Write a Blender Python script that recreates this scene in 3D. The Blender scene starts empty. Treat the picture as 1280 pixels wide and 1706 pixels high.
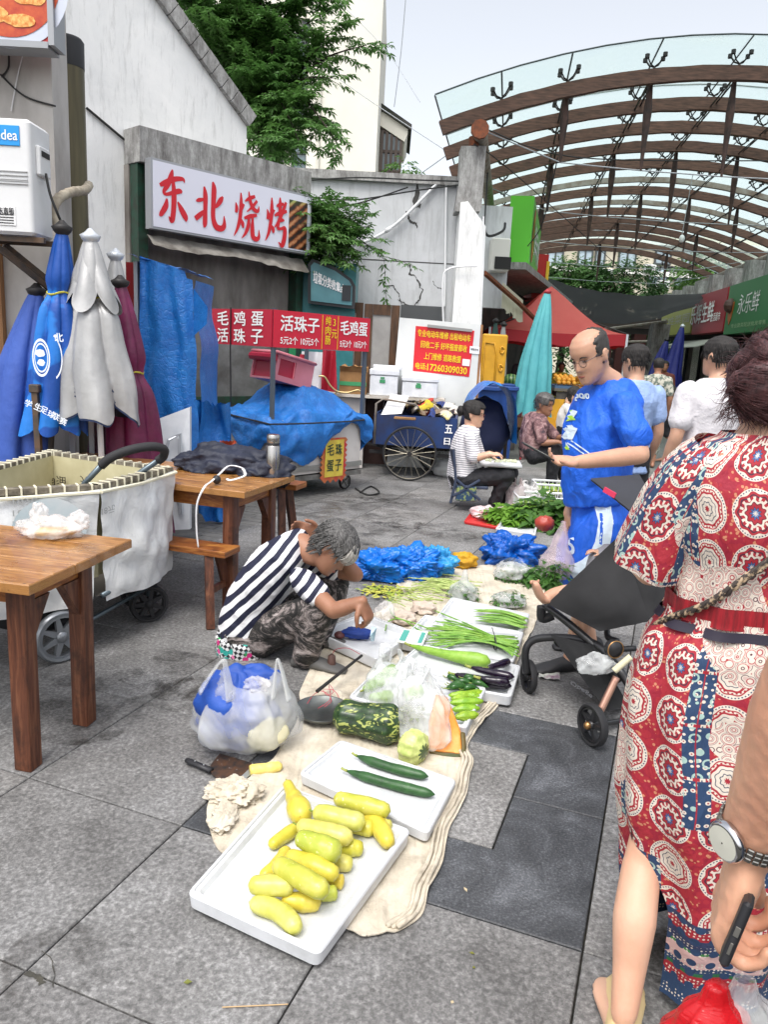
import bpy,bmesh,math,random
from math import sin,cos,pi,radians,sqrt,atan2,exp
from mathutils import Vector as V,Matrix,noise,Quaternion
random.seed(7)
S=bpy.context.scene;COL=S.collection
# -- camera --
F=1260.;HY=580.;ROLL=math.atan(.055);H=1.55;CX,CY=640.,853.
PITCH=math.atan((CY-HY)*cos(ROLL)/F)
cr,sr=cos(ROLL),sin(ROLL);cp,sp=cos(PITCH),sin(PITCH)
cam=bpy.data.objects.new('camera',bpy.data.cameras.new('camera'));COL.objects.link(cam)
_r=V((1,0,0));_u=V((0,sp,cp));_f=V((0,cp,-sp))
_cx=_r*cr+_u*sr;_cy=_u*cr-_r*sr
cam.matrix_world=Matrix(((_cx.x,_cy.x,-_f.x,0),(_cx.y,_cy.y,-_f.y,0),(_cx.z,_cy.z,-_f.z,H),(0,0,0,1)))
cam.data.sensor_fit='VERTICAL';cam.data.sensor_height=36;cam.data.lens=36*F/1706
cam.data.clip_end=500;cam.data.clip_start=.02
S.camera=cam
# -- sky, sun, exposure --
W=bpy.data.worlds.new('World');S.world=W;W.use_nodes=True
_n=W.node_tree.nodes;_l=W.node_tree.links
sky=_n.new('ShaderNodeTexSky');sky.sky_type='NISHITA';sky.sun_disc=False
sky.sun_elevation=radians(62);sky.sun_rotation=radians(200);sky.air_density=1.0;sky.dust_density=4.0;sky.ozone_density=1.0
hs=_n.new('ShaderNodeHueSaturation');hs.inputs['Saturation'].default_value=.28;hs.inputs['Value'].default_value=1.38
_l.new(sky.outputs[0],hs.inputs['Color']);_l.new(hs.outputs[0],_n['Background'].inputs['Color'])
_n['Background'].inputs['Strength'].default_value=.15
sd=bpy.data.lights.new('sun','SUN');sd.energy=1.05;sd.angle=radians(25);sd.color=(1,.965,.92)
sun=bpy.data.objects.new('sun',sd);COL.objects.link(sun)
_sdir=V((sin(radians(200))*cos(radians(62)),cos(radians(200))*cos(radians(62)),sin(radians(62))))
sun.rotation_euler=_sdir.to_track_quat('Z','Y').to_euler();sun.location=(0,0,20)
S.view_settings.view_transform='Standard';S.view_settings.look='None'
S.view_settings.exposure=.52;S.view_settings.gamma=1;S.view_settings.use_curve_mapping=False
S.cycles.max_bounces=8;S.cycles.transparent_max_bounces=24;S.cycles.caustics_reflective=False;S.cycles.caustics_refractive=False
def ray(px,py,cr=cr,sr=sr,cp=cp,sp=sp,F=F):
 u=px-CX;v=CY-py;x=u*cr-v*sr;y=u*sr+v*cr
 return V((x,F*cp+y*sp,y*cp-F*sp))
def G(px,py,z=0.,H=1.55):
 r=ray(px,py);t=(z-H)/r.z;return V((r.x*t,r.y*t,z))
def D(px,py,dep,H=1.55):
 r=ray(px,py);t=dep/r.y;return V((r.x*t,dep,H+r.z*t))
# -- materials --
MATS={}
def rgb(c):
 if isinstance(c,str):
  c=c.lstrip('#');v=[int(c[i:i+2],16)/255 for i in(0,2,4)]
  return tuple((x/12.92 if x<=.04045 else((x+.055)/1.055)**2.4)for x in v)+(1,)
 return tuple(c[:3])+(1,)
class NT:
 def __init__(s,name):
  s.m=bpy.data.materials.new(name);s.m.use_nodes=True;s.t=s.m.node_tree;s.n=s.t.nodes;s.n.clear()
  s.out=s.n.new('ShaderNodeOutputMaterial');s.p=s.n.new('ShaderNodeBsdfPrincipled');s.l(s.p.outputs[0],s.out.inputs[0])
 def l(s,a,b):s.t.links.new(a,b)
 def set(s,sock,v):
  if isinstance(v,bpy.types.NodeSocket):s.l(v,sock)
  elif v is not None:
   if sock.type=='RGBA':v=rgb(v)
   sock.default_value=v
 def co(s,kind='Object',scale=None,rot=None):
  tc=s.n.new('ShaderNodeTexCoord');o=tc.outputs[kind]
  if scale is not None or rot is not None:
   mp=s.n.new('ShaderNodeMapping');s.l(o,mp.inputs[0])
   if scale is not None:mp.inputs['Scale'].default_value=scale if hasattr(scale,'__len__')else(scale,)*3
   if rot is not None:mp.inputs['Rotation'].default_value=rot
   o=mp.outputs[0]
  return o
 def noise(s,vec,scale,detail=4,rough=.6,dist=0):
  k=s.n.new('ShaderNodeTexNoise');s.l(vec,k.inputs['Vector']);k.inputs['Scale'].default_value=scale
  k.inputs['Detail'].default_value=detail;k.inputs['Roughness'].default_value=rough;k.inputs['Distortion'].default_value=dist
  return k.outputs[0]
 def vor(s,vec,scale,feature='F1',out=0,rnd=1):
  k=s.n.new('ShaderNodeTexVoronoi');k.feature=feature;s.l(vec,k.inputs['Vector']);k.inputs['Scale'].default_value=scale
  k.inputs['Randomness'].default_value=rnd
  return k.outputs[out]
 def ramp(s,f,stops,const=False):
  r=s.n.new('ShaderNodeValToRGB');s.l(f,r.inputs[0]);e=r.color_ramp.elements
  if const:r.color_ramp.interpolation='CONSTANT'
  while len(e)<len(stops):e.new(.5)
  for i,(p,c)in enumerate(stops):
   e[i].position=p;e[i].color=rgb((c,)*3 if isinstance(c,(int,float))else c)
  return r.outputs[0]
 def mix(s,f,a,b,mode='MIX'):
  k=s.n.new('ShaderNodeMix');k.data_type='RGBA';k.blend_type=mode
  s.set(k.inputs[0],f);s.set(k.inputs[6],a);s.set(k.inputs[7],b);return k.outputs[2]
 def math(s,op,a,b=None,c=None):
  k=s.n.new('ShaderNodeMath');k.operation=op
  s.set(k.inputs[0],a)
  if b is not None:s.set(k.inputs[1],b)
  if c is not None:s.set(k.inputs[2],c)
  return k.outputs[0]
 def xyz(s,vec):
  k=s.n.new('ShaderNodeSeparateXYZ');s.l(vec,k.inputs[0]);return k.outputs[0],k.outputs[1],k.outputs[2]
 def bump(s,h,strength=.3,dist=.01,prev=None):
  b=s.n.new('ShaderNodeBump');b.inputs['Strength'].default_value=strength;b.inputs['Distance'].default_value=dist
  s.l(h,b.inputs['Height'])
  if prev is not None:s.l(prev,b.inputs['Normal'])
  s.l(b.outputs[0],s.p.inputs['Normal']);return b.outputs[0]
 def rnd(s):
  return s.n.new('ShaderNodeObjectInfo').outputs['Random']
 def P(s,**k):
  for a,v in k.items():s.set(s.p.inputs[a.replace('_',' ')],v)
def M(name,c,rough=.6,metal=0,c2=None,ns=8,nd=5,lo=.35,hi=.65,bs=0,bd=.004,bscale=None,spec=.5,coat=0,stretch=None,rnd=0,sss=0,trans=0,spots=None):
 """generic procedural material, cached by name"""
 if name in MATS:return MATS[name]
 t=NT(name);v=t.co('Object',stretch);col=rgb(c)
 if c2 is not None:
  f=t.ramp(t.noise(v,ns,nd),[(lo,0.),(hi,1.)]);col=t.mix(f,c,c2)
 if spots is not None:
  f=t.ramp(t.noise(v,spots[1],3),[(spots[2],0.),(spots[2]+.04,1.)]);col=t.mix(f,col,spots[0])
 if rnd:
  f=t.math('MULTIPLY_ADD',t.rnd(),rnd*2,1-rnd);k=t.n.new('ShaderNodeVectorMath');k.operation='SCALE'
  t.set(k.inputs[0],col if not isinstance(col,tuple)else col[:3]);t.l(f,k.inputs['Scale']);col=k.outputs[0]
 t.set(t.p.inputs['Base Color'],col)
 t.P(Roughness=rough,Metallic=metal,Coat_Weight=coat);t.p.inputs['Specular IOR Level'].default_value=spec
 if sss:t.P(Subsurface_Weight=sss);t.p.inputs['Subsurface Radius'].default_value=(.02,.008,.004)
 if bs:t.bump(t.noise(v,bscale or ns*3,6,.65),bs,bd)
 if trans:
  tr=t.n.new('ShaderNodeBsdfTranslucent');t.set(tr.inputs[0],col);mx=t.n.new('ShaderNodeMixShader');mx.inputs[0].default_value=trans
  t.l(t.p.outputs[0],mx.inputs[1]);t.l(tr.outputs[0],mx.inputs[2]);t.l(mx.outputs[0],t.out.inputs[0])
 MATS[name]=t.m;return t.m
def clear(name,tint,alpha,rough=.15,bs=.5,ns=20,milky='#ffffff',spec=.5,var=.15):
 """thin see-through sheet: part transparent, part principled"""
 if name in MATS:return MATS[name]
 t=NT(name);v=t.co('Object');t.P(Base_Color=milky,Roughness=rough)
 t.p.inputs['Specular IOR Level'].default_value=spec
 nz=t.noise(v,ns,5,.6,.8)
 if bs:t.bump(nz,bs,.01)
 tr=t.n.new('ShaderNodeBsdfTransparent');tr.inputs[0].default_value=rgb(tint)
 mx=t.n.new('ShaderNodeMixShader')
 f=t.math('MULTIPLY_ADD',t.ramp(t.noise(v,ns*.35,4,.6,.5),[(.35,0.),(.7,1.)]),var*2,(1-alpha)-var)
 t.l(t.math('MAXIMUM',f,0.02),mx.inputs[0]);t.l(tr.outputs[0],mx.inputs[1]);t.l(t.p.outputs[0],mx.inputs[2]);t.l(mx.outputs[0],t.out.inputs[0])
 MATS[name]=t.m;return t.m
# -- mesh builder --
class MB:
 def __init__(s):s.v=[];s.f=[];s.uv={};s.mi=[];s.cm=0
 def add(s,vs,fs,uvs=None):
  o=len(s.v);s.v+=[tuple(p)for p in vs]
  for i,f in enumerate(fs):
   s.f.append(tuple(o+j for j in f));s.mi.append(s.cm)
   if uvs is not None:s.uv[len(s.f)-1]=[uvs[j]for j in f]
  return s
 def box(s,c,size,rz=0,R=None,ax=None):
  c=V(c);h=[x/2 for x in size]
  if ax is not None:X,Y,Z=ax
  else:
   R=R or Matrix.Rotation(rz,3,'Z');X,Y,Z=R@V((1,0,0)),R@V((0,1,0)),R@V((0,0,1))
  vs=[c+X*h[0]*a+Y*h[1]*b+Z*h[2]*d for a in(-1,1)for b in(-1,1)for d in(-1,1)]
  return s.add(vs,[(0,1,3,2),(4,6,7,5),(0,4,5,1),(2,3,7,6),(0,2,6,4),(1,5,7,3)])
 def bevbox(s,c,size,b=.006,rz=0,ax=None,rnd=3):
  """box with rounded vertical edges and a chamfered top/bottom"""
  c=V(c)
  if ax is not None:X,Y,Z=ax
  else:R=Matrix.Rotation(rz,3,'Z');X,Y,Z=R@V((1,0,0)),R@V((0,1,0)),V((0,0,1))
  hx,hy,hz=[x/2 for x in size];b=min(b,hx*.9,hy*.9,hz*.9)
  def ring(z,ins):
   o=[]
   for q,(sx,sy)in enumerate(((1,1),(-1,1),(-1,-1),(1,-1))):
    for k in range(rnd+1):
     a=q*pi/2+k/rnd*pi/2;r=b
     o.append(c+X*(sx*(hx-b)+cos(a)*(r-ins))+Y*(sy*(hy-b)+sin(a)*(r-ins))+Z*z)
   return o
  return s.rings([ring(-hz,b*.7),ring(-hz+b*.7,0),ring(hz-b*.7,0),ring(hz,b*.7)],caps=True)
 def rings(s,R,caps=False,closed=True,uv=None,loop=False):
  n=len(R[0]);vs=[p for r in R for p in r];fs=[]
  m=n if closed else n-1;L=len(R)
  for i in range(L if loop else L-1):
   for j in range(m):
    a=i*n+j;b=i*n+(j+1)%n;i2=(i+1)%L;fs.append((a,b,i2*n+(j+1)%n,i2*n+j))
  if uv is not None:
   o=len(s.v);s.v+=[tuple(p)for p in vs];k=0
   for i in range(L-1):
    for j in range(m):
     f=fs[k];k+=1;s.f.append(tuple(o+q for q in f));s.mi.append(s.cm)
     s.uv[len(s.f)-1]=[uv(i,j),uv(i,j+1),uv(i+1,j+1),uv(i+1,j)]
   if caps:s.f.append(tuple(o+q for q in reversed(range(n))));s.f.append(tuple(o+(L-1)*n+q for q in range(n)));s.mi+=[s.cm]*2
   return s
  if caps:fs.append(tuple(reversed(range(n))));fs.append(tuple((L-1)*n+j for j in range(n)))
  return s.add(vs,fs)
 def tube(s,pts,r,seg=8,caps=True,flat=1.,up=None):
  pts=[V(p)for p in pts];n=len(pts)
  rr=r if hasattr(r,'__len__')else[r]*n
  R=[];t0=(pts[1]-pts[0]).normalized()
  u=up or(V((0,0,1))if abs(t0.z)<.9 else V((1,0,0)))
  u=V(u);a=(u-t0*u.dot(t0)).normalized()
  for i,p in enumerate(pts):
   t=(pts[min(i+1,n-1)]-pts[max(i-1,0)])
   t=t.normalized()if t.length>1e-9 else t0
   a=(a-t*a.dot(t));a=a.normalized()if a.length>1e-6 else t.orthogonal().normalized()
   b=t.cross(a);q=rr[i]
   R.append([p+a*(q*flat*cos(2*pi*k/seg))+b*(q*sin(2*pi*k/seg))for k in range(seg)])
  return s.rings(R,caps=caps)
 def bar(s,a,b,w,h=None,up=(0,0,1)):
  """square bar from a to b, w across, h along up"""
  a,b=V(a),V(b);h=h or w;Z=(b-a);L=Z.length;Z.normalize();u=V(up)
  if abs(u.dot(Z))>.99:u=V((0,1,0))
  Y=(u-Z*u.dot(Z)).normalized();X=Y.cross(Z)
  return s.box((a+b)/2,(w,h,L),ax=(X,Y,Z))
 def lathe(s,prof,c=(0,0,0),seg=24,R=None,caps=False):
  c=V(c);R=R or Matrix.Identity(3)
  return s.rings([[c+R@V((r*cos(2*pi*k/seg),r*sin(2*pi*k/seg),z))for k in range(seg)]for r,z in prof],caps=caps)
 def ell(s,c,r,R=None,su=16,sv=10,fn=None):
  c=V(c);R=R or Matrix.Identity(3);rg=[]
  for i in range(sv+1):
   ph=-pi/2+pi*i/sv;ph=max(-pi/2+.02,min(pi/2-.02,ph));ring=[]
   for j in range(su):
    th=2*pi*j/su;d=V((cos(ph)*cos(th),cos(ph)*sin(th),sin(ph)))
    k=fn(d)if fn else 1
    ring.append(c+R@V((d.x*r[0]*k,d.y*r[1]*k,d.z*r[2]*k)))
   rg.append(ring)
  return s.rings(rg,caps=True)
 def grid(s,fn,nu,nv,uv=True,thick=0,wrap=False):
  P=[[V(fn(i/nu,j/nv))for i in range(nu+1)]for j in range(nv+1)]
  vs=[p for r in P for p in r];fs=[];uvs=[(i/nu,j/nv)for j in range(nv+1)for i in range(nu+1)]
  for j in range(nv):
   for i in range(nu):
    a=j*(nu+1)+i;fs.append((a,a+1,a+nu+2,a+nu+1))
  return s.add(vs,fs,uvs if uv else None)
 def quad(s,a,b,c,d):return s.add([a,b,c,d],[(0,1,2,3)],[(0,0),(1,0),(1,1),(0,1)])
 def prism(s,poly,ext):
  """polygon (list of 3d points) extruded by vector ext"""
  n=len(poly);e=V(ext);vs=[V(p)for p in poly]+[V(p)+e for p in poly]
  return s.add(vs,[tuple(range(n))[::-1],tuple(range(n,2*n))]+[(i,(i+1)%n,n+(i+1)%n,n+i)for i in range(n)])
 def join(s,o):return s.add(o.v,o.f)
 def warp(s,fn):s.v=[tuple(fn(V(p)))for p in s.v];return s
 def mesh(s,name,org=V((0,0,0)),smooth=False):
  me=bpy.data.meshes.new(name);me.from_pydata([(p[0]-org[0],p[1]-org[1],p[2]-org[2])for p in s.v],[],s.f)
  if s.uv:
   ul=me.uv_layers.new(name='UVMap');k=0
   for i,f in enumerate(s.f):
    u=s.uv.get(i)
    for q in range(len(f)):
     if u:ul.data[k].uv=u[q]
     k+=1
  if any(s.mi):me.polygons.foreach_set('material_index',s.mi)
  me.update()
  if smooth:me.polygons.foreach_set('use_smooth',[True]*len(me.polygons))
  return me
def fixn(me):
 b=bmesh.new();b.from_mesh(me);bmesh.ops.recalc_face_normals(b,faces=b.faces);b.to_mesh(me);b.free()
def org(o):
 return V(o['_org'])if o is not None and '_org' in o else V((0,0,0))
def props(o,label=None,cat=None,group=None,kind=None):
 if label:o['label']=label
 if cat:o['category']=cat
 if group:o['group']=group
 if kind:o['kind']=kind
 return o
def thing(name,label,cat,loc=(0,0,0),group=None):
 o=bpy.data.objects.new(name,None);o.empty_display_size=.1;COL.objects.link(o);o.location=loc;o['_org']=list(loc)
 return props(o,label,cat,group)
def part(name,mb,mat,parent=None,smooth=False,label=None,kind=None,angle=None,loc=None):
 g=V(loc)if loc is not None else org(parent);me=mb.mesh(name,g,smooth or angle is not None)if isinstance(mb,MB)else mb
 if isinstance(mb,MB):fixn(me)
 if angle is not None:me.set_sharp_from_angle(angle=radians(angle))
 for m in(mat if isinstance(mat,(list,tuple))else[mat]):me.materials.append(m)
 o=bpy.data.objects.new(name,me);COL.objects.link(o);o['_org']=list(g)
 if parent is not None:o.parent=parent
 elif loc is not None:o.location=loc
 return props(o,label,None,None,kind)
def solo(name,mb,mat,label,cat,group=None,loc=None,**k):
 """a thing that is one mesh"""
 if loc is None and isinstance(mb,MB):
  n=len(mb.v);loc=(sum(p[0]for p in mb.v)/n,sum(p[1]for p in mb.v)/n,min(p[2]for p in mb.v))
 o=part(name,mb,mat,None,loc=loc,**k);return props(o,label,cat,group)
def struct(name,mb,mat,parent=None,**k):
 o=part(name,mb,mat,parent,**k)
 if parent is None:o['kind']='structure'
 return o
def dup(root,loc=None,rz=None,label=None,scale=None):
 def cpy(o,par):
  c=o.copy();COL.objects.link(c)
  if par is not None:c.parent=par
  for ch in list(o.children):cpy(ch,c)
  return c
 r=cpy(root,None)
 if loc is not None:r.location=loc;r['_org']=list(loc)
 if rz is not None:r.rotation_euler=(0,0,rz)
 if scale is not None:r.scale=(scale,)*3
 if label:r['label']=label
 return r
def frame(fwd,up=(0,0,1)):
 """matrix with Y = forward, Z ~ up"""
 Y=V(fwd).normalized();X=Y.cross(V(up));X=X.normalized()if X.length>1e-6 else V((1,0,0));Z=X.cross(Y)
 return Matrix(((X.x,Y.x,Z.x),(X.y,Y.y,Z.y),(X.z,Y.z,Z.z)))
def N(p,s=1.,seed=0.):
 return noise.noise(V(p)*s+V((seed*7.31,seed*3.17,seed*1.73)))
def remesh(mb,vox,smooth=2,fn=None,fac=.5):
 me=mb.mesh('tmp');fixn(me);o=bpy.data.objects.new('tmp',me);COL.objects.link(o)
 m=o.modifiers.new('r','REMESH');m.mode='VOXEL';m.voxel_size=vox;m.use_smooth_shade=True
 if smooth:k=o.modifiers.new('s','SMOOTH');k.iterations=smooth;k.factor=fac
 dg=bpy.context.evaluated_depsgraph_get();e=bpy.data.meshes.new_from_object(o.evaluated_get(dg))
 bpy.data.objects.remove(o);r=MB();r.v=[tuple(v.co)for v in e.vertices];r.f=[tuple(p.vertices)for p in e.polygons];r.mi=[0]*len(r.f)
 bpy.data.meshes.remove(e);bpy.data.meshes.remove(me)
 if fn:
  me=r.mesh('t2');nr=[V(v.normal)for v in me.vertices]
  r.v=[tuple(fn(V(p),n))for p,n in zip(r.v,nr)];bpy.data.meshes.remove(me)
 return r
# -- lettering --
_TC={}
def glyphs(s,bold=0.,lead=1.,shear=0.,sp=1.):
 k=(s,bold,lead,shear,sp)
 if k in _TC:return _TC[k]
 c=bpy.data.curves.new('t','FONT');c.body=s;c.size=1;c.offset=bold;c.space_line=lead;c.shear=shear;c.align_x='LEFT';c.resolution_u=3;c.space_character=sp
 o=bpy.data.objects.new('t',c);COL.objects.link(o);dg=bpy.context.evaluated_depsgraph_get()
 me=bpy.data.meshes.new_from_object(o.evaluated_get(dg));v=[tuple(p.co)for p in me.vertices];f=[tuple(p.vertices)for p in me.polygons]
 bpy.data.objects.remove(o);bpy.data.curves.remove(c);bpy.data.meshes.remove(me)
 _TC[k]=(v,f);return v,f
def text(mb,s,o,X,Y,w,h,n,bold=.015,lift=.004,lead=1.,shear=0.,mirror=False,sp=1.):
 """fit string s in the rectangle at o spanned by unit X * w, unit Y * h, lifted along n"""
 v,f=glyphs(s,0.,lead,shear,sp);o,X,Y,n=V(o),V(X),V(Y),V(n)
 if not v:return mb
 x0,x1=min(p[0]for p in v),max(p[0]for p in v);y0,y1=min(p[1]for p in v),max(p[1]for p in v)
 def q(p):
  a=(p[0]-x0)/(x1-x0);b=(p[1]-y0)/(y1-y0)
  if mirror:a=1-a
  return o+X*(a*w)+Y*(b*h)+n*lift
 Q=[q(p)for p in v];t_=bold*.75*h
 offs=((-1,-1),(1,1),(-1,1),(1,-1),(0,0))if bold>0 else((0,0),)
 for k,(a,b)in enumerate(offs):mb.add([p+X*(a*t_*.9)+Y*(b*t_*.6)+n*.00012*k for p in Q],f)
 return mb
def catmull(pts,n=6):
 pts=[V(p)for p in pts];o=[];L=len(pts)
 for i in range(L-1):
  p0,p1,p2,p3=pts[max(i-1,0)],pts[i],pts[i+1],pts[min(i+2,L-1)]
  for k in range(n):
   t=k/n;o.append(.5*((2*p1)+(p2-p0)*t+(2*p0-5*p1+4*p2-p3)*t*t+(3*p1-p0-3*p2+p3)*t**3))
 o.append(pts[-1]);return o
def lerp(tab,x):
 if x<=tab[0][0]:return tab[0][1:]if len(tab[0])>2 else tab[0][1]
 for a,b in zip(tab,tab[1:]):
  if x<=b[0]:
   t=(x-a[0])/(b[0]-a[0]);t=t*t*(3-2*t)
   r=tuple(p+(q-p)*t for p,q in zip(a[1:],b[1:]));return r if len(r)>1 else r[0]
 return tab[-1][1:]if len(tab[-1])>2 else tab[-1][1]
def sheet(mb,fn,nu,nv,th=.003):
 """cloth: two-sided grid with thickness"""
 P=[[V(fn(i/nu,j/nv))for i in range(nu+1)]for j in range(nv+1)]
 return mb.grid(fn,nu,nv)
def leafy(mb,c,d,L,w,n,droop=.3):
 """one folded leaf: 4 triangles"""
 c,d,n=V(c),V(d).normalized(),V(n);s=d.cross(n);s=s.normalized()if s.length>1e-6 else d.orthogonal().normalized()
 m=c+d*L*.45-n*0.0;t=c+d*L-V((0,0,1))*L*droop
 up=n*w*.25
 return mb.add([c,m+s*w+up,t,m-s*w+up,m-n*0],[(0,1,4),(1,2,4),(2,3,4),(3,0,4)])
# -- survey helpers --
def PL(px,py,P0,n):
 r=ray(px,py);o=V((0,0,H));n=V(n);t=(V(P0)-o).dot(n)/r.dot(n);return o+r*t
def vline(px,py,base):
 """height of the picture row py above the ground point base"""
 return D(px,py,base[1]).z
ZU=V((0,0,1))
# -- ground and paving --
E1=V((cos(radians(20.2)),-sin(radians(20.2)),0));E2=V((sin(radians(20.2)),cos(radians(20.2)),0))
def UV2(u,v,z=0):return E1*u+E2*v+ZU*z
t=NT('granite');v=t.co('Object')
sp1=t.ramp(t.vor(v,125,out=1),[(.1,.135),(.5,.215),(.85,.35)])
sp2=t.ramp(t.noise(v,60,5,.75),[(.32,.06),(.5,.205),(.68,.52)])
c=t.mix(.6,sp1,sp2)
st=t.ramp(t.noise(t.co('Object'),2.2,6,.65,.6),[(.3,(.55,.54,.53)),(.5,(.9,.89,.88)),(.7,(1.15,1.15,1.15))])
c=t.mix(1.,c,st,'MULTIPLY')
st2=t.ramp(t.noise(t.co('Object'),9,5,.7),[(.32,.62),(.48,1.)])
c=t.mix(.55,c,st2,'MULTIPLY')
c=t.mix(1.,c,t.ramp(t.rnd(),[(0,(.80,.79,.78)),(.5,(.93,.925,.915)),(1,(1.08,1.06,1.03))]),'MULTIPLY')
t.set(t.p.inputs['Base Color'],c);t.P(Roughness=t.ramp(t.noise(v,14,4),[(.3,.55),(.7,.8)]));t.bump(t.noise(v,160,4,.7),.5,.003);GRAN=t.m
t=NT('dark_stone');v=t.co('Object')
c=t.ramp(t.noise(v,130,4,.7),[(.3,(.024,.025,.028)),(.55,(.060,.063,.068)),(.8,(.17,.172,.178))])
c=t.mix(1.,c,t.ramp(t.noise(v,4,6,.7,.8),[(.3,.6),(.5,1.2),(.7,2.6)]),'MULTIPLY')
t.set(t.p.inputs['Base Color'],c);t.P(Roughness=.5);t.bump(t.noise(v,120,4,.7),.4,.003);DARKST=t.m
JOINT=M('joint_grit',(.028,.028,.027),.95,c2=(.07,.065,.05),ns=20,bs=.6)
g=MB();g.quad((-90,-4,-.03),(90,-4,-.03),(90,230,-.03),(-90,230,-.03))
ground=struct('ground',g,JOINT)
road=MB();rp=[(-4,11.6),(3.4,9.3),(60,-6),(60,120),(-60,120),(-60,11.8)]
t=NT('lane_concrete');v=t.co('Object')
c=t.ramp(t.noise(v,1.3,7,.7,.4),[(.25,(.085,.095,.09)),(.5,(.145,.155,.145)),(.75,(.20,.205,.19))])
t.set(t.p.inputs['Base Color'],c);t.P(Roughness=.55);t.bump(t.noise(v,60,4),.3,.004)
road.add([V((x,y,-.012))for x,y in rp],[tuple(range(6))]);struct('road',road,t.m)
pav=thing('pavement',None,None,(0,0,0));pav['kind']='structure'
T=.64;U0=-.04;V0=1.20
def slab(poly,mat,z=0.,lab=None,dz=0):
 """poly in u,v; a slab with chipped chamfer edge"""
 c=sum((V(p)for p in poly),V((0,0)))/len(poly);R=[]
 for ins,zz in((0.0,-.028),(0.0,-.0035),(.0028,0.)):
  ring=[]
  for p in poly:
   d=V(p)-c;q=V((p[0]-math.copysign(.0028+ins,d.x),p[1]-math.copysign(.0028+ins,d.y)));ring.append(UV2(q.x,q.y,zz+z))
  R.append(ring)
 m=MB();m.rings(R);m.add(R[-1],[tuple(range(len(poly)))])
 C=UV2(c.x,c.y,0);o=part('paving_slab',MBshift(m,C),mat,pav);o.location=C;return o
def MBshift(m,C):m.v=[(p[0]-C[0],p[1]-C[1],p[2]-C[2])for p in m.v];return m
def sq(u0,u1,v0,v1):return[(u0,v0),(u1,v0),(u1,v1),(u0,v1)]
a,b,c_,d_=U0-2*T,U0-T,U0,V0+T;um,vm=U0-T,V0+2*T;h2=T/2
slab(sq(um-h2,um+h2,vm-h2,vm+h2),GRAN)
for sx in(-1,1):
 for sy in(-1,1):
  L=[(um,vm+sy*h2),(um+sx*h2,vm+sy*h2),(um+sx*h2,vm),(um+sx*T,vm),(um+sx*T,vm+sy*T),(um,vm+sy*T)]
  R=[]
  for ins,zz in((0,-.028),(0,-.0035),(.0028,0)):
   ring=[]
   off=[(0,1),(-1,1),(-1,1),(-1,1),(-1,-1),(1,-1)]
   off=[(1,1),(1,1),(1,1),(-1,1),(-1,-1),(1,-1)]
   for(p,q),(ou,ov)in zip(L,off):e=.0028+ins;ring.append(UV2(p+ou*sx*e,q+ov*sy*e,zz))
   R.append(ring)
  m=MB();m.rings(R);m.add(R[-1],[(0,1,2,3,4,5)]);C=UV2(um+sx*h2,vm+sy*h2);o=part('paving_slab',MBshift(m,C),DARKST,pav,label='dark grey slab of the inset square');o.location=C
base=MB();R=[]
for ins,zz in((0,-.028),(0,-.0035),(.0028,0)):
 e=.0028+ins;R.append([V((x*(T/2-e),y*(T/2-e),zz))for x,y in((-1,-1),(1,-1),(1,1),(-1,1))])
base.rings(R);base.add(R[-1],[(0,1,2,3)])
base.v=[tuple(E1*p[0]+E2*p[1]+ZU*p[2])for p in base.v]
sme=base.mesh('paving_slab');fixn(sme);sme.materials.append(GRAN)
ns=0;far=MB();bricks=[]
for j in range(-3,24):
 for i in range(-14,9):
  if i in(-2,-1)and j in(1,2):continue
  u,w=U0+(i+.5)*T,V0+(j+.5)*T;C=UV2(u,w)
  if C.y<.2 or C.y>12.2 or abs(C.x)>C.y*.62+.9:continue
  if i<=-6 and j>=4 and j<=9:bricks.append((u,w));continue
  if C.y>11.3+.0*C.x or(C.x>2.3 and C.y>9.8-.25*(C.x-2.3)):continue
  o=bpy.data.objects.new('paving_slab',sme);COL.objects.link(o);o.parent=pav;o.location=C;o.location.z=random.uniform(-.0012,.0008);ns+=1
bm_=MB()
for u,w in bricks:
 for k in range(6):
  for q in range(3):
   off=.1 if k%2 else 0
   C=UV2(u-T/2+(q+.5)*T/3+off*.5,w-T/2+(k+.5)*T/6,-.012+random.uniform(-.001,.001));bm_.box(C,(T/3-.007,T/6-.007,.02),rz=radians(-20.2))
o=part('paving_brick',bm_,M('dark_brick',(.10,.10,.098),.7,c2=(.17,.165,.155),ns=9,bs=.4,bscale=90),pav,kind='stuff')
st=MB()
def blotch(c,r,z=.0016,n=26,seed=0,asp=1.,rz=0):
 m=[]
 for k in range(n):
  a=2*pi*k/n;q=r*(1+.55*N((cos(a)*1.3,sin(a)*1.3,seed),1.2)+.2*N((cos(a)*4,sin(a)*4,seed),1.));x,y=q*cos(a),q*sin(a)*asp
  m.append(V((c[0]+x*cos(rz)-y*sin(rz),c[1]+x*sin(rz)+y*cos(rz),z)))
 return m
t=NT('damp_patch');t.P(Base_Color=(.035,.032,.028),Roughness=.25)
tr=t.n.new('ShaderNodeBsdfTransparent');mx=t.n.new('ShaderNodeMixShader');f=t.ramp(t.noise(t.co('Object'),5,6,.75,.8),[(.45,0.),(.68,.5)])
t.l(f,mx.inputs[0]);t.l(tr.outputs[0],mx.inputs[1]);t.l(t.p.outputs[0],mx.inputs[2]);t.l(mx.outputs[0],t.out.inputs[0])
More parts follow.
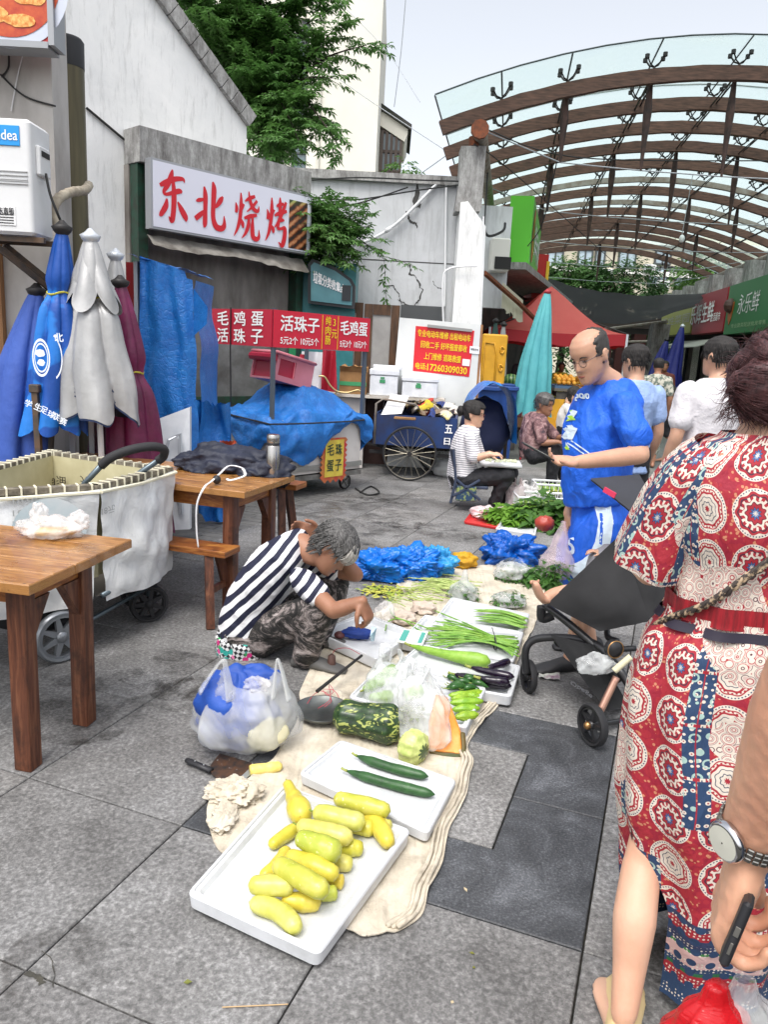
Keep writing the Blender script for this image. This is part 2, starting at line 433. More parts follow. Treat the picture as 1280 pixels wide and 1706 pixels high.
for k,(px,py,r,asp)in enumerate(((610,855,.75,.8),(700,885,.55,.7),(560,895,.4,.7),(490,880,.35,.6),(640,920,.4,.6),(350,1130,.35,.8),(120,1600,.16,.9),(210,1170,.4,.8),(500,1180,.35,.6),(640,830,.6,.5))):
 P_=blotch(G(px,py),r,.0016+.0004*k,seed=k*3.3,asp=asp);st.add(P_,[tuple(range(len(P_)))])
part('damp_patch',st,t.m,pav,kind='stuff')
ck=MB()
def crackline(pts,w,z=.0009):
 pts=[V(p)for p in pts];out=[]
 for a,b in zip(pts,pts[1:]):
  for k in range(5):
   q=a+(b-a)*(k/5);q+=V((N(q,30,1),N(q,30,2),0))*.008;out.append(q)
 out.append(pts[-1]);vs=[];fs=[]
 for i,p in enumerate(out):
  d=(out[min(i+1,len(out)-1)]-out[max(i-1,0)]).normalized();s=V((-d.y,d.x,0))*w*(.5+random.random());vs+=[p+s,p-s]
 for i in range(len(out)-1):fs.append((2*i,2*i+1,2*i+3,2*i+2))
 for q in vs:q.z=z
 ck.add(vs,fs)
crackline([G(70,1586),G(88,1605),G(92,1625),G(90,1645)],.0012)
crackline([G(45,1618),G(62,1632),G(70,1640)],.006)
part('slab_crack',ck,JOINT,pav)
# -- white building on the left --
t=NT('old_white_plaster');v=t.co('Object')
f1=t.noise(v,1.1,7,.7,.5);f2=t.noise(t.co('Object',(5,5,.7)),2.6,6,.75,.3)
c=t.mix(t.ramp(f1,[(.36,0.),(.66,1.)]),'#f4f4f2','#e2e3e2')
c=t.mix(t.ramp(f2,[(.52,0.),(.8,.8)]),c,'#a9a9a6')
c=t.mix(t.ramp(t.noise(t.co('Object',(9,9,2)),3.3,7,.8),[(.70,0.),(.76,.7)]),c,'#55544f')
t.set(t.p.inputs['Base Color'],c);t.P(Roughness=.85);t.bump(t.noise(v,30,7,.7),.35,.01);PLAS=t.m
t=NT('stained_concrete');v=t.co('Object')
f2=t.noise(t.co('Object',(4,4,.9)),2.2,8,.8,.2);f3=t.noise(v,14,6,.8)
c=t.mix(t.ramp(f2,[(.32,0.),(.68,1.)]),'#c6c6c3','#4f4c4a');c=t.mix(t.ramp(f3,[(.4,0.),(.75,.7)]),c,'#6b6765')
t.set(t.p.inputs['Base Color'],c);t.P(Roughness=.9);t.bump(f3,.5,.01);CONC=t.m
t=NT('grey_plaster');v=t.co('Object')
f1=t.noise(v,.8,6,.7,.6);f2=t.noise(t.co('Object',(4,4,.5)),1.6,7,.75)
c=t.mix(t.ramp(f1,[(.35,0.),(.7,1.)]),'#cfd1d3','#b9bbbd');c=t.mix(t.ramp(f2,[(.5,0.),(.8,.8)]),c,'#8c8d8c')
t.set(t.p.inputs['Base Color'],c);t.P(Roughness=.85);t.bump(t.noise(v,25,6,.7),.25,.01);GREY=t.m
WD=V((.671,.741,0));WN=V((.741,-.671,0));WA=V((-2.83,8.9,0));WB=WA-WN*.35
wall=thing('plaster_building','old white plastered building with a sloping coping behind the barbecue sign','building',WB)
def onW(px,py,P0=WA):return PL(px,py,P0,WN)
p1,p2=onW(411,212,WB),onW(258,0,WB);p3=p2+(p2-p1)*.55
p0=V((p1.x,p1.y,0));pl=V((p3.x,p3.y,0))-WD*2.5
m=MB();m.prism([pl,p0,p1,p2,p3,V((pl.x,pl.y,p3.z))],-WN*.3);part('wall',m,PLAS,wall)
m=MB();dd=(p3-p1).normalized();up=WN.cross(dd);up=up if up.z>0 else-up
for k in range(14):
 a_=p1+dd*(k*(p3-p1).length/14+.01);b_=p1+dd*((k+1)*(p3-p1).length/14);m2=MB();m2.bar(a_+WN*.01-WN*.15+up*.09,b_-WN*.15+WN*.01+up*.09,.42,.17+.01*random.random(),up=up)
 part('coping_block',m2,CONC,wall)
m=MB();q0,q1=onW(142,180,WB),onW(240,262,WB);m.tube([q0+WN*.02,(q0+q1)/2+WN*.02,q1+WN*.02],.014,5);part('cable',m,M('black_cable',(.02,.02,.02),.6),wall)
m=MB();A,B=onW(232,205),onW(519,290);A2,B2=onW(235,257),onW(516,345)
zt,zb=(A.z+B.z)/2,(A2.z+B2.z)/2
stall=thing('barbecue_stall','stained concrete lintel over a closed grey shutter beside the blue tarpaulin','stall',WA)
L0,L1=(A-WA).dot(WD),(B-WA).dot(WD)
def W(s,z,o=0):return WA+WD*s+WN*o+ZU*z
m.box(W((L0+L1)/2,(zt+zb)/2,-.17),(L1-L0,.34,zt-zb),ax=(WD,-WN,ZU))
part('lintel',m,CONC,stall)
m=MB();m.box(W((L0+L1)/2,zb/2,-.30),(L1-L0,.10,zb-.004),ax=(WD,-WN,ZU));part('back_panel',m,M('grimy_panel','#8d8882',.8,c2='#5e5852',ns=1.6,nd=8,bs=.3,stretch=(2,2,.7)),stall)
s0,s1=(onW(246,400)-WA).dot(WD),(onW(492,460)-WA).dot(WD)
for s_ in(s0-.03,L1-.10):
 m=MB();m.box(W(s_+.02,zb/2,-.16),(.12,.16,zb-.01),ax=(WD,-WN,ZU));part('post',m,M('green_paint',(.012,.06,.035),.5,c2=(.02,.03,.02),ns=12),stall)
m=MB();zg=onW(420,668).z;m.box(W((L0+L1)/2,zg,-.2),(L1-L0-.3,.14,.10),ax=(WD,-WN,ZU));part('rail',m,MATS['green_paint'],stall)
zc0=onW(350,565).z
m=MB();m.box(W((L0+L1)/2,(zc0+zg)/2,-.215),(L1-L0-.32,.06,zc0-zg-.1),ax=(WD,-WN,ZU));part('counter_shutter',m,M('steel_sheet','#9a9a98',.35,.6,c2='#6f6d6a',ns=3),stall)
sa,sb=(onW(243,386)-WA).dot(WD),(onW(502,438)-WA).dot(WD);za=onW(243,384).z
m=MB();m.grid(lambda u,w:W(sa+(sb-sa)*u,za-.04-.12*w-.02*sin(u*9)*w-.04*u*w-.02*N((u*9,w,0),2),.02+.15*w),40,6)
part('awning_cloth',m,M('dirty_canvas','#8b8780',.9,c2='#5f5a54',ns=5),stall,smooth=True)
SA,SB=(onW(240,262)-WA).dot(WD),(onW(509,330)-WA).dot(WD);z1=(onW(240,262).z+onW(509,330).z)/2;z0=(onW(240,379).z+onW(504,427).z)/2
sg=thing('shop_sign','white barbecue shop sign with four red brush characters and a skewer photo','sign',W((SA+SB)/2,z0,.1))
m=MB();m.box(W((SA+SB)/2,(z0+z1)/2,.07),(SB-SA,.12,z1-z0),ax=(WD,-WN,ZU));part('case',m,M('sign_edge',(.35,.36,.38),.4,.4),sg)
m=MB();m.box(W((SA+SB)/2,(z0+z1)/2,.133),(SB-SA-.05,.006,z1-z0-.05),ax=(WD,-WN,ZU));part('face',m,M('sign_white','#dfe0ec',.35),sg)
RED=M('letter_red',(.62,.012,.025),.5)
hh=z1-z0;ww=SB-SA
def brush(mb,strokes,o,X,Y,w,h,n,lift):
 """brush strokes as polygons: each stroke is a list of (x, y, thickness) in a unit square"""
 for k,s in enumerate(strokes):
  pts=catmull([(a_[0],a_[1],a_[2])for a_ in s],7);vs=[];fs=[]
  for i,p in enumerate(pts):
   d=pts[min(i+1,len(pts)-1)]-pts[max(i-1,0)];d=V((d.x*w,d.y*h));d=d.normalized()if d.length>0 else V((1,0));t_=abs(p.z)*h
   b0=V((p.x*w,p.y*h));q=V((-d.y,d.x))
   for sgn in(1,-1):r_=b0+q*sgn*t_;vs.append(V(o)+X*r_.x+Y*r_.y+n*(lift+k*.0004))
  for i in range(len(pts)-1):fs.append((2*i,2*i+1,2*i+3,2*i+2))
  mb.add(vs,fs)
DONG=[[(.06,.66,.03),(.25,.72,.055),(.55,.82,.05),(.86,.86,.035),(.92,.80,.01)],[(.50,.99,.015),(.46,.88,.05),(.34,.70,.05),(.20,.56,.035),(.30,.52,.03),(.72,.62,.05),(.83,.60,.02)],[(.52,.80,.03),(.55,.55,.055),(.53,.25,.055),(.47,.05,.05),(.36,.12,.008)],[(.30,.44,.02),(.26,.30,.055),(.10,.14,.045),(.03,.10,.008)],[(.68,.42,.015),(.80,.30,.055),(.95,.16,.06),(.98,.08,.012)]]
BEI=[[(.30,.86,.02),(.34,.70,.055),(.34,.40,.05),(.33,.15,.055),(.30,.06,.02)],[(.04,.55,.015),(.15,.58,.04),(.33,.62,.02)],[(.02,.20,.05),(.18,.30,.05),(.36,.42,.02)],[(.58,.99,.02),(.62,.85,.06),(.60,.55,.055),(.60,.28,.055),(.70,.12,.065),(.88,.10,.06),(.97,.18,.05),(.96,.36,.01)],[(.92,.74,.02),(.84,.66,.055),(.72,.54,.04),(.62,.48,.01)]]
SHAO=[[(.08,.72,.01),(.12,.62,.04),(.10,.52,.03)],[(.27,.93,.015),(.28,.74,.04),(.25,.45,.045),(.16,.22,.035),(.03,.05,.008)],[(.38,.72,.03),(.32,.62,.025),(.27,.56,.01)],[(.28,.42,.012),(.34,.33,.045),(.37,.24,.02)],[(.42,.78,.015),(.60,.86,.04),(.80,.92,.03)],[(.56,.99,.012),(.62,.80,.04),(.76,.66,.045),(.92,.64,.035),(.95,.74,.008)],[(.88,.84,.03),(.70,.70,.03),(.50,.58,.012)],[(.40,.44,.025),(.62,.50,.045),(.88,.55,.03)],[(.58,.50,.02),(.56,.32,.045),(.46,.15,.035),(.32,.03,.008)],[(.72,.50,.02),(.71,.28,.05),(.74,.10,.055),(.88,.06,.05),(.97,.12,.035),(.96,.26,.008)]]
KAO=[[(.08,.70,.01),(.13,.60,.04),(.10,.50,.03)],[(.27,.95,.015),(.28,.74,.045),(.24,.45,.045),(.15,.22,.035),(.02,.06,.008)],[(.38,.72,.03),(.31,.60,.012)],[(.28,.40,.012),(.35,.32,.045),(.37,.24,.015)],[(.48,.80,.02),(.62,.84,.04),(.80,.88,.025)],[(.63,.99,.015),(.64,.84,.045),(.62,.64,.03)],[(.40,.60,.02),(.62,.67,.045),(.95,.74,.03)],[(.90,.92,.03),(.76,.72,.045),(.56,.48,.035),(.40,.36,.01)],[(.56,.50,.025),(.72,.54,.04),(.84,.54,.015)],[(.60,.48,.03),(.56,.36,.035),(.70,.36,.03),(.86,.38,.045),(.86,.20,.055),(.76,.02,.05),(.60,.08,.008)]]
lt=MB()
for k,(st_,x0,x1,y0,y1)in enumerate(((DONG,.035,.19,.12,.90),(BEI,.235,.415,.10,.86),(SHAO,.465,.635,.06,.84),(KAO,.67,.825,.06,.86))):
 brush(lt,st_,W(SA+ww*x0,z0+hh*y0,.139),WD,ZU,ww*(x1-x0),hh*(y1-y0),WN,.0015*(k+1)-.001)
part('lettering',lt,RED,sg)
t=NT('skewer_photo');v=t.co('Object',1,(0,0,radians(-48)))
x_,y_,z_=t.xyz(t.co('Object'));dg=t.math('ADD',t.math('MULTIPLY',z_,1.2),t.math('MULTIPLY',x_,-1.4))
wv=t.math('SINE',t.math('MULTIPLY',dg,42));nz=t.noise(t.co('Object'),22,3,.6)
c=t.ramp(t.math('ADD',t.math('MULTIPLY',wv,.32),nz),[(.2,(.02,.012,.01)),(.42,(.09,.02,.008)),(.6,(.30,.09,.03)),(.85,(.55,.25,.11))])
c=t.mix(t.ramp(t.math('ADD',z_,t.math('MULTIPLY',x_,-.3)),[(.36,0.),(.44,1.)]),c,t.ramp(wv,[(.3,(.03,.05,.01)),(.7,(.35,.42,.12))]));t.set(t.p.inputs['Base Color'],c);t.P(Roughness=.4)
pa,pb=.835,.965
m=MB();m.box(W(SA+ww*(pa+pb)/2,z0+hh*.46,.139),(ww*(pb-pa),.004,hh*.80),ax=(WD,-WN,ZU));o_=part('printed_photo',m,t.m,sg)
# -- near grey pier with poster and air conditioner (faces the camera) --
YW=5.2
pier=thing('wall_pier','grey stained wall end at the far left behind the air conditioner','wall',(D(92,500,YW).x-.8,YW,0))
xr=D(92,300,YW).x
m=MB();m.box((xr-1.5,YW+.12,2.6),(3,.24,5.2));part('panel',m,M('pier_plaster','#c4c0bb',.9,c2='#857f79',ns=2.2,nd=8,lo=.4,hi=.75,bs=.4,stretch=(1,1,.45)),pier)
m=MB();m.box((D(6,500,YW).x-.04,YW-.03,1.3),(.10,.05,2.6));part('wooden_batten',m,M('raw_pine','#a97c52',.7,c2='#7d5433',ns=6,stretch=(8,8,.5)),pier)
for pts in([(12,62),(14,110),(2,128)],[(0,124),(40,160),(92,177)],[(44,70),(30,120),(18,185)]):
 m=MB();m.tube(catmull([D(a_,b_,YW-.012)for a_,b_ in pts],6),.006 if pts[0][0]!=44 else .004,5);part('cable',m,MATS['black_cable']if pts[0][0]!=44 else M('white_cord','#d8d8d8',.6),pier)
pc=D(117,300,5.75);pr=25/1260*5.75
dp=thing('drainpipe','thick olive brown pipe with a black cap standing by the white wall','pipe',(pc.x,5.75,0))
zt_=D(117,64,5.75).z;m=MB();m.lathe([(pr,0),(pr,zt_-.19)],(pc.x,5.75,0),24);part('pipe_body',m,M('olive_metal','#6a6247',.45,.3,c2='#3f3a2c',ns=1.5,stretch=(6,6,.4)),dp,smooth=True)
m=MB();m.lathe([(pr*1.02,zt_-.19),(pr*1.03,zt_-.02),(pr*.9,zt_),(.01,zt_+.005)],(pc.x,5.75,0),24);part('cap',m,M('black_rubber',(.02,.02,.022),.6),dp,smooth=True)
fp=thing('food_poster','food poster with a plate on red, top left corner','sign',D(40,78,4.95))
m=MB();ptl=D(-150,0,4.95);pbr=D(84,73,4.95);zz0=pbr.z;m.box(((pbr.x-1.2),5.0,zz0+.45),(2.4,.12,.9));part('face',m,M('poster_red',(.55,.02,.02),.4,c2=(.35,.01,.01),ns=4),fp)
m=MB();m.box((pbr.x+.02,4.99,zz0+.45),(.035,.16,.94));m.box((pbr.x-1.2,4.99,zz0-.02),(2.4,.16,.035));part('frame',m,M('alu_grey','#9b9da0',.4,.5),fp)
cpx,cpz=D(25,-20,4.93).x,D(25,-20,4.93).z
def disc(m,cx,cz,y,rx,rz_,seed=0,n=40,am=0):m.add([V((cx+rx*cos(2*pi*k/n)*(1+am*N((cos(2*pi*k/n),sin(2*pi*k/n),seed),2)),y,cz+rz_*sin(2*pi*k/n)*(1+am*N((cos(2*pi*k/n),sin(2*pi*k/n),seed),2))))for k in range(n)],[tuple(range(n))])
m=MB();disc(m,cpx-.05,cpz+.02,4.936,.36,.34);part('plate_print',m,M('plate_white','#ccd2e0',.4),fp)
m=MB();disc(m,cpx-.05,cpz+.04,4.933,.31,.30);part('sauce_print',m,M('sauce_red',(.42,.025,.012),.35,c2=(.6,.10,.02),ns=14),fp)
m=MB();disc(m,cpx+.09,cpz+.05,4.930,.17,.13,3,am=.25);disc(m,cpx-.15,cpz-.14,4.930,.10,.05,5,am=.2);disc(m,cpx+.02,cpz-.17,4.929,.09,.035,6,am=.2);part('food_print',m,M('fried_gold','#d07a2c',.5,c2='#f0bd6c',ns=40,lo=.4,hi=.6),fp)
ac=thing('air_conditioner','white outdoor air conditioner unit with a blue badge on the left wall','air conditioner',D(30,400,4.62))
yf=4.58;xa=D(52,300,yf).x;zt1=D(52,198,yf).z;zb1=D(52,392,yf).z;acw=.78;acd=.27
m=MB();m.bevbox((xa-acw/2,yf+acd/2,(zt1+zb1)/2),(acw,acd,zt1-zb1),.025);WHT=M('ac_white','#e4e5e6',.4,c2='#d5d6d6',ns=2);part('casing',m,WHT,ac,angle=40)
m=MB();m.box((xa-acw/2,yf-.004,zb1+.29),(acw-.04,.006,.004))
for k in range(4):m.box((xa-.13,yf-.004,zb1+.275+k*.022),(.22,.008,.005))
part('louvre_rib',m,M('ac_rib_grey','#b9babb',.5),ac)  # seam line and louvre ribs in a darker grey than the casing
m=MB();bx0,bx1=xa-.30,D(33,240,yf).x;bz0,bz1=D(20,243,yf).z,D(20,209,yf).z;m.bevbox(((bx0+bx1)/2,yf-.004,(bz0+bz1)/2),(bx1-bx0,bz1-bz0,.006),.012,ax=(V((1,0,0)),ZU,V((0,-1,0))));part('badge',m,M('badge_blue',(.01,.30,.75),.3),ac)
m=MB();text(m,'Midea',(D(-16,237,yf).x,yf-.008,bz0+.028),V((1,0,0)),ZU,D(30,237,yf).x-D(-16,237,yf).x,(bz1-bz0)*.5,V((0,-1,0)),.02,.002);part('badge_lettering',m,M('print_white','#f2f2f2',.5),ac)
m=MB();sx1=D(26,360,yf).x;sz0,sz1=D(10,375,yf).z,D(10,343,yf).z;m.box((sx1-.10,yf-.003,(sz0+sz1)/2),(.2,.004,sz1-sz0));part('sticker',m,M('sticker_white','#f0f0f0',.5),ac)
m=MB();text(m,'东直租',(D(-2,360,yf).x,yf-.006,sz1-.045),V((1,0,0)),ZU,sx1-D(-2,360,yf).x-.006,.036,V((0,-1,0)),.03)
for k in range(4):m.box((sx1-.07,yf-.007,sz0+.012+k*.015),(.12,.001,.005))
BLK=M('print_black',(.015,.015,.018),.5);part('sticker_lettering',m,BLK,ac)
m=MB();m.bevbox((xa+.012,yf+.13,zb1+.42),(.03,.14,.16),.01);part('valve_cover',m,WHT,ac,angle=40)
m=MB();m.box((xa+.028,yf+.13,zb1+.46),(.006,.10,.03));part('grip_slot',m,M('slot_dark',(.02,.02,.02),.8),ac)
m=MB();m.tube(catmull([(xa+.03,yf+.12,zb1+.36),(xa+.05,yf+.12,zb1+.25),(xa+.08,yf+.14,zb1+.15),(xa+.09,yf+.2,zb1+.08)],6),.008,6);part('power_cable',m,MATS['black_cable'],ac,smooth=True)
m=MB();pts=[D(98,378,4.9),D(88,355,4.9),D(96,332,4.95),D(118,320,5.1),D(140,317,5.3),D(148,308,5.5)];m.tube(catmull(pts,6),[.028+.004*(i%2)for i in range(31)],8);part('insulated_pipe',m,M('pipe_wrap','#b5ab98',.8,c2='#8d8272',ns=20,bs=.5),ac,smooth=True)
for yy in(yf+.05,yf+.22):
 m=MB();m.bar((xa-.9,yy,zb1-.02),(xa+.04,yy,zb1-.02),.03,.03);m.bar((xa-.28,yy,zb1-.04),(xa+.02,yy+.35,zb1-.36),.03,.03);part('bracket',m,M('rusty_steel',(.05,.045,.04),.7,c2=(.12,.07,.04),ns=14),ac)
# -- far cream block and other buildings --
CREAM=M('cream_wall','#ebe8dc',.85,c2='#e1ddd0',ns=.6,bs=.05)
YB=24.;bl=thing('apartment_block','tall cream apartment block rising behind the tree','building',(D(560,300,YB).x,YB,0))
xA,xB=D(420,100,YB).x,D(638,0,YB).x-.0
xB=D(632,150,YB).x;zT=D(632,-60,YB).z
xM=D(512,200,YB).x
m=MB();m.box(((xM+xB)/2,YB+3,zT/2),(xB-xM,6,zT));part('tower_wall',m,CREAM,bl)
m=MB();m.box(((xA+xM)/2-4,YB+3.6,zT/2-.2),(xM-xA+8,5.6,zT-.4));part('side_wall',m,CREAM,bl)
GLS=M('window_glass',(.10,.16,.18),.1,spec=.8,c2=(.18,.25,.27),ns=.7)
FRM=M('window_frame','#4a4f50',.5)
for(x0,x1,y0,y1)in((505,516,20,70),(446,472,150,185),(486,512,55,205),(486,512,240,300),(430,470,20,110),(440,470,245,280)):
 a_,b_=D(x0,y1,YB+.7),D(x1,y0,YB+.7);wx,wz=(a_.x+b_.x)/2,(a_.z+b_.z)/2;ww_,wh=b_.x-a_.x,b_.z-a_.z
 fr=MB()
 for k in(-1,1):fr.box((wx+k*ww_/2,YB+.76,wz),(.08,.12,wh));fr.box((wx,YB+.76,wz+k*wh/2),(ww_-.09,.12,.08))
 for k in range(1,4):fr.box((wx,YB+.74,wz-wh/2+wh*k/4),(ww_-.09,.06,.05))
 w_=part('window',fr,FRM,bl);m=MB();m.box((wx,YB+.78,wz),(ww_-.08,.03,wh-.08));part('pane',m,GLS,w_)
for zl in(D(490,212,YB).z,D(490,10,YB).z):
 m=MB();m.box(((xA+xM)/2,YB+.72,zl),(xM-xA-.02,.2,.12));part('cornice',m,CREAM,bl)
m=MB();m.tube([(xM+.35,YB-.05,0),(xM+.35,YB-.05,zT)],.05,6);part('downpipe',m,M('pale_pipe','#d8d5c8',.6),bl)
YC=27.;bw=thing('bay_window_house','bay window under a tiled eave sticking out right of the cream block','building',(D(650,300,YC).x,YC,0))
a_=D(629,300,YC);b_=D(664,300,YC);z_a,z_b=D(650,295,YC).z,D(650,205,YC).z
m=MB();m.box(((a_.x+b_.x)/2-1,YC+1.5,z_b/2),(b_.x-a_.x+2,3,z_b));part('wall',m,CREAM,bw)
m=MB();e0,e1=D(626,178,YC-.3),D(680,215,YC-.3);m.prism([e0,e1,e1+V((0,0,-.14)),D(674,236,YC-.3),D(628,205,YC-.3)],(0,3,0));part('eave',m,CREAM,bw)
m=MB();m.prism([e0+V((0,-.1,.2)),e1+V((.12,-.1,.12)),e1+V((.12,-.1,-.05)),e0+V((0,-.1,.0))],(0,3.2,0));part('roof_tiles',m,M('roof_dark','#4b4a47',.9,c2='#2e3328',ns=3,bs=.4),bw)
fr=MB();x0,x1=D(636,250,YC-.25).x,D(668,250,YC-.25).x;zz0,zz1=D(650,288,YC).z,D(650,222,YC).z
for k in range(5):fr.box((x0+(x1-x0)*k/4,YC-.22,(zz0+zz1)/2),(.09,.1,zz1-zz0))
for k in range(3):fr.box(((x0+x1)/2,YC-.2,zz0+(zz1-zz0)*k/2),(x1-x0+.05,.06,.09))
w_=part('window',fr,M('rust_frame','#5d524c',.7),bw);m=MB();m.box(((x0+x1)/2,YC-.14,(zz0+zz1)/2),(x1-x0-.02,.04,zz1-zz0-.02));part('pane',m,GLS,w_)
m=MB();m.box(((x0+x1)/2,YC-.2,zz0-.2),(x1-x0+.25,.5,.14));part('sill',m,CREAM,bw)
# -- middle grey wall and column --
YG=11.8
gw=thing('yard_wall','tall grey rendered yard wall with cracks between the barbecue sign and the column','wall',(D(640,500,YG).x,YG,0))
xa_,xb_=D(505,320,YG).x-.6,D(772,320,YG).x;ztl,ztr=D(520,300,YG).z,D(765,306,YG).z;zt2=(ztl+ztr)/2
m=MB();m.box(((xa_+xb_)/2,YG+.12,zt2/2),(xb_-xa_,.24,zt2));part('wall_panel',m,GREY,gw)
m=MB();m.box(((xa_+xb_)/2,YG+.10,zt2+.05),(xb_-xa_+.02,.36,.12));part('coping',m,CONC,gw)
zj=D(700,437,YG).z
m=MB();m.box(((xa_+xb_)/2,YG-.001,zj),(xb_-xa_,.006,.014));part('joint',m,M('crack_dark',(.06,.058,.055),.9),gw)
m=MB()
def wcrack(pts,w,yy=YG-.003):
 P_=catmull([D(a_,b_,yy)for a_,b_ in pts],8);vs=[];fs=[]
 for i,p in enumerate(P_):
  p=p+V((N(p,14,1),0,N(p,14,2)))*.05;d=(P_[min(i+1,len(P_)-1)]-P_[max(i-1,0)]).normalized();s=V((-d.z,0,d.x))*w*(.3+1.2*random.random());vs+=[p+s,p-s]
 for q in vs:q.y=yy
 m.add(vs,[(2*i,2*i+1,2*i+3,2*i+2)for i in range(len(P_)-1)])
wcrack([(675,352),(682,366),(690,374),(697,376)],.018);wcrack([(684,440),(684,456),(696,468),(703,485),(698,500),(692,510)],.013);wcrack([(640,478),(655,480),(665,495),(670,505)],.008);wcrack([(720,470),(735,485),(742,505)],.005);wcrack([(695,310),(692,340),(700,345)],.03);wcrack([(665,500),(690,512),(720,515)],.008)
part('crack',m,MATS['crack_dark'],gw)
m=MB();m.tube(catmull([D(a_,b_,YG-.06)for a_,b_ in((728,306),(705,330),(675,360),(645,384),(610,402),(570,414))],6),.022,6);m.tube([D(642,386,YG-.07),D(652,379,YG-.07)],.03,6);part('white_hose',m,M('white_pvc','#e6e7e8',.4),gw,smooth=True)
m=MB();m.tube([D(744,305,YG-.05),D(742,440,YG-.05),D(741,510,YG-.05)],.016,6);part('white_conduit',m,MATS['white_pvc'],gw)
for k,pts in enumerate(([(517,352),(600,338),(680,312)],[(517,328),(590,333),(690,318),(765,308)],[(520,300),(600,296),(700,300),(765,302)])):
 m=MB();m.tube(catmull([D(a_,b_,YG-.35)for a_,b_ in pts],6),.011,5);solo('overhead_cable',m,MATS['black_cable'],['slack black cable running low across the grey wall','black cable just under the coping of the grey wall','thin cable along the top of the grey wall'][k],'cable')
for k,pts in enumerate(([(561,0,20),(640,80,18),(700,170,17)],[(520,100,20),(620,170,18),(760,262,16),],[(676,0,16),(668,90,16),(657,178,16)],[(640,330,13),(700,290,13),(770,240,13)])):
 m=MB();m.tube(catmull([D(*q)for q in pts],8),.008,4);solo('utility_wire',m,M('wire_grey','#9a9fa3',.6),['thin wire crossing the cream tower diagonally from the top','long thin wire from the cream block towards the column','nearly vertical thin wire against the sky','short wire running up to the column top'][k],'wire')
YK=11.3
co=thing('concrete_column','cracked white concrete column carrying the canopy, left end','column',(D(775,560,YK).x,YK,0))
def cpoly(m,pts,y,dy):m.prism([D(a_,b_,y)for a_,b_ in pts],(0,dy,0))
m=MB();cpoly(m,[(769,243),(811,243),(803,345),(800,352),(758,352),(765,310)],YK+.02,.38);part('shaft',m,CONC,co)
m=MB();cpoly(m,[(768,337),(780,335),(810,377),(802,560),(795,860),(738,860),(752,560),(764,400)],YK-.04,.5);part('casing',m,PLAS,co)
m=MB();m.tube([D(790,243,YK+.2),D(790,228,YK+.2)],.07,8);part('steel_post',m,M('rust_orange','#8a4b2c',.8,c2='#5d3a2a',ns=20),co)
m=MB();m.tube([D(806,360,YK-.1),D(806,440,YK-.1),D(800,560,YK-.1)],.012,5);m.tube(catmull([D(740,560,YK-.1),D(738,470,YK-.12),D(750,447,YK-.12),D(795,443,YK-.12)],6),.014,5);part('cable',m,MATS['white_pvc'],co)
# -- arched glass canopy --
cn=thing('glass_canopy','arched glass canopy on dark timber beams over the market lane','canopy',(4.8,18,0))
HALF=4.35;RISE=.92
def cx_(y):return 4.8+.15*(y-11.4)
def arch(s,y):return 4.55+RISE*(1-(s/HALF)**2)+0*y
TIMB=M('weathered_timber','#765749',.8,c2='#3d2e28',ns=5,nd=8,lo=.3,hi=.7,bs=.6,stretch=(1,8,8),rnd=.15)
DSTEEL=M('dark_steel',(.03,.028,.028),.55,.3);PSTEEL=M('grey_pipe','#9a958c',.6,c2='#7a6a5c',ns=6)
def cpt(s,y,dz=0):return V((cx_(y)+s,y,arch(s,y)+dz))
ys=[11.4,12.7,13.9,15.1,16.4,17.8,18.9,20.3,21.5,22.8,24.,25.3,27.,28.6]
for i,y in enumerate(ys):
 m=MB();thin=i in(5,7);hw,hh_=(.045,.055)if thin else(.05,.09)
 e=HALF if i else HALF-.05;R=[]
 for k in range(33):
  s=-e+2*e*k/32;sl=-2*RISE*s/HALF**2;n_=V((-sl,0,1)).normalized();p=cpt(s,y)+n_*(.012*N((k*.9,i*3,0)))
  w_=hh_*(1+.10*N((k*.8,i*5,2)));R.append([p+V((0,-hw,0))-n_*w_,p+V((0,hw,0))-n_*w_,p+V((0,hw,0))+n_*w_,p+V((0,-hw,0))+n_*w_])
 m.rings(R,caps=True);part('beam',m,TIMB if not thin else PSTEEL,cn)
for s in(-3.75,3.75):
 m=MB();m.tube([cpt(s,y,-.26)+V((0,0,0))for y in(11.2,16,22,29)],.10,10);part('edge_pipe',m,PSTEEL,cn,smooth=True)
m=MB();p=cpt(-3.75,11.2,-.26);m.tube([p+V((0,-.06,0)),p+V((0,.02,0))],.125,10);part('pipe_end',m,MATS['rust_orange'],cn)
SX=[-3.5,-2.6,-1.45,-.3,.85,2.0,3.1,3.8]
t=NT('canopy_glass');t.P(Base_Color=(.62,.68,.66),Roughness=.2);tl_=t.n.new('ShaderNodeBsdfTranslucent');tl_.inputs[0].default_value=(.60,.66,.64,1);ms_=t.n.new('ShaderNodeMixShader');ms_.inputs[0].default_value=.75;t.l(t.p.outputs[0],ms_.inputs[1]);t.l(tl_.outputs[0],ms_.inputs[2]);tr=t.n.new('ShaderNodeBsdfTransparent');tr.inputs[0].default_value=(.90,.955,.94,1)
mx=t.n.new('ShaderNodeMixShader');f=t.ramp(t.noise(t.co('Object'),.9,6,.7,.6),[(.35,.14),(.58,.24),(.72,.42)])
t.l(f,mx.inputs[0]);t.l(tr.outputs[0],mx.inputs[1]);t.l(ms_.outputs[0],mx.inputs[2]);t.l(mx.outputs[0],t.out.inputs[0]);CG=t.m
SG=[-4.35,-3.5,-2.6,-1.45,-.3,.85,2.0,3.1,4.35]
yg=[10.85,12.7,15.1,17.8,20.3,22.8,25.3,28.9]
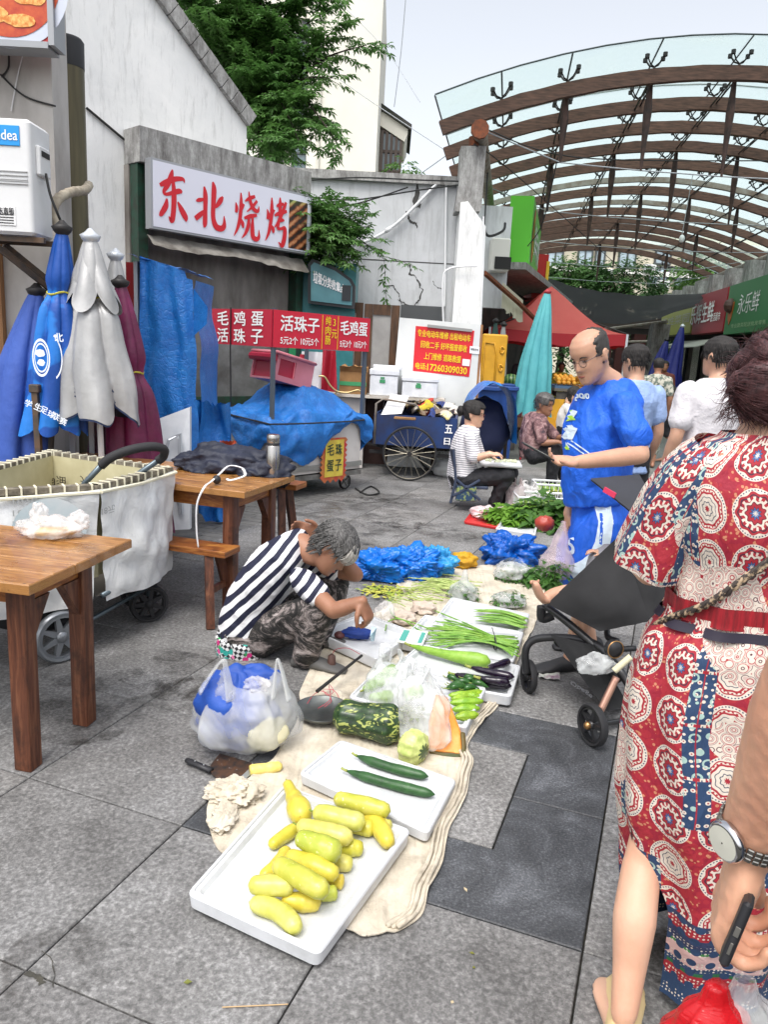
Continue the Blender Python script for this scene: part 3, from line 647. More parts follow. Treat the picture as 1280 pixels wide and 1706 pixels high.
for a,b in zip(yg,yg[1:]):
 for c_,d_ in zip(SG,SG[1:]):
  m=MB();c0,d0,a0,b0=c_+.012,d_-.012,a+.012,b-.012
  P4=[cpt(c0,a0,.27),cpt(d0,a0,.27),cpt(d0,b0,.27),cpt(c0,b0,.27)];m.prism(P4,(0,0,.02));part('glass_pane',m,CG,cn)
m=MB()
for c_ in SG:
 m.tube([cpt(c_,y,.265)for y in(10.85,18,28.9)],.012,4)
for y in yg:m.tube([cpt(-HALF+2*HALF*k/16,y,.28)for k in range(17)],.011,4)
part('glass_seam',m,M('seam_grey',(.05,.07,.07),.6),cn)
for i,y in enumerate(ys):
 for s in(SG[1:-1]if i<9 else[]):
  m=MB();p=cpt(s,y,.08);m.tube([p,p+V((0,0,.05))],.02,5)
  for sx in(-1,1):
   for sy in((-1,1)if i<6 else(-1,)):
    q=cpt(s+sx*.12,y+sy*.08,.245);m.tube([p+V((0,0,.04)),(p+q)/2+V((0,0,-.01)),q],.012,4);m.tube([q+V((0,0,-.03)),q+V((0,0,.02))],.032,6)
  part('spider_fitting',m,DSTEEL,cn)
for i,y in enumerate(ys):
 if i in(0,3,6,9,12):
  bot=[]
  for s in(SG[2:-1]if i<7 else SG[2:-1:2]):
   m=MB();ln=.42+.85*(1-(s/3.8)**2);top=cpt(s,y+.14,-.02);m.tube([top,top-V((0,0,ln*.35)),top-V((0,0,ln*.8)),top-V((0,0,ln))],[.03,.062,.03,.018],6);bot.append(top-V((0,0,ln)))
   part('hanging_strut',m,M('dark_timber','#4a362f',.8,c2='#2a201c',ns=9),cn)
  m=MB();m.tube([cpt(-3.7,y+.14,-.2)]+bot+[cpt(3.7,y+.14,-.2)],.009,4);part('tie_cable',m,MATS['wire_grey']if 'wire_grey' in MATS else DSTEEL,cn)
m=MB()
for s in SG[2:-1]:
 for o in(-.04,.04):m.tube([cpt(s+o,y,-.02+o*.6)for y in(11.4,15,20,24,28.6)],.014,4)
 for a,b in zip(ys,ys[1:]):
  m.tube([cpt(s-.04,a,-.045),cpt(s+.04,b,.0)],.007,3)
part('purlin_lattice',m,DSTEEL,cn)
lamp=thing('hanging_lamp','white bulb lamp hanging under the glass canopy','lamp',D(1137,398,16))
m=MB();m.ell(D(1137,398,16),(.055,.055,.08),su=12,sv=8);part('bulb',m,M('bulb_white','#dfe3e3',.4),lamp,smooth=True)
m=MB();q=D(1137,392,16);m.tube([q,V((q.x+.06,16,5.2))],.008,4);part('cord',m,MATS['wire_grey'],lamp)
for k,(a,b,c_,sag)in enumerate((((810,215,11.6),(960,262,12),(1280,268,12.4),0),((790,240,11.2),(870,300,13),(1060,470,20),0),((930,262,12),(905,370,12.5),(880,410,13),0))):
 m=MB();m.tube(catmull([D(*a),D(*b),D(*c_)],8),.009,4);solo('lane_wire',m,MATS['black_cable'],['black wire strung across below the canopy front','long thin wire slanting down below the canopy','loose wire end hanging near the green sign'][k],'wire')
# -- left shops under the canopy --
ls=thing('left_shop','dim shop front with cables and a ragged awning behind the column','shop',(3.3,17,0))
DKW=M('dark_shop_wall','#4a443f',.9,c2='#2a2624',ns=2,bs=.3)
a_,b_=D(800,600,14.2),D(905,600,23)
dv=V((b_.x-a_.x,b_.y-a_.y,0)).normalized()
m=MB();m.box((D(808,500,14).x-.4,14.0,3.2),(1.5,.2,1.7));m.box((D(780,500,14).x-.4,14.0,1.2),(1.,.2,2.36));part('end_wall',m,GREY,ls)
def SH(k,z,o=0):return V((a_.x+.1,a_.y,0))+dv*k+V((dv.y,-dv.x,0))*o+ZU*z
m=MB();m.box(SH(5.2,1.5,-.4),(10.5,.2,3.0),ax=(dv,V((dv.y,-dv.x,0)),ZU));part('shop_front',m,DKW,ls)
m=MB();m.box(SH(5.2,3.1,.1),(10.5,1.0,.12),ax=(dv,V((dv.y,-dv.x,0)),ZU));part('canopy_slab',m,CONC,ls)
m=MB();w0,w1=D(818,398,13.8),D(845,455,13.8);m.bevbox(((w0.x+w1.x)/2,13.75,(w0.z+w1.z)/2),(w1.x-w0.x,.3,w0.z-w1.z),.03);part('white_box',m,M('aged_white','#dcdad2',.6),ls)
m=MB();m.box(((w0.x+w1.x)/2+.05,13.58,w1.z+.14),(.28,.02,.2));part('box_vent',m,MATS['slot_dark'],ls)
m=MB();m.tube([D(808,455,12.6),D(865,505,13.6),D(900,540,15)],.045,6);part('awning_pipe',m,MATS['rust_orange'],ls)
m=MB();m.grid(lambda u,w:D(838,470,13.4)+(D(872,500,14.2)-D(838,470,13.4))*u+V((.02*sin(u*40)*w,-.1*w,-.42*w*(1+.25*N((u*12,3,0))))),40,5);part('fringe',m,M('fringe_cream','#b9b6a0',.9),ls,smooth=True)
m=MB();m.tube(catmull([D(806,360,13),D(812,392,13),D(838,385,13.2),D(842,372,13.4)],6),.022,5);m.tube([D(815,250,13.4),D(806,400,13.0)],.014,5);part('cable_bundle',m,MATS['black_cable'],ls)
for k in range(9):
 m=MB();c_=SH(.6+k*.9,.35+.5*(k%2),.45);m.bevbox(c_,(.5,.45,.28),.02,rz=k*.3);solo('goods_crate',m,M('crate_%d'%(k%3),('#7b5b42','#8b8f8a','#54423a')[k%3],.8,rnd=.2),['brown crate','grey crate','dark crate'][k%3]+' of goods number of the row before the dim left shop, '+['nearest','second','third','fourth','fifth','sixth','seventh','eighth','farthest'][k],'crate','crates along the left shop front')
gs=thing('green_shop_sign','bright green fruit shop sign box seen from its side','sign',D(860,455,16))
A_,B_=D(852,326,14.6),D(852,452,14.6);g0=V((A_.x,14.6,0));gd=V((D(888,400,18.6).x-A_.x-.25,4.0,0)).normalized();gn=V((gd.y,-gd.x,0));zt_,zb_=A_.z,B_.z;gl=4.1
GRN=M('sign_green',(.11,.52,.03),.45);t_=.42
m=MB();m.box(g0+gd*gl/2-gn*.0+gn*(t_/2)+ZU*(zt_+zb_)/2,(gl,t_,zt_-zb_),ax=(gd,-gn,ZU));part('sign_box',m,GRN,gs)
fo=g0+gd*.35+gn*(t_+.012)+ZU*(zb_+.38)
m=MB();c0=g0+gd*.75+gn*(t_+.010)+ZU*(zb_+.72)
m.add([c0+gd*.34*cos(k*pi/16)+ZU*.48*sin(k*pi/16)for k in range(32)],[tuple(range(32))]);part('logo',m,M('logo_red',(.6,.05,.02),.5),gs)
m=MB();m.add([c0+gn*.004+gd*.25*cos(k*pi/16)+ZU*.38*sin(k*pi/16)for k in range(32)],[tuple(range(32))]);part('logo',m,M('logo_yellow',(.75,.45,.03),.5),gs)
m=MB();text(m,'鲜丰',g0+gd*.58+gn*(t_+.018)+ZU*(zb_+.5),gd,ZU,.34,.5,gn);part('logo',m,M('logo_green',(.05,.28,.02),.5),gs)
m=MB();text(m,'鲜丰水果',g0+gd*1.25+gn*(t_+.012)+ZU*(zb_+.42),gd,ZU,2.5,.62,gn,bold=.03);part('lettering',m,M('letter_white','#f4f4f4',.5),gs)
rs=thing('red_side_sign','tall red sign panel with a yellow strip beyond the green sign','sign',D(895,480,19))
m=MB();r0,r1=D(886,427,19.5),D(902,500,19.5);m.box(((r0.x+r1.x)/2,19.6,(r0.z+r1.z)/2),(r1.x-r0.x,1.2,r0.z-r1.z));part('panel',m,M('panel_red',(.42,.012,.012),.5),rs)
m=MB();m.box((r1.x-.01,18.97,(r0.z+r1.z)/2-.1),(.07,.04,.9));part('strip',m,MATS['logo_yellow'],rs)
# -- right hand shops --
rsh=thing('right_shops','row of shops with fascia signs along the right side of the lane','shop',(8.6,20,0))
SP0,SP1=V((7.25,14.2,0)),V((9.3,27.5,0));sdv=(SP1-SP0).normalized();snn=V((-sdv.y,sdv.x,0));SL=(SP1-SP0).length
def onS(px,py,o=0):return PL(px,py,SP0+snn*o,snn)
def SS(k,z,o=0):return SP0+sdv*k+snn*o+ZU*z
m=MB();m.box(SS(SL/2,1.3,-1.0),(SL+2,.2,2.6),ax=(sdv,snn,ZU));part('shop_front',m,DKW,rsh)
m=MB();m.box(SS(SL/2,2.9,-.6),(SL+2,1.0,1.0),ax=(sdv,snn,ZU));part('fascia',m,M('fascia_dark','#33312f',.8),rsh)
m=MB();m.box(SS(SL/2,3.2,-1.6),(SL+2,.5,1.0),ax=(sdv,snn,ZU));part('roof_block',m,CONC,rsh)
for k in range(9):
 m=MB();m.box(SS(.5+k*1.6,3.62,-.2),(.5,.35,.55),ax=(sdv,snn,ZU))
 part('pipe_pedestal',m,CONC,rsh)
for k in range(7):m=MB();m.box(SS(.9+k*2.0,1.2,-.85),(.9,.1,2.2),ax=(sdv,snn,ZU));part('shop_door',m,M('door_glass_dark',(.03,.035,.04),.2,rnd=.4),rsh)
def fas(name,lab,px0,px1,col,z0,z1):
 k0=(onS(px0,540)-SP0).dot(sdv);k1=(onS(px1,540)-SP0).dot(sdv);k0,k1=min(k0,k1),max(k0,k1)
 o=thing(name,lab,'sign',SS((k0+k1)/2,z0,.1));m=MB();m.box(SS((k0+k1)/2,(z0+z1)/2,.06),(k1-k0-.03,.3,z1-z0),ax=(sdv,snn,ZU));part('board',m,col,o);return o,k0,k1
X_=-sdv
GRN2=M('sign_deep_green',(.03,.20,.06),.5);RED2=M('sign_dull_red',(.33,.02,.03),.5)
o,k0,k1=fas('fascia_sign','green fascia sign with white characters and a small pot emblem at the right edge',1420,1224,GRN2,2.28,3.36)
k0r=(onS(1280,540)-SP0).dot(sdv);kk=lambda px:(onS(px,520)-SP0).dot(sdv)
m=MB();ka=kk(1247);kb=kk(1283);text(m,'永乐鲜',SS(ka,2.68,.22),X_,ZU,ka-kb,.42,snn,bold=.0);part('lettering',m,MATS['letter_white'],o)
m=MB();ka,kb=kk(1240),kk(1300);text(m,'专业蔬菜配送批发零售',SS(ka,2.40,.22),X_,ZU,ka-kb,.09,snn,bold=.0);part('lettering',m,M('letter_pale_green','#a9c49a',.5),o)
m=MB();ka=kk(1235);m.prism([SS(ka+.28,2.95,.215),SS(ka-.25,2.98,.215),SS(ka-.12,2.60,.215),SS(ka,2.48,.215),SS(ka+.12,2.60,.215)],snn*.01);part('emblem',m,M('emblem_orange',(.5,.14,.03),.5),o)
m=MB();m.ell(SS(ka,2.9,.23),(.16,.16,.17),su=10,sv=6);part('emblem',m,M('emblem_brown',(.08,.04,.03),.5),o)
o,k0,k1=fas('fascia_sign','dull red fascia sign with raised white characters and smaller text',1222,1168,RED2,2.36,3.36)
m=MB();ka,kb=kk(1168)-.05,kk(1207);text(m,'乐辉生鲜',SS(ka,2.62,.24),X_,ZU,(ka-kb),.50,snn,bold=.03);part('lettering',m,MATS['letter_white'],o)
m=MB();ka,kb=kk(1204),kk(1220);text(m,'生活超市',SS(ka,2.62,.24),X_,ZU,(ka-kb),.20,snn,bold=.03);part('lettering',m,MATS['letter_white'],o)
o,k0,k1=fas('fascia_sign','shaded olive yellow fascia sign next to the red one',1166,1113,M('sign_olive',(.28,.30,.04),.5),2.42,3.1)
m=MB();ka,kb=k1-.2,k0+.3;text(m,'百姓菜园',SS(ka,2.72,.22),X_,ZU,(ka-kb),.26,snn);part('lettering',m,M('letter_dim','#9fa08f',.6),o)
nt=NT('shade_net');nt.P(Base_Color=(.010,.010,.012),Roughness=.9);tr=nt.n.new('ShaderNodeBsdfTransparent');mx=nt.n.new('ShaderNodeMixShader');mx.inputs[0].default_value=.93
nt.l(tr.outputs[0],mx.inputs[1]);nt.l(nt.p.outputs[0],mx.inputs[2]);nt.l(mx.outputs[0],nt.out.inputs[0])
m=MB();nl,nr_=D(905,462,24),D(1178,488,21);nl2,nr2=D(905,500,23),D(1165,505,20)
def netf(u,w):
 a=nl+(nr_-nl)*u;b=nl2+(nr2-nl2)*u;p=a+(b-a)*w;sag=sin(pi*u)*(.25+.35*w);return p+V((0,0,-sag+.05*N((u*7,w*3,0))))
m.grid(netf,40,8);solo('shade_net',m,nt.m,'black shade net slung across the lane under the canopy','net',smooth=True)
pv=thing('market_pavilion','open market hall with dark red posts beyond the red tent','pavilion',D(1050,600,27))
m=MB();c_=D(1000,545,29);m.box((c_.x+1,30,D(1000,545,27).z+.2),(13,6,.35));part('roof',m,M('pav_roof','#3b322e',.8),pv)
for k,px in enumerate((1005,1032,1060)):
 p=D(px,600,27.3);m=MB();m.box((p.x,27.3,1.25),(.42,.42,2.5));part('post',m,M('dark_red_post','#4d2523',.7),pv)
p=D(1100,600,22);m=MB();q0,q1=D(1108,540,22),D(1096,610,22);m.prism([(q0.x-.30,22,q0.z),(q0.x+.18,22,q0.z),(q0.x+.12,22,0),(q0.x-.38,22,0)],(0,.35,0));part('concrete_post',m,CONC,pv)
m=MB();m.tube([D(1000,550,24),D(1112,536,21.8)],.05,6);m.tube([D(1030,570,26),D(1110,568,24)],.04,6);part('rail_pipe',m,PSTEEL,pv)
# -- distance: housing and greenery --
YH=62.
hs_=thing('housing_block','cream housing block with air conditioners far behind the canopy','building',(D(1000,500,YH).x+8,YH,0))
xl,xr_=D(860,430,YH).x,D(1330,430,YH).x;zt_=D(1000,385,YH).z
m=MB();m.box(((xl+xr_)/2,YH+4,zt_/2),(xr_-xl,8,zt_));part('wall',m,M('housing_cream','#d9d2bd',.85,c2='#c9c1ac',ns=.3),hs_)
for zz in(D(1000,400,YH).z,D(1000,452,YH).z):
 m=MB();m.box(((xl+xr_)/2,YH-.2,zz),(xr_-xl,.5,.35));part('balcony_band',m,M('band_white','#e9e8e2',.8),hs_)
WG=M('pale_window',(.42,.52,.58),.2,rnd=.2);
for px,py,w_,h_ in((975,430,22,24),(1000,430,14,24),(1045,432,26,26),(1062,462,0,0),(1098,462,32,30),(1118,455,10,18),(1138,462,22,28),(1162,462,14,26),(1105,428,24,22),(1150,430,24,22),(925,432,24,24),(1200,462,26,26),(1255,462,26,26)):
 if not w_:continue
 a_=D(px,py,YH-.05);ww_,h2_=w_/1260*YH,h_/1260*YH;fr=MB()
 for k in(-1,0,1):fr.box((a_.x+k*ww_/2,YH-.12,a_.z),(.12,.2,h2_+.12))
 for k in(-1,1):fr.box((a_.x,YH-.12,a_.z+k*h2_/2),(ww_-.13,.2,.12))
 w__=part('window',fr,FRM,hs_);m=MB();m.box((a_.x,YH-.08,a_.z),(ww_-.12,.1,h2_-.12));part('pane',m,WG,w__)
for k,(px,py)in enumerate(((1083,448),(1105,475),(1180,448),(1205,476),(1250,452),(998,455),(1012,456))):
 a_=D(px,py,YH-.5);u_=thing('wall_air_conditioner','tiny white air conditioner on the far housing block, '+['beside the dark tree','under the middle windows','near the roof pipe','below the right end','far right above the green sign','left of the pair over the trees','right of the pair over the trees'][k],'air conditioner',a_,'air conditioners on the far housing block')
 m=MB();m.bevbox(a_,(.95,.4,.68),.05);part('casing',m,WHT,u_);m=MB();m.lathe([(.25,0),(.25,.02),(.02,.02)],a_+V((-.1,-.2,0)),14,R=Matrix.Rotation(pi/2,3,'X'));part('fan_grille',m,DSTEEL,u_)
# -- trees --
def leafmat(name,c,c2,ns=1.2):
 return M(name,c,.45,c2=c2,ns=ns,lo=.3,hi=.7,trans=.35,spec=.4)
def crown(mb,c,r,ntwig,nleaf,L,ls,seed=0,flat=.8,out=.75,test=None):
 rng=random.Random(seed);c=V(c)
 for k in range(ntwig):
  for _ in range(30):
   d=V((rng.gauss(0,1),rng.gauss(0,1),rng.gauss(0,1))).normalized();q=rng.random()**.4;p=c+V((d.x*r[0]*q,d.y*r[1]*q,d.z*r[2]*q))
   if N(p,1.1,seed)>-.22 and(test is None or test(p)):break
  dr=(V((d.x,d.y,d.z*.3))+V((rng.uniform(-.5,.5),rng.uniform(-.5,.5),rng.uniform(-.3,.1)))).normalized()
  for j in range(nleaf):
   tt=j/nleaf;q=p+dr*(L*tt)-ZU*(L*.35*tt*tt);sd_=dr.cross(ZU).normalized()*(1 if j%2 else-1)
   ld=(sd_*.8+dr*.7+V((rng.uniform(-.3,.3),rng.uniform(-.3,.3),rng.uniform(-.5,.0)))).normalized();nn=V((rng.uniform(-.3,.3),rng.uniform(-.3,.3),1)).normalized()
   s_=ls*rng.uniform(.7,1.25);leafy(mb,q,ld,s_,s_*.28,nn,.15)
def palm_leaf(mb,c,d,s,nn):
 """maple-like leaf of five lobes"""
 sd_=d.cross(nn).normalized();u=d
 for a,l in((-1.9,.55),(-1.0,.85),(0,1.),(1.0,.85),(1.9,.55)):
  dd=u*cos(a)+sd_*sin(a);t_=c+dd*s*l-ZU*s*l*.25;w_=sd_*cos(a)-u*sin(a);mb.add([c,c+dd*s*l*.5+w_*s*.17,t_,c+dd*s*l*.5-w_*s*.17],[(0,1,2,3)])
tr1=thing('maple_tree','leafy green tree leaning over the white building, top left','tree',(D(470,560,14.5).x,14.5,0))
tc=D(470,560,14.5);tr_top=D(455,160,14.5)
m=MB();m.tube(catmull([(tc.x,14.5,0),(tc.x-.1,14.4,2),(tr_top.x,14.5,4.6),(tr_top.x-.6,14.6,6.4)],5),[.16-.007*k for k in range(16)],8);part('trunk',m,M('bark','#3d342a',.9,c2='#241e18',ns=10,bs=.6),tr1)
BARK=MATS['bark'];m=MB();lf=MB();rng=random.Random(4)
lf2=MB()
def branch(p0,p1,r0,n=9,leafs=True,dens=1.0,sz=.12,mbl=None):
 P_=catmull([p0,(p0+p1)/2+V((0,0,.25)),p1],6);m.tube(P_,[r0*(1-.8*k/12)for k in range(13)],5)
 mbl=mbl or lf
 if not leafs:return
 for k in range(2,13):
  q=P_[k]
  for _ in range(max(1,int(1.85*dens))):
   td=((p1-p0).normalized()*.7+V((rng.gauss(0,.7),rng.gauss(0,.7),rng.gauss(0,.25)))).normalized();L=rng.uniform(.3,.6);nl_=int(8*dens)+3
   m.tube([q,q+td*L*.5,q+td*L-ZU*.06],.004,3)
   for j in range(nl_):
    w_=q+td*L*(j+1)/nl_-ZU*.06*(j/nl_)**2;sd_=td.cross(ZU).normalized()*(1 if j%2 else-1);d=(sd_+td*.6+V((rng.gauss(0,.3),rng.gauss(0,.3),rng.gauss(-.25,.25)))).normalized()
    palm_leaf(mbl,w_+d*.04,d,sz*rng.uniform(.7,1.2),V((rng.gauss(0,.35),rng.gauss(0,.35),1)).normalized())
hub=D(430,190,14.5)
for(px,py,dd,dens)in((610,75,13.2,1.),(560,45,13.6,1.2),(555,130,13.4,1.),(520,90,13.8,1.4),(570,250,12.6,1.),(535,215,13,1.1),(505,170,13.4,1.2),(470,120,13.9,1.6),(450,60,14,1.8),(500,20,14.2,1.6),(400,30,14,1.8),(340,10,14,1.8),(330,60,14.4,1.8),(380,100,14,1.8),(420,140,13.6,1.8),(450,215,13.2,1.6),(470,260,12.8,1.4),(430,240,13.3,1.6),(500,240,12.9,1.3),(360,150,14.6,1.5),(420,80,14.8,1.8),(300,-30,14.5,1.8),(440,-30,14.2,1.8),(380,-20,14,1.8),(520,-10,14,1.5),(400,180,14.6,1.8),(560,10,14,1.),(480,170,14,1.4),(330,30,15,2),(420,40,15,2),(470,80,15,2),(390,130,15,2),(440,180,14.6,2),(460,235,13.8,2),(310,-10,13.6,1.5),(350,50,13.5,1.5)):
 tip=D(px,py,dd);st_=hub+(tip-hub)*rng.uniform(.0,.25)+V((rng.gauss(0,.2),rng.gauss(0,.2),rng.gauss(0,.3)));branch(st_,tip,.03,dens=dens)
part('branch',m,BARK,tr1,smooth=True);LFM=leafmat('maple_leaf',(.065,.17,.04),(.14,.28,.07));part('crown',lf,LFM,tr1)
tr2=thing('wall_sapling','leafy green branches poking out between the barbecue sign and the grey wall','tree',(D(515,560,11.5).x,11.3,0))
m=MB();lf=MB();h2=D(505,400,11.3);m.tube([V((h2.x,11.3,0)),h2],[.05,.03],6)
for(px,py,dd,dens)in((640,432,10.7,1.),(590,375,10.9,1.),(575,405,10.8,1.4),(555,365,11,1.3),(530,395,10.9,1.6),(560,430,10.8,1.3),(530,425,11,1.4),(520,365,11,1.4),(560,392,11,1.6),(530,380,10.7,1.8),(545,410,10.7,1.8)):
 branch(h2,D(px,py,dd),.015,dens=dens,sz=.09)
part('branch',m,BARK,tr2);part('crown',lf,LFM,tr2)
tr3=thing('rooftop_bush','small bush growing over the grey wall below the bay window','bush',D(672,300,20))
m=MB();crown(m,D(672,290,20),(.45,.4,.35),60,7,.3,.12,9);m.ell(D(672,296,20),(.05,.05,.2));part('foliage',m,leafmat('bush_leaf',(.06,.15,.03),(.14,.27,.06)),tr3)
def bgtree(label,px,py,d,rx,rz_,seed,mat,nt=260,ls=.28):
 c_=D(px,py,d);o=thing('tree',label,'tree',(c_.x,d,0));m=MB();m.tube([V((c_.x,d,0)),c_+V((.2,0,0))],[.22,.08],7)
 for k in range(7):a=k*.9;m.tube([c_-ZU*rz_*.5,c_+V((cos(a)*rx*.6,sin(a)*rx*.6,.2*k-.3))],[.08,.02],4)
 part('trunk',m,BARK,o);m=MB();crown(m,c_,(rx,rx,rz_),nt,10,.8,ls,seed);part('crown',m,mat,o)
LD=leafmat('leaf_dark',(.025,.08,.02),(.06,.14,.035),.7);LB=leafmat('leaf_bright',(.07,.16,.03),(.13,.26,.06),.7)
bgtree('dark green tree in the middle beyond the shade net',1037,474,38,1.5,1.35,3,LD,430,.22);bgtree('broad bright green tree left of the dark one',946,468,40,1.7,1.05,4,leafmat('leaf_mid',(.05,.13,.03),(.09,.2,.05)),560,.24)
bgtree('light green tree behind the right shop roofs',1190,460,36,1.6,1.1,5,LB,260,.24);bgtree('low green tree behind the pavilion posts',1070,560,42,3.4,2.0,6,LD,480,.3);bgtree('far green tree behind the olive sign',1160,550,40,2.6,2.2,7,LD,300,.3)
m=MB();hp0,hp1=D(1040,484,45),D(1170,490,45);crown(m,(hp0+hp1)/2,(2.6,.8,.5),240,9,.6,.22,11);solo('hedge',m,LD,'clipped green hedge below the far windows','hedge')
m=MB();crown(m,D(930,590,40),(8,2,2.4),500,9,.9,.32,13);solo('shrubbery',m,LD,'dark shrubs closing the end of the lane behind the stalls','shrubs',kind='stuff')
# === closed parasols and the tarpaulin rack on the left ===
def parasol(name,label,top,zb,r,mat,seed,pinch=None,nf=8,lean=(0,0),polemat=None,zfoot=0.,ragged=.06,dome=.0,lining=None):
 top=V(top);h=top.z-zb;o=thing(name,label,'parasol',(top.x+lean[0]*1.3,top.y+lean[1]*1.3,0))
 def rad(t):
  a=r*(.10+.90*t**.75)
  if pinch:a*=1-pinch[1]*exp(-((t-pinch[0])/.05)**2)
  return a
 m=MB();R=[];R2_=[];n=96;L=44
 for i in range(L+1):
  t=i/L;ring=[]
  for k in range(n):
   a=2*pi*k/n;f=abs(cos(nf*a/2+seed+.5*sin(3*t+seed)))**.7;q=rad(t)*(1-.42*t**.5*(1-f)+.20*N((cos(a)*1.4,sin(a)*1.4,t*2.2+seed),1.2)*t**.4+.07*abs(N((cos(a)*4,sin(a)*4,t*3+seed),1.3))*t)
   z=top.z-h*t-(ragged*h*(.2+f+.6*N((cos(a)*1.5,sin(a)*1.5,seed),1.4))*t**4 if t>.4 else 0)
   ring.append(V((top.x+lean[0]*t*h+q*cos(a),top.y+lean[1]*t*h+q*sin(a)*.8,z)))
  R.append(ring)
 if dome:
  for i in range(27):
   t=i/26;ring=[]
   for k in range(n):
    a=2*pi*k/n;f=abs(cos(2.5*a+1.1+.25*sin(4*t)))**.8;q=r*(.09+dome*t**1.1*(.58+.42*f)*(1+.22*N((cos(a)*1.3,sin(a)*1.3,t*2),1)))
    ring.append(V((top.x+q*cos(a),top.y+q*sin(a)*.85,top.z+.002-h*.40*t+.13*h*(f-.55)*t**3*-1)))
   R2_.append(ring)
  m2=MB();m2.rings(R2_);part('upper_flap',m2,mat,o,smooth=True)
 m.rings(R,uv=lambda i,j:(j/n,1-i/L));c=part('canopy',m,mat,o,smooth=True)
 if lining:
  m=MB();m.rings([[V((p.x*.985+.015*top.x,p.y*.985+.015*top.y,p.z-.012))for p in r_]for r_ in R[20:]]);part('lining',m,lining,o,smooth=True)
 m=MB();m.lathe([(.012,.045),(.035,.02),(.062,.005),(.05,-.02),(.03,-.04)],top,12);part('finial',m,polemat or DSTEEL,o,smooth=True)
 m=MB();m.tube([top,(top.x+lean[0]*top.z,top.y+lean[1]*top.z,zfoot)],.019,8);part('pole',m,polemat or DSTEEL,o)
 if pinch:
  m=MB();t=pinch[0];q=rad(t)*1.0;m.tube([V((top.x+lean[0]*t*h+q*cos(a*pi/8),top.y+lean[1]*t*h+q*.82*sin(a*pi/8),top.z-h*t+.01*sin(a)))for a in range(17)],.006,5);part('tie_string',m,M('yellow_string',(.5,.45,.05),.7),o)
 return o
def cloth(name,c,rough=.5,spec=.5,c2=None,bs=.35,sheen=0):return M(name,c,rough,c2=c2,ns=3,nd=6,bs=bs,bscale=14,bd=.02,spec=spec)
PB=cloth('periwinkle_fabric','#3b5cae',.65,c2='#32509e')
parasol('closed_parasol','plain periwinkle blue closed parasol, leftmost',D(60,484,4.85),.55,.30,PB,1.3,nf=6,lean=(-.21,0))
t=NT('printed_blue_fabric');uvn=t.co('UV');x_,y_,z_=t.xyz(t.co('Object'))
nz=t.noise(t.co('Object'),3.4,3,.5,.5);c=t.mix(t.ramp(nz,[(.50,0.),(.54,1.)]),'#0b4a9f','#1673c9');t.set(t.p.inputs['Base Color'],c);t.P(Roughness=.5);t.bump(t.noise(t.co('Object'),12,5,.6),.3,.02)
o=parasol('closed_parasol','tall blue closed parasol with white league lettering tied with yellow string',D(103,380,4.72),1.0,.21,t.m,2.1,pinch=(.33,.35),nf=7,lean=(-.09,0))
bp=D(86,620,4.72);m=MB();WT=M('cloth_white_print','#e8eef6',.6)
def pr(px,py,w,s,rot=-.25,d=4.5,mb=None,bold=.03):
 c_=D(px,py,d);X=V((cos(rot),0,sin(rot)));Y=V((-sin(rot),0,cos(rot)));text(mb,s,c_,X,Y,w,w,V((0,-1,0)),bold)
part_l=MB()
for s,px,py in(('学',40,672),('生',56,678),('足',66,683),('球',78,690),('联',86,694),('赛',98,702)):pr(px,py+3,.042,s,-.38,mb=part_l)
pr(92,570,.05,'北',.1,mb=part_l)
part('lettering',part_l,WT,o)
m=MB()
def ringp(m,px,py,r,w,d=4.5,asp=1.3,n=28,a0=0,a1=2*pi):
 c_=D(px,py,d);vs=[]
 for k in range(n+1):
  a=a0+(a1-a0)*k/n
  for q in(r,r-w):vs.append(V((c_.x+q*cos(a)*.62,d,c_.z+q*sin(a)*asp)))
 m.add(vs,[(2*k,2*k+1,2*k+3,2*k+2)for k in range(n)])
ringp(m,68,596,.085,.012);ringp(m,68,596,.066,.008);ringp(m,86,596,.10,.010,a0=-1.2,a1=1.2)
for(px,py,r)in((66,588,.028),(68,604,.024),(92,560,.012)):disc(m,D(px,py,4.495).x,D(px,py,4.495).z,4.495,r,r*.8,px,16,.35)
part('emblem',m,WT,o)
NAVY=cloth('navy_fabric',(.015,.03,.09),.7)
SILV=M('silver_fabric','#b7b7b6',.40,.2,c2='#9b9b9b',ns=2.5,nd=6,bs=.25,bscale=6,bd=.03)
SILV=MATS['silver_fabric']
parasol('closed_parasol','silver closed parasol with a navy lining in front of the blue tarpaulin',D(150,394,4.75),1.13,.265,SILV,.4,pinch=(.37,.55),nf=5,lean=(.025,0),ragged=.10,dome=.62,lining=NAVY,polemat=M('white_metal_pole','#cfd4da',.35,.3))
parasol('closed_parasol','second silver parasol mostly hidden behind the first',D(192,425,5.5),1.2,.2,SILV,4.4,nf=5,polemat=MATS['white_metal_pole'])
MAR=cloth('maroon_fabric','#7d1a52',.45,c2='#4d1232')
parasol('closed_parasol','crumpled maroon closed parasol beside the blue tarpaulin',D(200,470,5.1),.5,.25,MAR,3.1,pinch=(.42,.3),nf=5,lean=(.07,0),ragged=.2)
parasol('closed_parasol','dark plum parasol low behind the silver one',D(175,640,5.2),.3,.22,cloth('plum_fabric','#40162f',.6),6.1,nf=5)
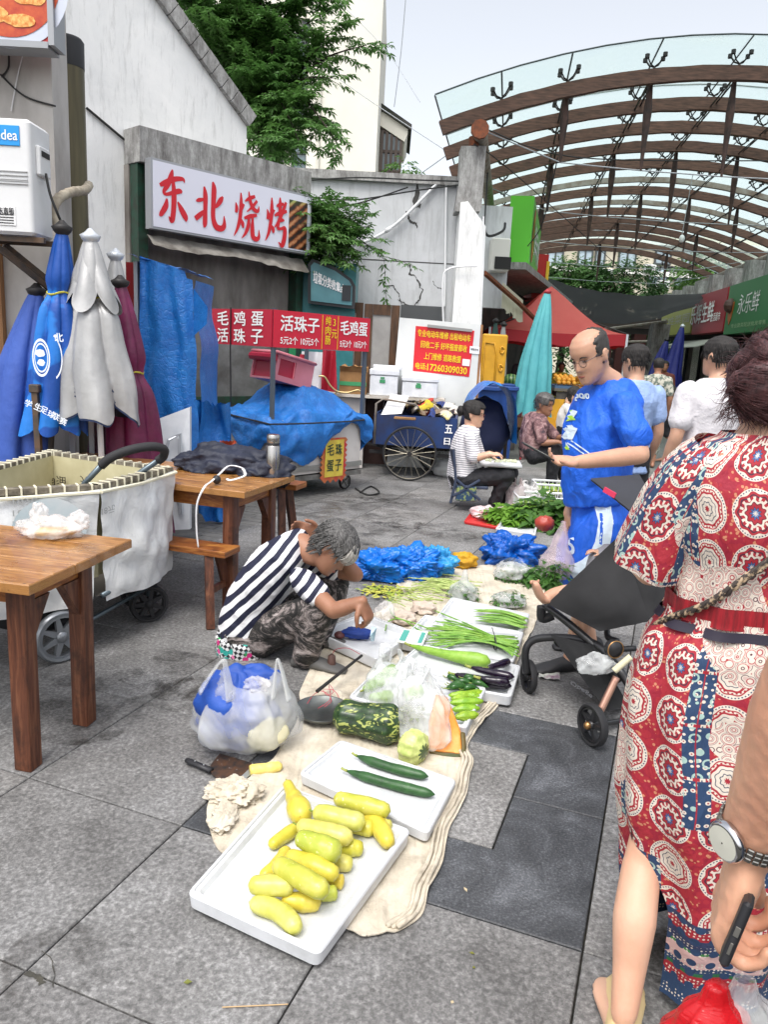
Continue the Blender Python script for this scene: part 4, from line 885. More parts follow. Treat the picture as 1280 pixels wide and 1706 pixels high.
for k,(px,py0,d_)in enumerate(((120,690,5.0),(152,695,5.1),(166,700,5.3),(200,690,5.0),(222,600,5.2),(188,712,5.15))):
 m=MB();a_=D(px,py0,d_);m.bar((a_.x,d_,a_.z),(a_.x+.02*(k-3),d_+.1,0),.035,.02)
 solo('tent_pole',m,MATS['white_metal_pole'],['white tent pole below the blue parasols','white pole just left of centre under the silver parasol','thin white pole under the middle of the silver parasol','white pole right of the silver parasol foot','tall white pole beside the maroon parasol','short white pole between silver and maroon parasols'][k],'pole','folded tent poles')
m=MB();a_=D(58,650,4.6);m.bar(a_,(a_.x+.02,4.6,0),.035,.035);m.bevbox(a_+ZU*.01,(.06,.05,.05),.008);solo('rusty_post',m,MATS['rusty_steel'],'dark rusty upright post in front of the blue parasols','post')
TARP=M('blue_tarp','#0a5fc0',.38,c2='#0c4fa6',ns=3,nd=7,bs=.8,bscale=16,bd=.03,spec=.5)
def tarpmat():
 t=NT('crinkled_blue_tarp');v=t.co('Object')
 a=t.vor(v,9,'SMOOTH_F1');b=t.noise(v,7,8,.75,1.2);c=t.vor(t.co('Object'),24,'DISTANCE_TO_EDGE')
 h=t.math('ADD',t.math('MULTIPLY',b,1.),t.math('MULTIPLY',a,.6));h=t.math('ADD',h,t.math('MULTIPLY',t.math('MINIMUM',c,.1),1.6))
 t.set(t.p.inputs['Base Color'],t.ramp(t.noise(v,11,6,.8),[(.3,(.008,.11,.42)),(.6,(.018,.19,.58)),(.8,(.10,.32,.70))]));t.P(Roughness=.36);t.bump(h,.55,.025);return t.m
TARP=tarpmat()
tk=thing('tarpaulin_rack','tall rack draped with a creased blue tarpaulin, red board inside','rack',(D(280,700,6.2).x,6.2,0))
def tfront(u,w):
 x0,x1=D(236,432,6.0).x,D(320,445,6.0).x;zt_=2.13-.10*u-.05*(u>.9)
 return V((x0+(x1-x0)*u+.04*w*u+.03*N((u*3,w*5,1),1)+.05*w*(u-.3),5.95+.06*w*0+.05*N((u*4,w*3,0),1)+.25*max(0,u-.88)*2,zt_-w*1.72))
m=MB();m.grid(tfront,26,40)
def tleft(u,w):
 x0,x1=D(214,432,6.0).x,D(238,432,6.0).x;return V((x0+(x1-x0)*u,6.3-.36*u,2.14-.01*u-w*(.24-.02*u+.30*max(0,u-.55)**1.5*2)))
m.grid(tleft,10,10);m.grid(lambda u,w:V((D(214+106*u,432,6.0).x,5.95+.75*w,2.14-.10*u+.02*N((u*6,w*4,3)))),20,8)
m.grid(lambda u,w:(lambda e:V((e.x+.02+.05*N((u,w*5,6)),e.y+.02+.6*u,e.z-.35*u*0)))(tfront(1,w)),10,40)
fl=[D(322,480,5.98),D(346,512,5.9),D(344,540,5.9),D(322,560,5.98)];m.add([fl[0],fl[1],fl[2],fl[3],D(322,520,6.0)],[(0,1,4),(1,2,4),(2,3,4)])
part('tarpaulin',m,TARP,tk,smooth=True)
m=MB();a_=D(212,470,6.15);b_=D(238,470,6.15);m.box(((a_.x+b_.x)/2-.02,6.2,1.1),(b_.x-a_.x,.04,2.0));part('red_board',m,M('board_red',(.30,.01,.015),.5),tk)
m=MB();m.box((b_.x-.0,6.1,1.1),(.09,.03,2.0));part('black_strip',m,BLK,tk)
for k in(0,1):m=MB();m.box((b_.x-.03+.9*0,6.08+.5*k,1.05),(.03,.03,2.1));part('upright',m,MATS['white_metal_pole'],tk)
m=MB()
def lowt(u,w):p=D(318+62*u,700,6.0+.2*u);return V((p.x,p.y+.15*N((u*3,w*3,2))+.25*w,max(.02,1.05-.55*u*w-w*.95+.08*N((u*4,w*3,5)))))
m.grid(lowt,24,24);m.grid(lambda u,w:lowt(u,w)+V((-.05,.3*1,-.02)),12,12)
hp=solo('tarpaulin_heap',m,TARP,'blue tarpaulin bunched up low between the tall rack and the egg cart','tarpaulin',smooth=True)
m=MB();
def org_(u,w):p=D(372+26*u,700,5.98);return V((p.x-.10*w*(1-u)-.0,5.88+.05*N((u*4,w*4,2)),.78-.40*w+.03*N((u*5,w*3,1))))
m.grid(org_,12,16);solo('orange_tarpaulin',m,M('orange_tarp','#c4512c',.5,c2='#8d3a22',ns=6,bs=.6,bscale=14,bd=.02),'small orange tarpaulin showing through the blue heap','tarpaulin',smooth=True)
ft=thing('folding_table','white plastic folding table leaning upright against the blue tarpaulin','table',(D(290,760,5.7).x,5.6,.0))
c4=[D(258,700,5.6),D(316,678,5.75),D(316,775,5.6),D(258,775,5.5)];c4[3].z=c4[2].z=.12
m=MB();m.prism(c4,(0,.05,0));PLW=M('plastic_white','#e3e5e8',.4,c2='#c9cdd2',ns=4);part('table_top',m,PLW,ft)
m=MB();q=lambda u,w:c4[3]+(c4[2]-c4[3])*u+(c4[0]-c4[3]+(c4[1]-c4[0])*u*0+ZU*.06*u)*w+V((0,-.02,0))
m.tube([q(.3,.15),q(.3,.7),q(.42,.8),q(.75,.84),q(.78,.15)],.014,6);part('folded_leg',m,M('leg_pale','#b9bec4',.35,.3),ft)
m=MB();m.tube([q(.72,.15),q(.72,.5),q(.7,.8)],.01,6);m.box(q(.3,.55),(.04,.03,.05));m.box(q(.72,.3),(.05,.03,.05));part('latch',m,MATS['leg_pale'],ft)
# === wooden tables and benches ===
t=NT('varnished_pine');v=t.co('Object',(1,1,1));uvv=t.co('UV')
gr_=t.noise(t.co('UV',(1.2,16,1)),3,6,.6,1.4);c=t.ramp(gr_,[(.3,'#6b4220'),(.5,'#a3703a'),(.7,'#bd9057')])
c=t.mix(t.ramp(t.noise(v,3.5,6,.75),[(.52,0.),(.68,.75)]),c,'#5b3514');c=t.mix(t.ramp(t.noise(v,13,4,.7),[(.66,0.),(.72,.8)]),c,'#2c190c')
t.set(t.p.inputs['Base Color'],c);t.P(Roughness=t.ramp(t.noise(v,6,4),[(.3,.22),(.7,.5)]),Coat_Weight=.25);t.bump(gr_,.25,.004);PINE=t.m
t=NT('stained_leg_wood');v=t.co('Object',(14,14,1.3));g_=t.noise(v,3,6,.65,.6);c=t.ramp(g_,[(.3,'#33190f'),(.5,'#5c3320'),(.72,'#80543a')])
c=t.mix(t.ramp(t.noise(t.co('Object'),6,5,.7),[(.55,0.),(.7,.8)]),c,'#241209');t.set(t.p.inputs['Base Color'],c);t.P(Roughness=.5);t.bump(g_,.35,.004);LEGW=t.m
t=NT('rail_wood');g_=t.noise(t.co('Object',(2,2,16)),3,6,.65,1.2);c=t.ramp(g_,[(.3,'#5a2f14'),(.5,'#8f5527'),(.72,'#b9823f')]);t.set(t.p.inputs['Base Color'],c);t.P(Roughness=.45);t.bump(g_,.3,.004);RAILW=t.m
def table(name,label,P0,dx,dy,L,Wd,z,legs,th=.035,planks=5,cat='table',skew=None,overhang=.10,lw=.068):
 """P0 near corner on the top; dx along length L, dy along width Wd"""
 o=thing(name,label,cat,(P0+dx*L/2+dy*Wd/2)*1-ZU*z)
 for k in range(planks):
  m=MB();w0=Wd*k/planks+.0012;w1=Wd*(k+1)/planks-.0012;e=.006*random.random()
  pp=[P0+dx*(-e)+dy*w0,P0+dx*(L+e)+dy*w0,P0+dx*(L+e)+dy*w1,P0+dx*(-e)+dy*w1]
  b=[p-ZU*th for p in pp];i_=.003;tp=[pp[0]+dx*i_+dy*i_,pp[1]-dx*i_+dy*i_,pp[2]-dx*i_-dy*i_,pp[3]+dx*i_-dy*i_];md=[p-ZU*.004 for p in pp]
  m.rings([b,md,tp],caps=False);u0=random.random()
  m.add(tp,[(0,1,2,3)],[(u0,u0+w0),(u0+L,u0+w0),(u0+L,u0+w1),(u0,u0+w1)]);m.add(b,[(3,2,1,0)])
  part('plank',m,PINE,o)
 for(a,b)in legs:
  c_=P0+dx*a+dy*b;m=MB();c_=V((c_.x,c_.y,(z-th)/2));m.bevbox(c_,(lw,lw,z-th),.006,ax=(dx,dy,ZU));part('leg',m,LEGW,o,angle=40)
 A=sorted(set(a for a,b in legs));B=sorted(set(b for a,b in legs))
 for a in A:
  m=MB();m.bar(P0+dx*a+dy*(B[0]+lw/2)-ZU*(th+.045),P0+dx*a+dy*(B[-1]-lw/2)-ZU*(th+.045),.03,.085);part('apron',m,RAILW,o)
  for b,s in((B[0],1),(B[-1],-1)):
   m=MB();m.prism([P0+dx*(a-.02)+dy*(b+s*lw/2)-ZU*(th+.09),P0+dx*(a-.02)+dy*(b+s*(lw/2+.10))-ZU*(th+.09),P0+dx*(a-.02)+dy*(b+s*(lw/2+.0))-ZU*(th+.24)],dx*.04);part('corner_bracket',m,LEGW,o)
 for b in B:
  m=MB();m.bar(P0+dx*(A[0]+lw/2)+dy*b-ZU*(th+.045),P0+dx*(A[-1]-lw/2)+dy*b-ZU*(th+.045),.03,.085);part('apron',m,RAILW,o)
 return o
tz=.75;a0=G(45,975,tz);a1=G(219,898,tz);dy_=(a1-a0).normalized();dx_=V((-dy_.y,dy_.x,0));Wd1=(a1-a0).length
l1=G(148,1205);L1=(l1-V((a0.x,a0.y,0)))
la,lb=L1.dot(dx_),L1.dot(dy_);l0=G(10,1338)-V((a0.x,a0.y,0));l0a,l0b=l0.dot(dx_),l0.dot(dy_)
table('wooden_table','varnished wooden table at the front left with a plastic bag on top',a0+dx_*0,dx_,dy_,1.35,Wd1,tz,[(.14,lb),(.14,Wd1-lb),(1.2,lb),(1.2,Wd1-lb)],planks=5)
b0=G(407,820,tz);b1=G(497,790,tz);b3=G(178,757,tz);dy2=(b1-b0).normalized();dx2=V((-dy2.y,dy2.x,0));W2=(b1-b0).length*.93
lg=G(378,1030)-V((b0.x,b0.y,0));ga,gb=max(.05,lg.dot(dx2)),max(.05,lg.dot(dy2))
t2=table('wooden_table','wooden table behind with a dark jacket and a steel flask on its end',b0,dx2,dy2,1.55,W2,tz,[(.13,.09),(.13,W2-.09),(1.42,.09),(1.42,W2-.09)],planks=4)
def bench(label,c,dx,dy,L,z=.43,w=.17):
 o=thing('wooden_bench',label,'bench',c);P0=c-dx*L/2-dy*w/2+ZU*z;m=MB();m.bevbox(c+ZU*(z-.018),(L,w,.036),.004,ax=(dx,dy,ZU));part('seat',m,RAILW,o)
 for s in(-1,1):
  for q in(-1,1):
   m=MB();m.bar(c+dx*s*(L/2-.12)+dy*q*.05+ZU*(z-.04),c+dx*s*(L/2-.06)+dy*q*.13,.045,.045);part('leg',m,LEGW,o)
  m=MB();m.bar(c+dx*s*(L/2-.09)-dy*.08+ZU*.2,c+dx*s*(L/2-.09)+dy*.08+ZU*.2,.03,.03);part('stretcher',m,LEGW,o)
 return o
bc=V((b0.x,b0.y,0))+dx2*.68-dy2*.02;bench('wooden bench on the near side under the far table',bc,dx2,dy2,1.25)
bc=V((b0.x,b0.y,0))+dx2*.80+dy2*(W2+.22);bench('wooden bench on the far side of the far table',bc,dx2,dy2,1.5,z=.66)
BAG=clear('thin_white_bag',(1,1,1),.58,.25,.7,26,'#f5f2f0',var=.2)
def pbag(c,r,seed=0,knot=True,su=44,sv=26,amp=.35,topk=1.):
 def fn(d):
  k=1+amp*N(d,2.1,seed)+amp*.5*abs(N(d,4.3,seed+2))-amp*.42*abs(N(d,9,seed))+amp*.2*abs(N(d,21,seed))
  if d.z<-.2:k*=1-.0*d.z
  return k
 m=MB();m.ell(c,r,su=su,sv=sv,fn=fn);c=V(c);zf=c.z-r[2]*.82
 m.v=[(p[0],p[1],max(p[2],zf+.001*((i*37)%7)))for i,p in enumerate(m.v)];return m
bg=D(80,888,2.78);bc_=G(85,893,tz);
o=thing('bag_of_bananas','thin white plastic bag of bananas on the front left table','bag',bc_)
m=pbag(bc_+ZU*.035,(.125,.08,.045),3);m.join(pbag(bc_+V((-.055,.02,.08)),(.03,.03,.05),5));m.join(pbag(bc_+V((.1,.03,.06)),(.04,.03,.04),7));part('bag',m,BAG,o,smooth=True)
for k in range(3):
 m=MB();q=bc_+V((-.05+.0*k,-.03+.022*k,.018));m.tube(catmull([q,q+V((.05,-.01,.004)),q+V((.11,.0,.006)),q+V((.15,.03,.01))],5),[.007]+[.014]*13+[.008,.004],8);part('banana',m,M('banana','#d8b25a',.5,c2='#a9813a',ns=20),o,smooth=True)
jb=G(345,800,tz);JN=M('navy_nylon','#1b2136',.6,c2='#121727',ns=5,bs=.5,bscale=12,bd=.02)
m=MB()
def jac(d):return 1+.35*N(d,1.8,3)+.30*abs(N(d,4,4))+.08*N(d,10,1)
jc=G(400,790,tz);m.ell(jc+V((-.08,.12,.05)),(.32,.15,.10),su=60,sv=34,fn=jac);m.ell(jc+V((.12,.08,.02)),(.18,.13,.08),su=44,sv=24,fn=jac);m.ell(jc+V((.20,.04,-.04)),(.10,.10,.10),su=30,sv=20,fn=jac)
m.ell(jc+V((-.25,.2,.04)),(.14,.1,.06),su=30,sv=20,fn=jac)
m=remesh(m,.010,1,lambda p,n:V((p.x,p.y,max(p.z,tz+.002)if(p-b0).dot(dx2)>0 and(p-b0).dot(dy2)<W2 else p.z))+n*.008*N(p,28,2))
o=solo('navy_jacket',m,JN,'crumpled navy jacket with a white drawstring lying on the far table','jacket',smooth=True)
s0_=G(362,798,tz+.03);m=MB();ps=[G(408,790,tz+.06),G(404,780,tz+.07),G(382,776,tz+.07),G(365,790,tz+.05),G(352,802,tz+.03),D(340,812,3.98),D(328,840,3.98),D(327,880,3.99),D(330,912,3.99)]
m.tube(catmull(ps,7),.0075,6,flat=.4);m.tube(catmull([G(404,780,tz+.07),G(408,792,tz+.06),G(385,800,tz+.04),G(378,798,tz+.04)],5),.008,6,flat=.5);DR=part('drawstring',m,M('white_tape','#e9e9ea',.6),None,smooth=True);props(DR,'white drawstring trailing from the jacket over the table edge','drawstring');
m=MB();m.ell(G(361,799,tz+.03),(.024,.024,.026),su=12,sv=8);solo('cord_toggle',m,BLK,'round black cord toggle on the white drawstring','toggle',smooth=True)
fb=V((b0.x,b0.y,0))+dx2*.10+dy2*(W2-.11)+ZU*tz;fk=thing('steel_flask','tall stainless steel vacuum flask standing at the end of the far table','flask',fb)
fz=D(460,724,fb.y).z-tz;SST=M('stainless','#b9b6b2',.22,.95,c2='#9a9793',ns=3)
fr_=.042;m=MB();m.lathe([(.01,.001),(fr_*.95,.002),(fr_,.01),(fr_,fz*.72),(fr_*.9,fz*.745)],fb,24);part('flask_body',m,SST,fk,smooth=True)
m=MB();m.lathe([(fr_*.92,fz*.745),(fr_*.94,fz*.80),(fr_*.9,fz*.81)],fb,24);part('neck_ring',m,BLK,fk,smooth=True)
m=MB();m.lathe([(fr_*.9,fz*.81),(fr_*.95,fz*.83),(fr_*.95,fz*.97),(fr_*.85,fz),(.005,fz*1.0)],fb,24);part('cup_lid',m,SST,fk,smooth=True,angle=35)
# === stroller converted into a canvas goods cart ===
gc=thing('goods_cart','old pushchair frame carrying a canvas box with mirrored price print','cart',G(160,1090))
Pn=D(165,815,3.5);Pr=D(284,795,4.1);Pl=D(-60,800,3.1);Pb=D(85,752,4.35)
rimz=Pn.z
ex=V((Pr.x-Pn.x,Pr.y-Pn.y,0)).normalized();Wc=.66;ey=V((-ex.y,ex.x,0));Pn2=V((Pn.x,Pn.y,rimz))
ey=(V((Pl.x,Pl.y,0))-V((Pn.x,Pn.y,0))).normalized();Lc=1.15
cor=[Pn2,Pn2+ex*Wc,Pn2+ex*Wc+ey*Lc+V((-.1,.6,0)),Pn2+ey*Lc]
cor[2]=V((D(82,752,4.45).x,4.45,rimz+.01));cor[3]=V((Pl.x-.35,Pl.y-.1,rimz))
t=NT('banner_canvas');v=t.co('Object');c=t.mix(t.ramp(t.noise(v,2.4,7,.7,.6),[(.35,0.),(.7,1.)]),'#e2e2df','#c3c6c9');c=t.mix(t.ramp(t.noise(v,7,6,.8),[(.6,0.),(.75,.5)]),c,'#8d8f8f')
t.set(t.p.inputs['Base Color'],c);t.P(Roughness=.55);t.bump(t.noise(v,4,5,.55,1.4),.5,.04);CANV=t.m
for i in range(4):
 a_,b_=cor[i],cor[(i+1)%4];out=(b_-a_).cross(ZU).normalized();hgt=rimz-.26
 m=MB();nrm=out
 def side(u,w):return a_+(b_-a_)*u-ZU*hgt*w+nrm*(.035*sin(pi*u)*sin(pi*w*.9)*(1+.8*N((u*4,w*4,i))+.0)+.02*N((u*7,w*5,i+3))+.04*w*sin(pi*u))+ZU*(-.015*sin(pi*u)*(1-w)+.02*N((u*3,1,i))*w)+(((a_+b_)/2-(a_+(b_-a_)*u))*.10*w)
 m.grid(side,40,26);part('canvas_side',m,CANV,gc,smooth=True)
 m=MB();m.bar(a_+ZU*.004-nrm*.035,b_+ZU*.004-nrm*.035,.05,.028);part('rim_batten',m,M('bamboo_grey','#8a8272',.7,c2='#544e43',ns=9,stretch=(3,3,3)),gc)
 m=MB();L_=(b_-a_).length;nn_=int(L_/.06)
 for k in range(nn_):p=a_+(b_-a_)*((k+.5)/nn_)-nrm*.035;m.box(p+ZU*.004,(.008,.062,.038),ax=((b_-a_).normalized(),nrm,ZU))
 part('lashing',m,M('cream_string','#dcd7c0',.8),gc,kind='stuff')
 m=MB();m.tube([a_+nrm*.012-ZU*.012,(a_+b_)/2+nrm*.02-ZU*.02,b_+nrm*.012-ZU*.012],.009,6);part('rope_edge',m,MATS['cream_string'],gc)
 m=MB();m.grid(lambda u,w:a_+(b_-a_)*u-nrm*.07-ZU*(hgt*.8*w),4,4);part('inner_lining',m,M('cream_board','#cfc8a4',.7,c2='#b5ad88',ns=3),gc)
m=MB();m.add([c_-ZU*(rimz-.3)for c_ in cor],[(0,1,2,3)]);part('floor_board',m,M('dark_floor_board',(.05,.045,.04),.9),gc)  # box floor in one even, nearly black brown
lt=MB();a_,b_=cor[3],cor[0];X_=(b_-a_).normalized();out=X_.cross(ZU)
for k,s in enumerate(('18元','16元','16元','16元')):
 p=D(33,824+18*k,3.2);q=PL(33,824+18*k,a_,out);text(lt,s,q-X_*.035-ZU*.012,X_,ZU*-1,.10,.032,out,.01,lift=.03)
for k,s in enumerate(('18元',)):q=PL(155,845+18*k,cor[0],(cor[1]-cor[0]).cross(ZU));text(lt,s,q,(cor[1]-cor[0]).normalized(),-ZU,.1,.035,(cor[1]-cor[0]).cross(ZU).normalized(),.01,lift=.045)
part('lettering',lt,M('print_grey','#a5a7a6',.7),gc)
lt=MB();a_,b_=cor[1],cor[2];X_=(a_-b_).normalized();nin=(cor[0]-cor[1]).normalized();nn2=X_.cross(ZU).normalized();nn2=nn2 if nn2.dot(cor[0]-cor[1])>0 else-nn2
for s,px in(('油',95),('牛肉',62),('元',135),('牛肉',185)):
 q=PL(px,792,a_+nn2*.08,nn2);text(lt,s,q,X_,-ZU,.07*len(s),.05,nn2,.015,lift=.01)
part('inner_lettering',lt,M('print_brown','#2b241d',.7),gc)
m=MB();q=PL(80,880,cor[0],(cor[0]-cor[3]).cross(ZU));X_=(cor[0]-cor[3]).normalized();out=X_.cross(ZU).normalized()
m.add([q+X_*.16*cos(k*pi/12)+ZU*.15*sin(k*pi/12)+out*.045 for k in range(24)],[tuple(range(24))]);part('round_print',m,M('print_teal_grey','#b3c3c8',.6,c2='#c9cfd0',ns=6),gc)
GRM=M('grey_tube','#5f6b72',.35,.6);FOAM=M('black_foam',(.02,.02,.022),.75,bs=.3,bscale=60)
hq=lambda px,py,d:D(px,py,d)
hA=[hq(140,806,3.75),hq(168,776,3.72)];hB=[hq(207,805,3.95),hq(262,768,3.9)]
m=MB();m.tube([hA[0]-ZU*.35+V((-.15,0,0)),hA[0],hA[1]],.015,8);m.tube([hB[0]-ZU*.35+V((-.15,0,0)),hB[0],hB[1]],.015,8);part('handle_tube',m,GRM,gc,smooth=True)
m=MB();m.tube(catmull([hA[1],hq(185,762,3.72),hq(215,750,3.74),hq(250,744,3.8),hq(272,748,3.86),hq(272,760,3.9),hB[1]],7),.023,10);part('handle_grip',m,FOAM,gc,smooth=True)
def wheel(parent,c,r,axis,w=.035,tyre=None,rim=None,spokes=7,hub=.02):
 R=frame(V(axis).orthogonal(),axis);m=MB()
 pr_=[(r,-w*.3),(r,w*.3),(r*.93,w*.5),(r*.84,w*.45),(r*.84,-w*.45),(r*.93,-w*.5),(r,-w*.3)];m.lathe(pr_,c,32,R);o=part('wheel',m,tyre,parent,angle=50)
 m=MB();m.lathe([(r*.84,-w*.3),(r*.84,w*.3),(r*.74,w*.35),(r*.74,-w*.35),(r*.84,-w*.3)],c,32,R);part('rim',m,rim,o,angle=40)
 for k in range(spokes):
  a=2*pi*k/spokes;d=R@V((cos(a),sin(a),0));s=R@V((-sin(a),cos(a),0));ax_=R@V((0,0,1));cc=V(c)
  m=MB();m.prism([cc+d*hub+s*r*.13-ax_*w*.3,cc+d*r*.78+s*r*.07-ax_*w*.3,cc+d*r*.78-s*r*.07-ax_*w*.3,cc+d*hub-s*r*.13-ax_*w*.3],ax_*w*.6);part('spoke',m,rim,o)
 m=MB();m.lathe([(.001,-w*.6),(r*.2,-w*.55),(r*.22,0),(r*.2,w*.55),(.001,w*.6)],c,16,R);part('hub',m,rim,o,smooth=True)
 return o
RIMG=M('rim_silver_grey','#8b8f94',.35,.5);TYR=M('tyre_black',(.018,.018,.02),.75)
wc1=G(103,1102);wr=.128;wheel(gc,wc1+ZU*wr,wr,V((.75,-.66,0)),.04,RIMG,RIMG)
w2=G(248,1035);wheel(gc,w2+ZU*.105,.105,V((.55,-.85,0)),.05,TYR,TYR)
w3=w2+V((-.12,.2,0));wheel(gc,w3+ZU*.105,.105,V((.55,-.85,0)),.05,TYR,TYR)
w4=wc1+V((-.45,-.25,0));wheel(gc,w4+ZU*wr,wr,V((.75,-.66,0)),.04,RIMG,RIMG)
m=MB();m.tube([wc1+ZU*wr,D(90,980,3.5),D(85,950,3.6)],.014,8);m.tube([w2+ZU*.15,w2+ZU*.3,V((cor[0].x,cor[0].y,.3))],.014,8);m.tube([wc1+ZU*wr,w2+ZU*.2],.012,8);part('chassis_tube',m,GRM,gc,smooth=True)
m=MB();bq=D(60,1015,3.55);m.ell(bq,(.26,.2,.09),su=30,sv=14,fn=lambda d:1+.15*N(d,2,4));part('under_basket',m,M('black_mesh_cloth',(.015,.015,.018),.8),gc,smooth=True)
# === egg cart ===
Ef=V((-.30,8.29,0));ed=V((-.83,-.95,0)).normalized();EW=1.27;eb=V((-ed.y,ed.x,0));eb=eb if eb.y>0 else-eb;ED=.92
def EC(a,b,z=0):return Ef+ed*a+eb*b+ZU*z
ek=thing('egg_cart','white food cart with a red price banner on posts, half covered by a blue tarpaulin','cart',EC(EW/2,ED/2))
CWH=M('cart_white','#d9d4cf',.45,c2='#b9b2ab',ns=2.2,nd=7,lo=.45,hi=.8)
m=MB();m.box(EC(EW/2,ED/2,.52),(EW,ED,.56),ax=(ed,eb,ZU));part('body',m,CWH,ek)
m=MB();m.box(EC(EW/2,-.012,.30),(EW+.02,.02,.05),ax=(ed,eb,ZU));m.box(EC(-.012,ED/2,.30),(ED,.02,.05),ax=(eb,-ed,ZU));part('trim',m,M('alu_trim','#a9a9a6',.35,.7),ek)
m=MB();m.box(EC(EW/2,ED/2,.20),(EW+.03,ED+.03,.05),ax=(ed,eb,ZU));part('chassis',m,M('galv','#8f8f8c',.5,.6,c2='#6b6863',ns=8),ek)
for a in(.12,EW-.12):
 for b in(.1,ED-.1):
  wheel(ek,EC(a,b,.085),.085,eb if b<.5 else ed,.035,TYR,MATS['galv'],spokes=4)
SLATE=M('slate_post','#56606b',.5,.3)
for a in(0.0,EW):
 for b in(0.0,ED):m=MB();m.box(EC(a,b,1.32),(.035,.035,1.08),ax=(ed,eb,ZU));part('post',m,SLATE,ek)
BAN=M('banner_red',(.60,.012,.04),.45)
m=MB();m.box(EC(EW/2,-.028,1.675),(EW+.05,.014,.345),ax=(ed,eb,ZU));fb_=part('front_banner',m,BAN,ek)
m=MB();m.box(EC(EW+.028,ED/2,1.675),(ED+.02,.014,.345),ax=(eb,-ed,ZU));sb_=part('side_banner',m,M('banner_red_dull',(.48,.012,.04),.5),ek)
X=-ed;n=-eb;o0=lambda a,z:EC(EW-a,-.036,z)
WL=M('banner_white','#f5f5f5',.5);YL=M('banner_yellow',(.85,.62,.02),.5)
m=MB();text(m,'活珠子',o0(.05,1.66),X,ZU,.50,.145,n,.03);text(m,'5元2个',o0(.05,1.535),X,ZU,.22,.075,n,.02);text(m,'10元5个',o0(.31,1.535),X,ZU,.24,.075,n,.02)
text(m,'毛鸡蛋',o0(.85,1.66),X,ZU,.40,.145,n,.03);text(m,'5元3个',o0(.85,1.535),X,ZU,.17,.075,n,.02);text(m,'10元7个',o0(1.06,1.535),X,ZU,.19,.075,n,.02);part('lettering',m,WL,ek)
m=MB()
for k,s in enumerate('纯肉肠'):text(m,s,o0(.635,1.745-.095*k),X,ZU,.075,.085,n,.02)
text(m,'3',o0(.74,1.74),X,ZU,.035,.07,n,.02);text(m,'元',o0(.725,1.62),X,ZU,.075,.085,n,.02)
for a in(.595,.815):m.box(o0(a,1.675)+n*.002,(.006,.002,.33),ax=(X,n,ZU))
part('lettering',m,YL,ek)
X2=-eb;n2=ed;o1=lambda a,z:EC(EW+.036,ED-a,z);m=MB()
for k,s in enumerate('毛鸡蛋'):text(m,s,o1(.09+k*.27,1.69),X2,ZU,.18,.135,n2,.03)
for k,s in enumerate('活珠子'):text(m,s,o1(.09+k*.27,1.525),X2,ZU,.18,.135,n2,.03)
part('lettering',m,WL,ek)
m=MB();m.tube([EC(EW+.045,ED*.66,1.86),EC(EW+.045,ED*.66,1.5),EC(EW+.03,ED*.66,.9)],.007,5);part('black_cord',m,BLK,ek)
c_=EC(.44,-.02,0);poly=[];zt_,zb_=.60,.16;wd=.165
def sc_(k,n_,a,b):return a+(b-a)*k/n_
for k in range(8):poly+=[(-wd-.0,sc_(k,8,zt_,zb_)),(-wd-.03,sc_(k+.5,8,zt_,zb_))]
for k in range(4):poly+=[(sc_(k,4,-wd,wd),zb_),(sc_(k+.5,4,-wd,wd),zb_-.035)]
for k in range(8):poly+=[(wd,sc_(k,8,zb_,zt_)),(wd+.03,sc_(k+.5,8,zb_,zt_))]
poly+=[(wd,zt_)]
hs2=thing('hanging_price_sign','small yellow and red scalloped sign hanging on the egg cart front','sign',c_+ZU*zb_)
def hp_(a,z,o=0):return EC(.44,-.02-.02-o,0)+X*a+ZU*z
m=MB();m.prism([hp_(a,z)for a,z in poly],-n*.006);part('edge',m,M('scallop_red',(.5,.03,.04),.6,c2=(.5,.2,.05),ns=14),hs2)
m=MB();m.prism([hp_(-wd+.03,zt_-.02,.003),hp_(wd-.03,zt_-.02,.003),hp_(wd-.03,zb_+.03,.003),hp_(-wd+.03,zb_+.03,.003)],n*.003);part('face',m,M('sign_gold',(.72,.60,.08),.6,c2=(.6,.4,.06),ns=12),hs2)
m=MB()
for s,a,z in(('毛',-.11,.42),('珠',.01,.42),('蛋',-.11,.25),('子',.01,.25)):text(m,s,hp_(a,z,.007),X,ZU,.095,.12,n,.025)
part('lettering',m,M('letter_dark_green',(.02,.05,.03),.6),hs2)
m=MB()
def per(u):
 P_=[(0,0),(EW,0),(EW,ED),(0,ED)];L_=[EW,ED,EW,ED];t_=u*sum(L_);i=0
 while t_>L_[i]and i<3:t_-=L_[i];i+=1
 a,b=P_[i],P_[(i+1)%4];f=t_/L_[i];return a[0]+(b[0]-a[0])*f,a[1]+(b[1]-a[1])*f
def skirt(u):
 a,b=per(u%1)
 if b<.01:x=EW-a;return .12+.44*exp(-((x-.42)/.30)**2)+.22*exp(-((x-.05)/.12)**2)+.22*exp(-((x-1.27)/.05)**2)+.13*(x>.62)*(1.2-x)
 return .32+.1*sin(u*40)
def hgt(a,b):return .86+.27*exp(-(((a-.52)/.42)**4+((b-.46)/.42)**4))+.06*exp(-(((a-1.0)/.3)**2+((b-.4)/.4)**2))+.045*N((a*4,b*4,0))-.05*abs(N((a*5+b*2,b*4-a*2,3)))-.025*abs(N((a*12,b*9+a*5,5)))
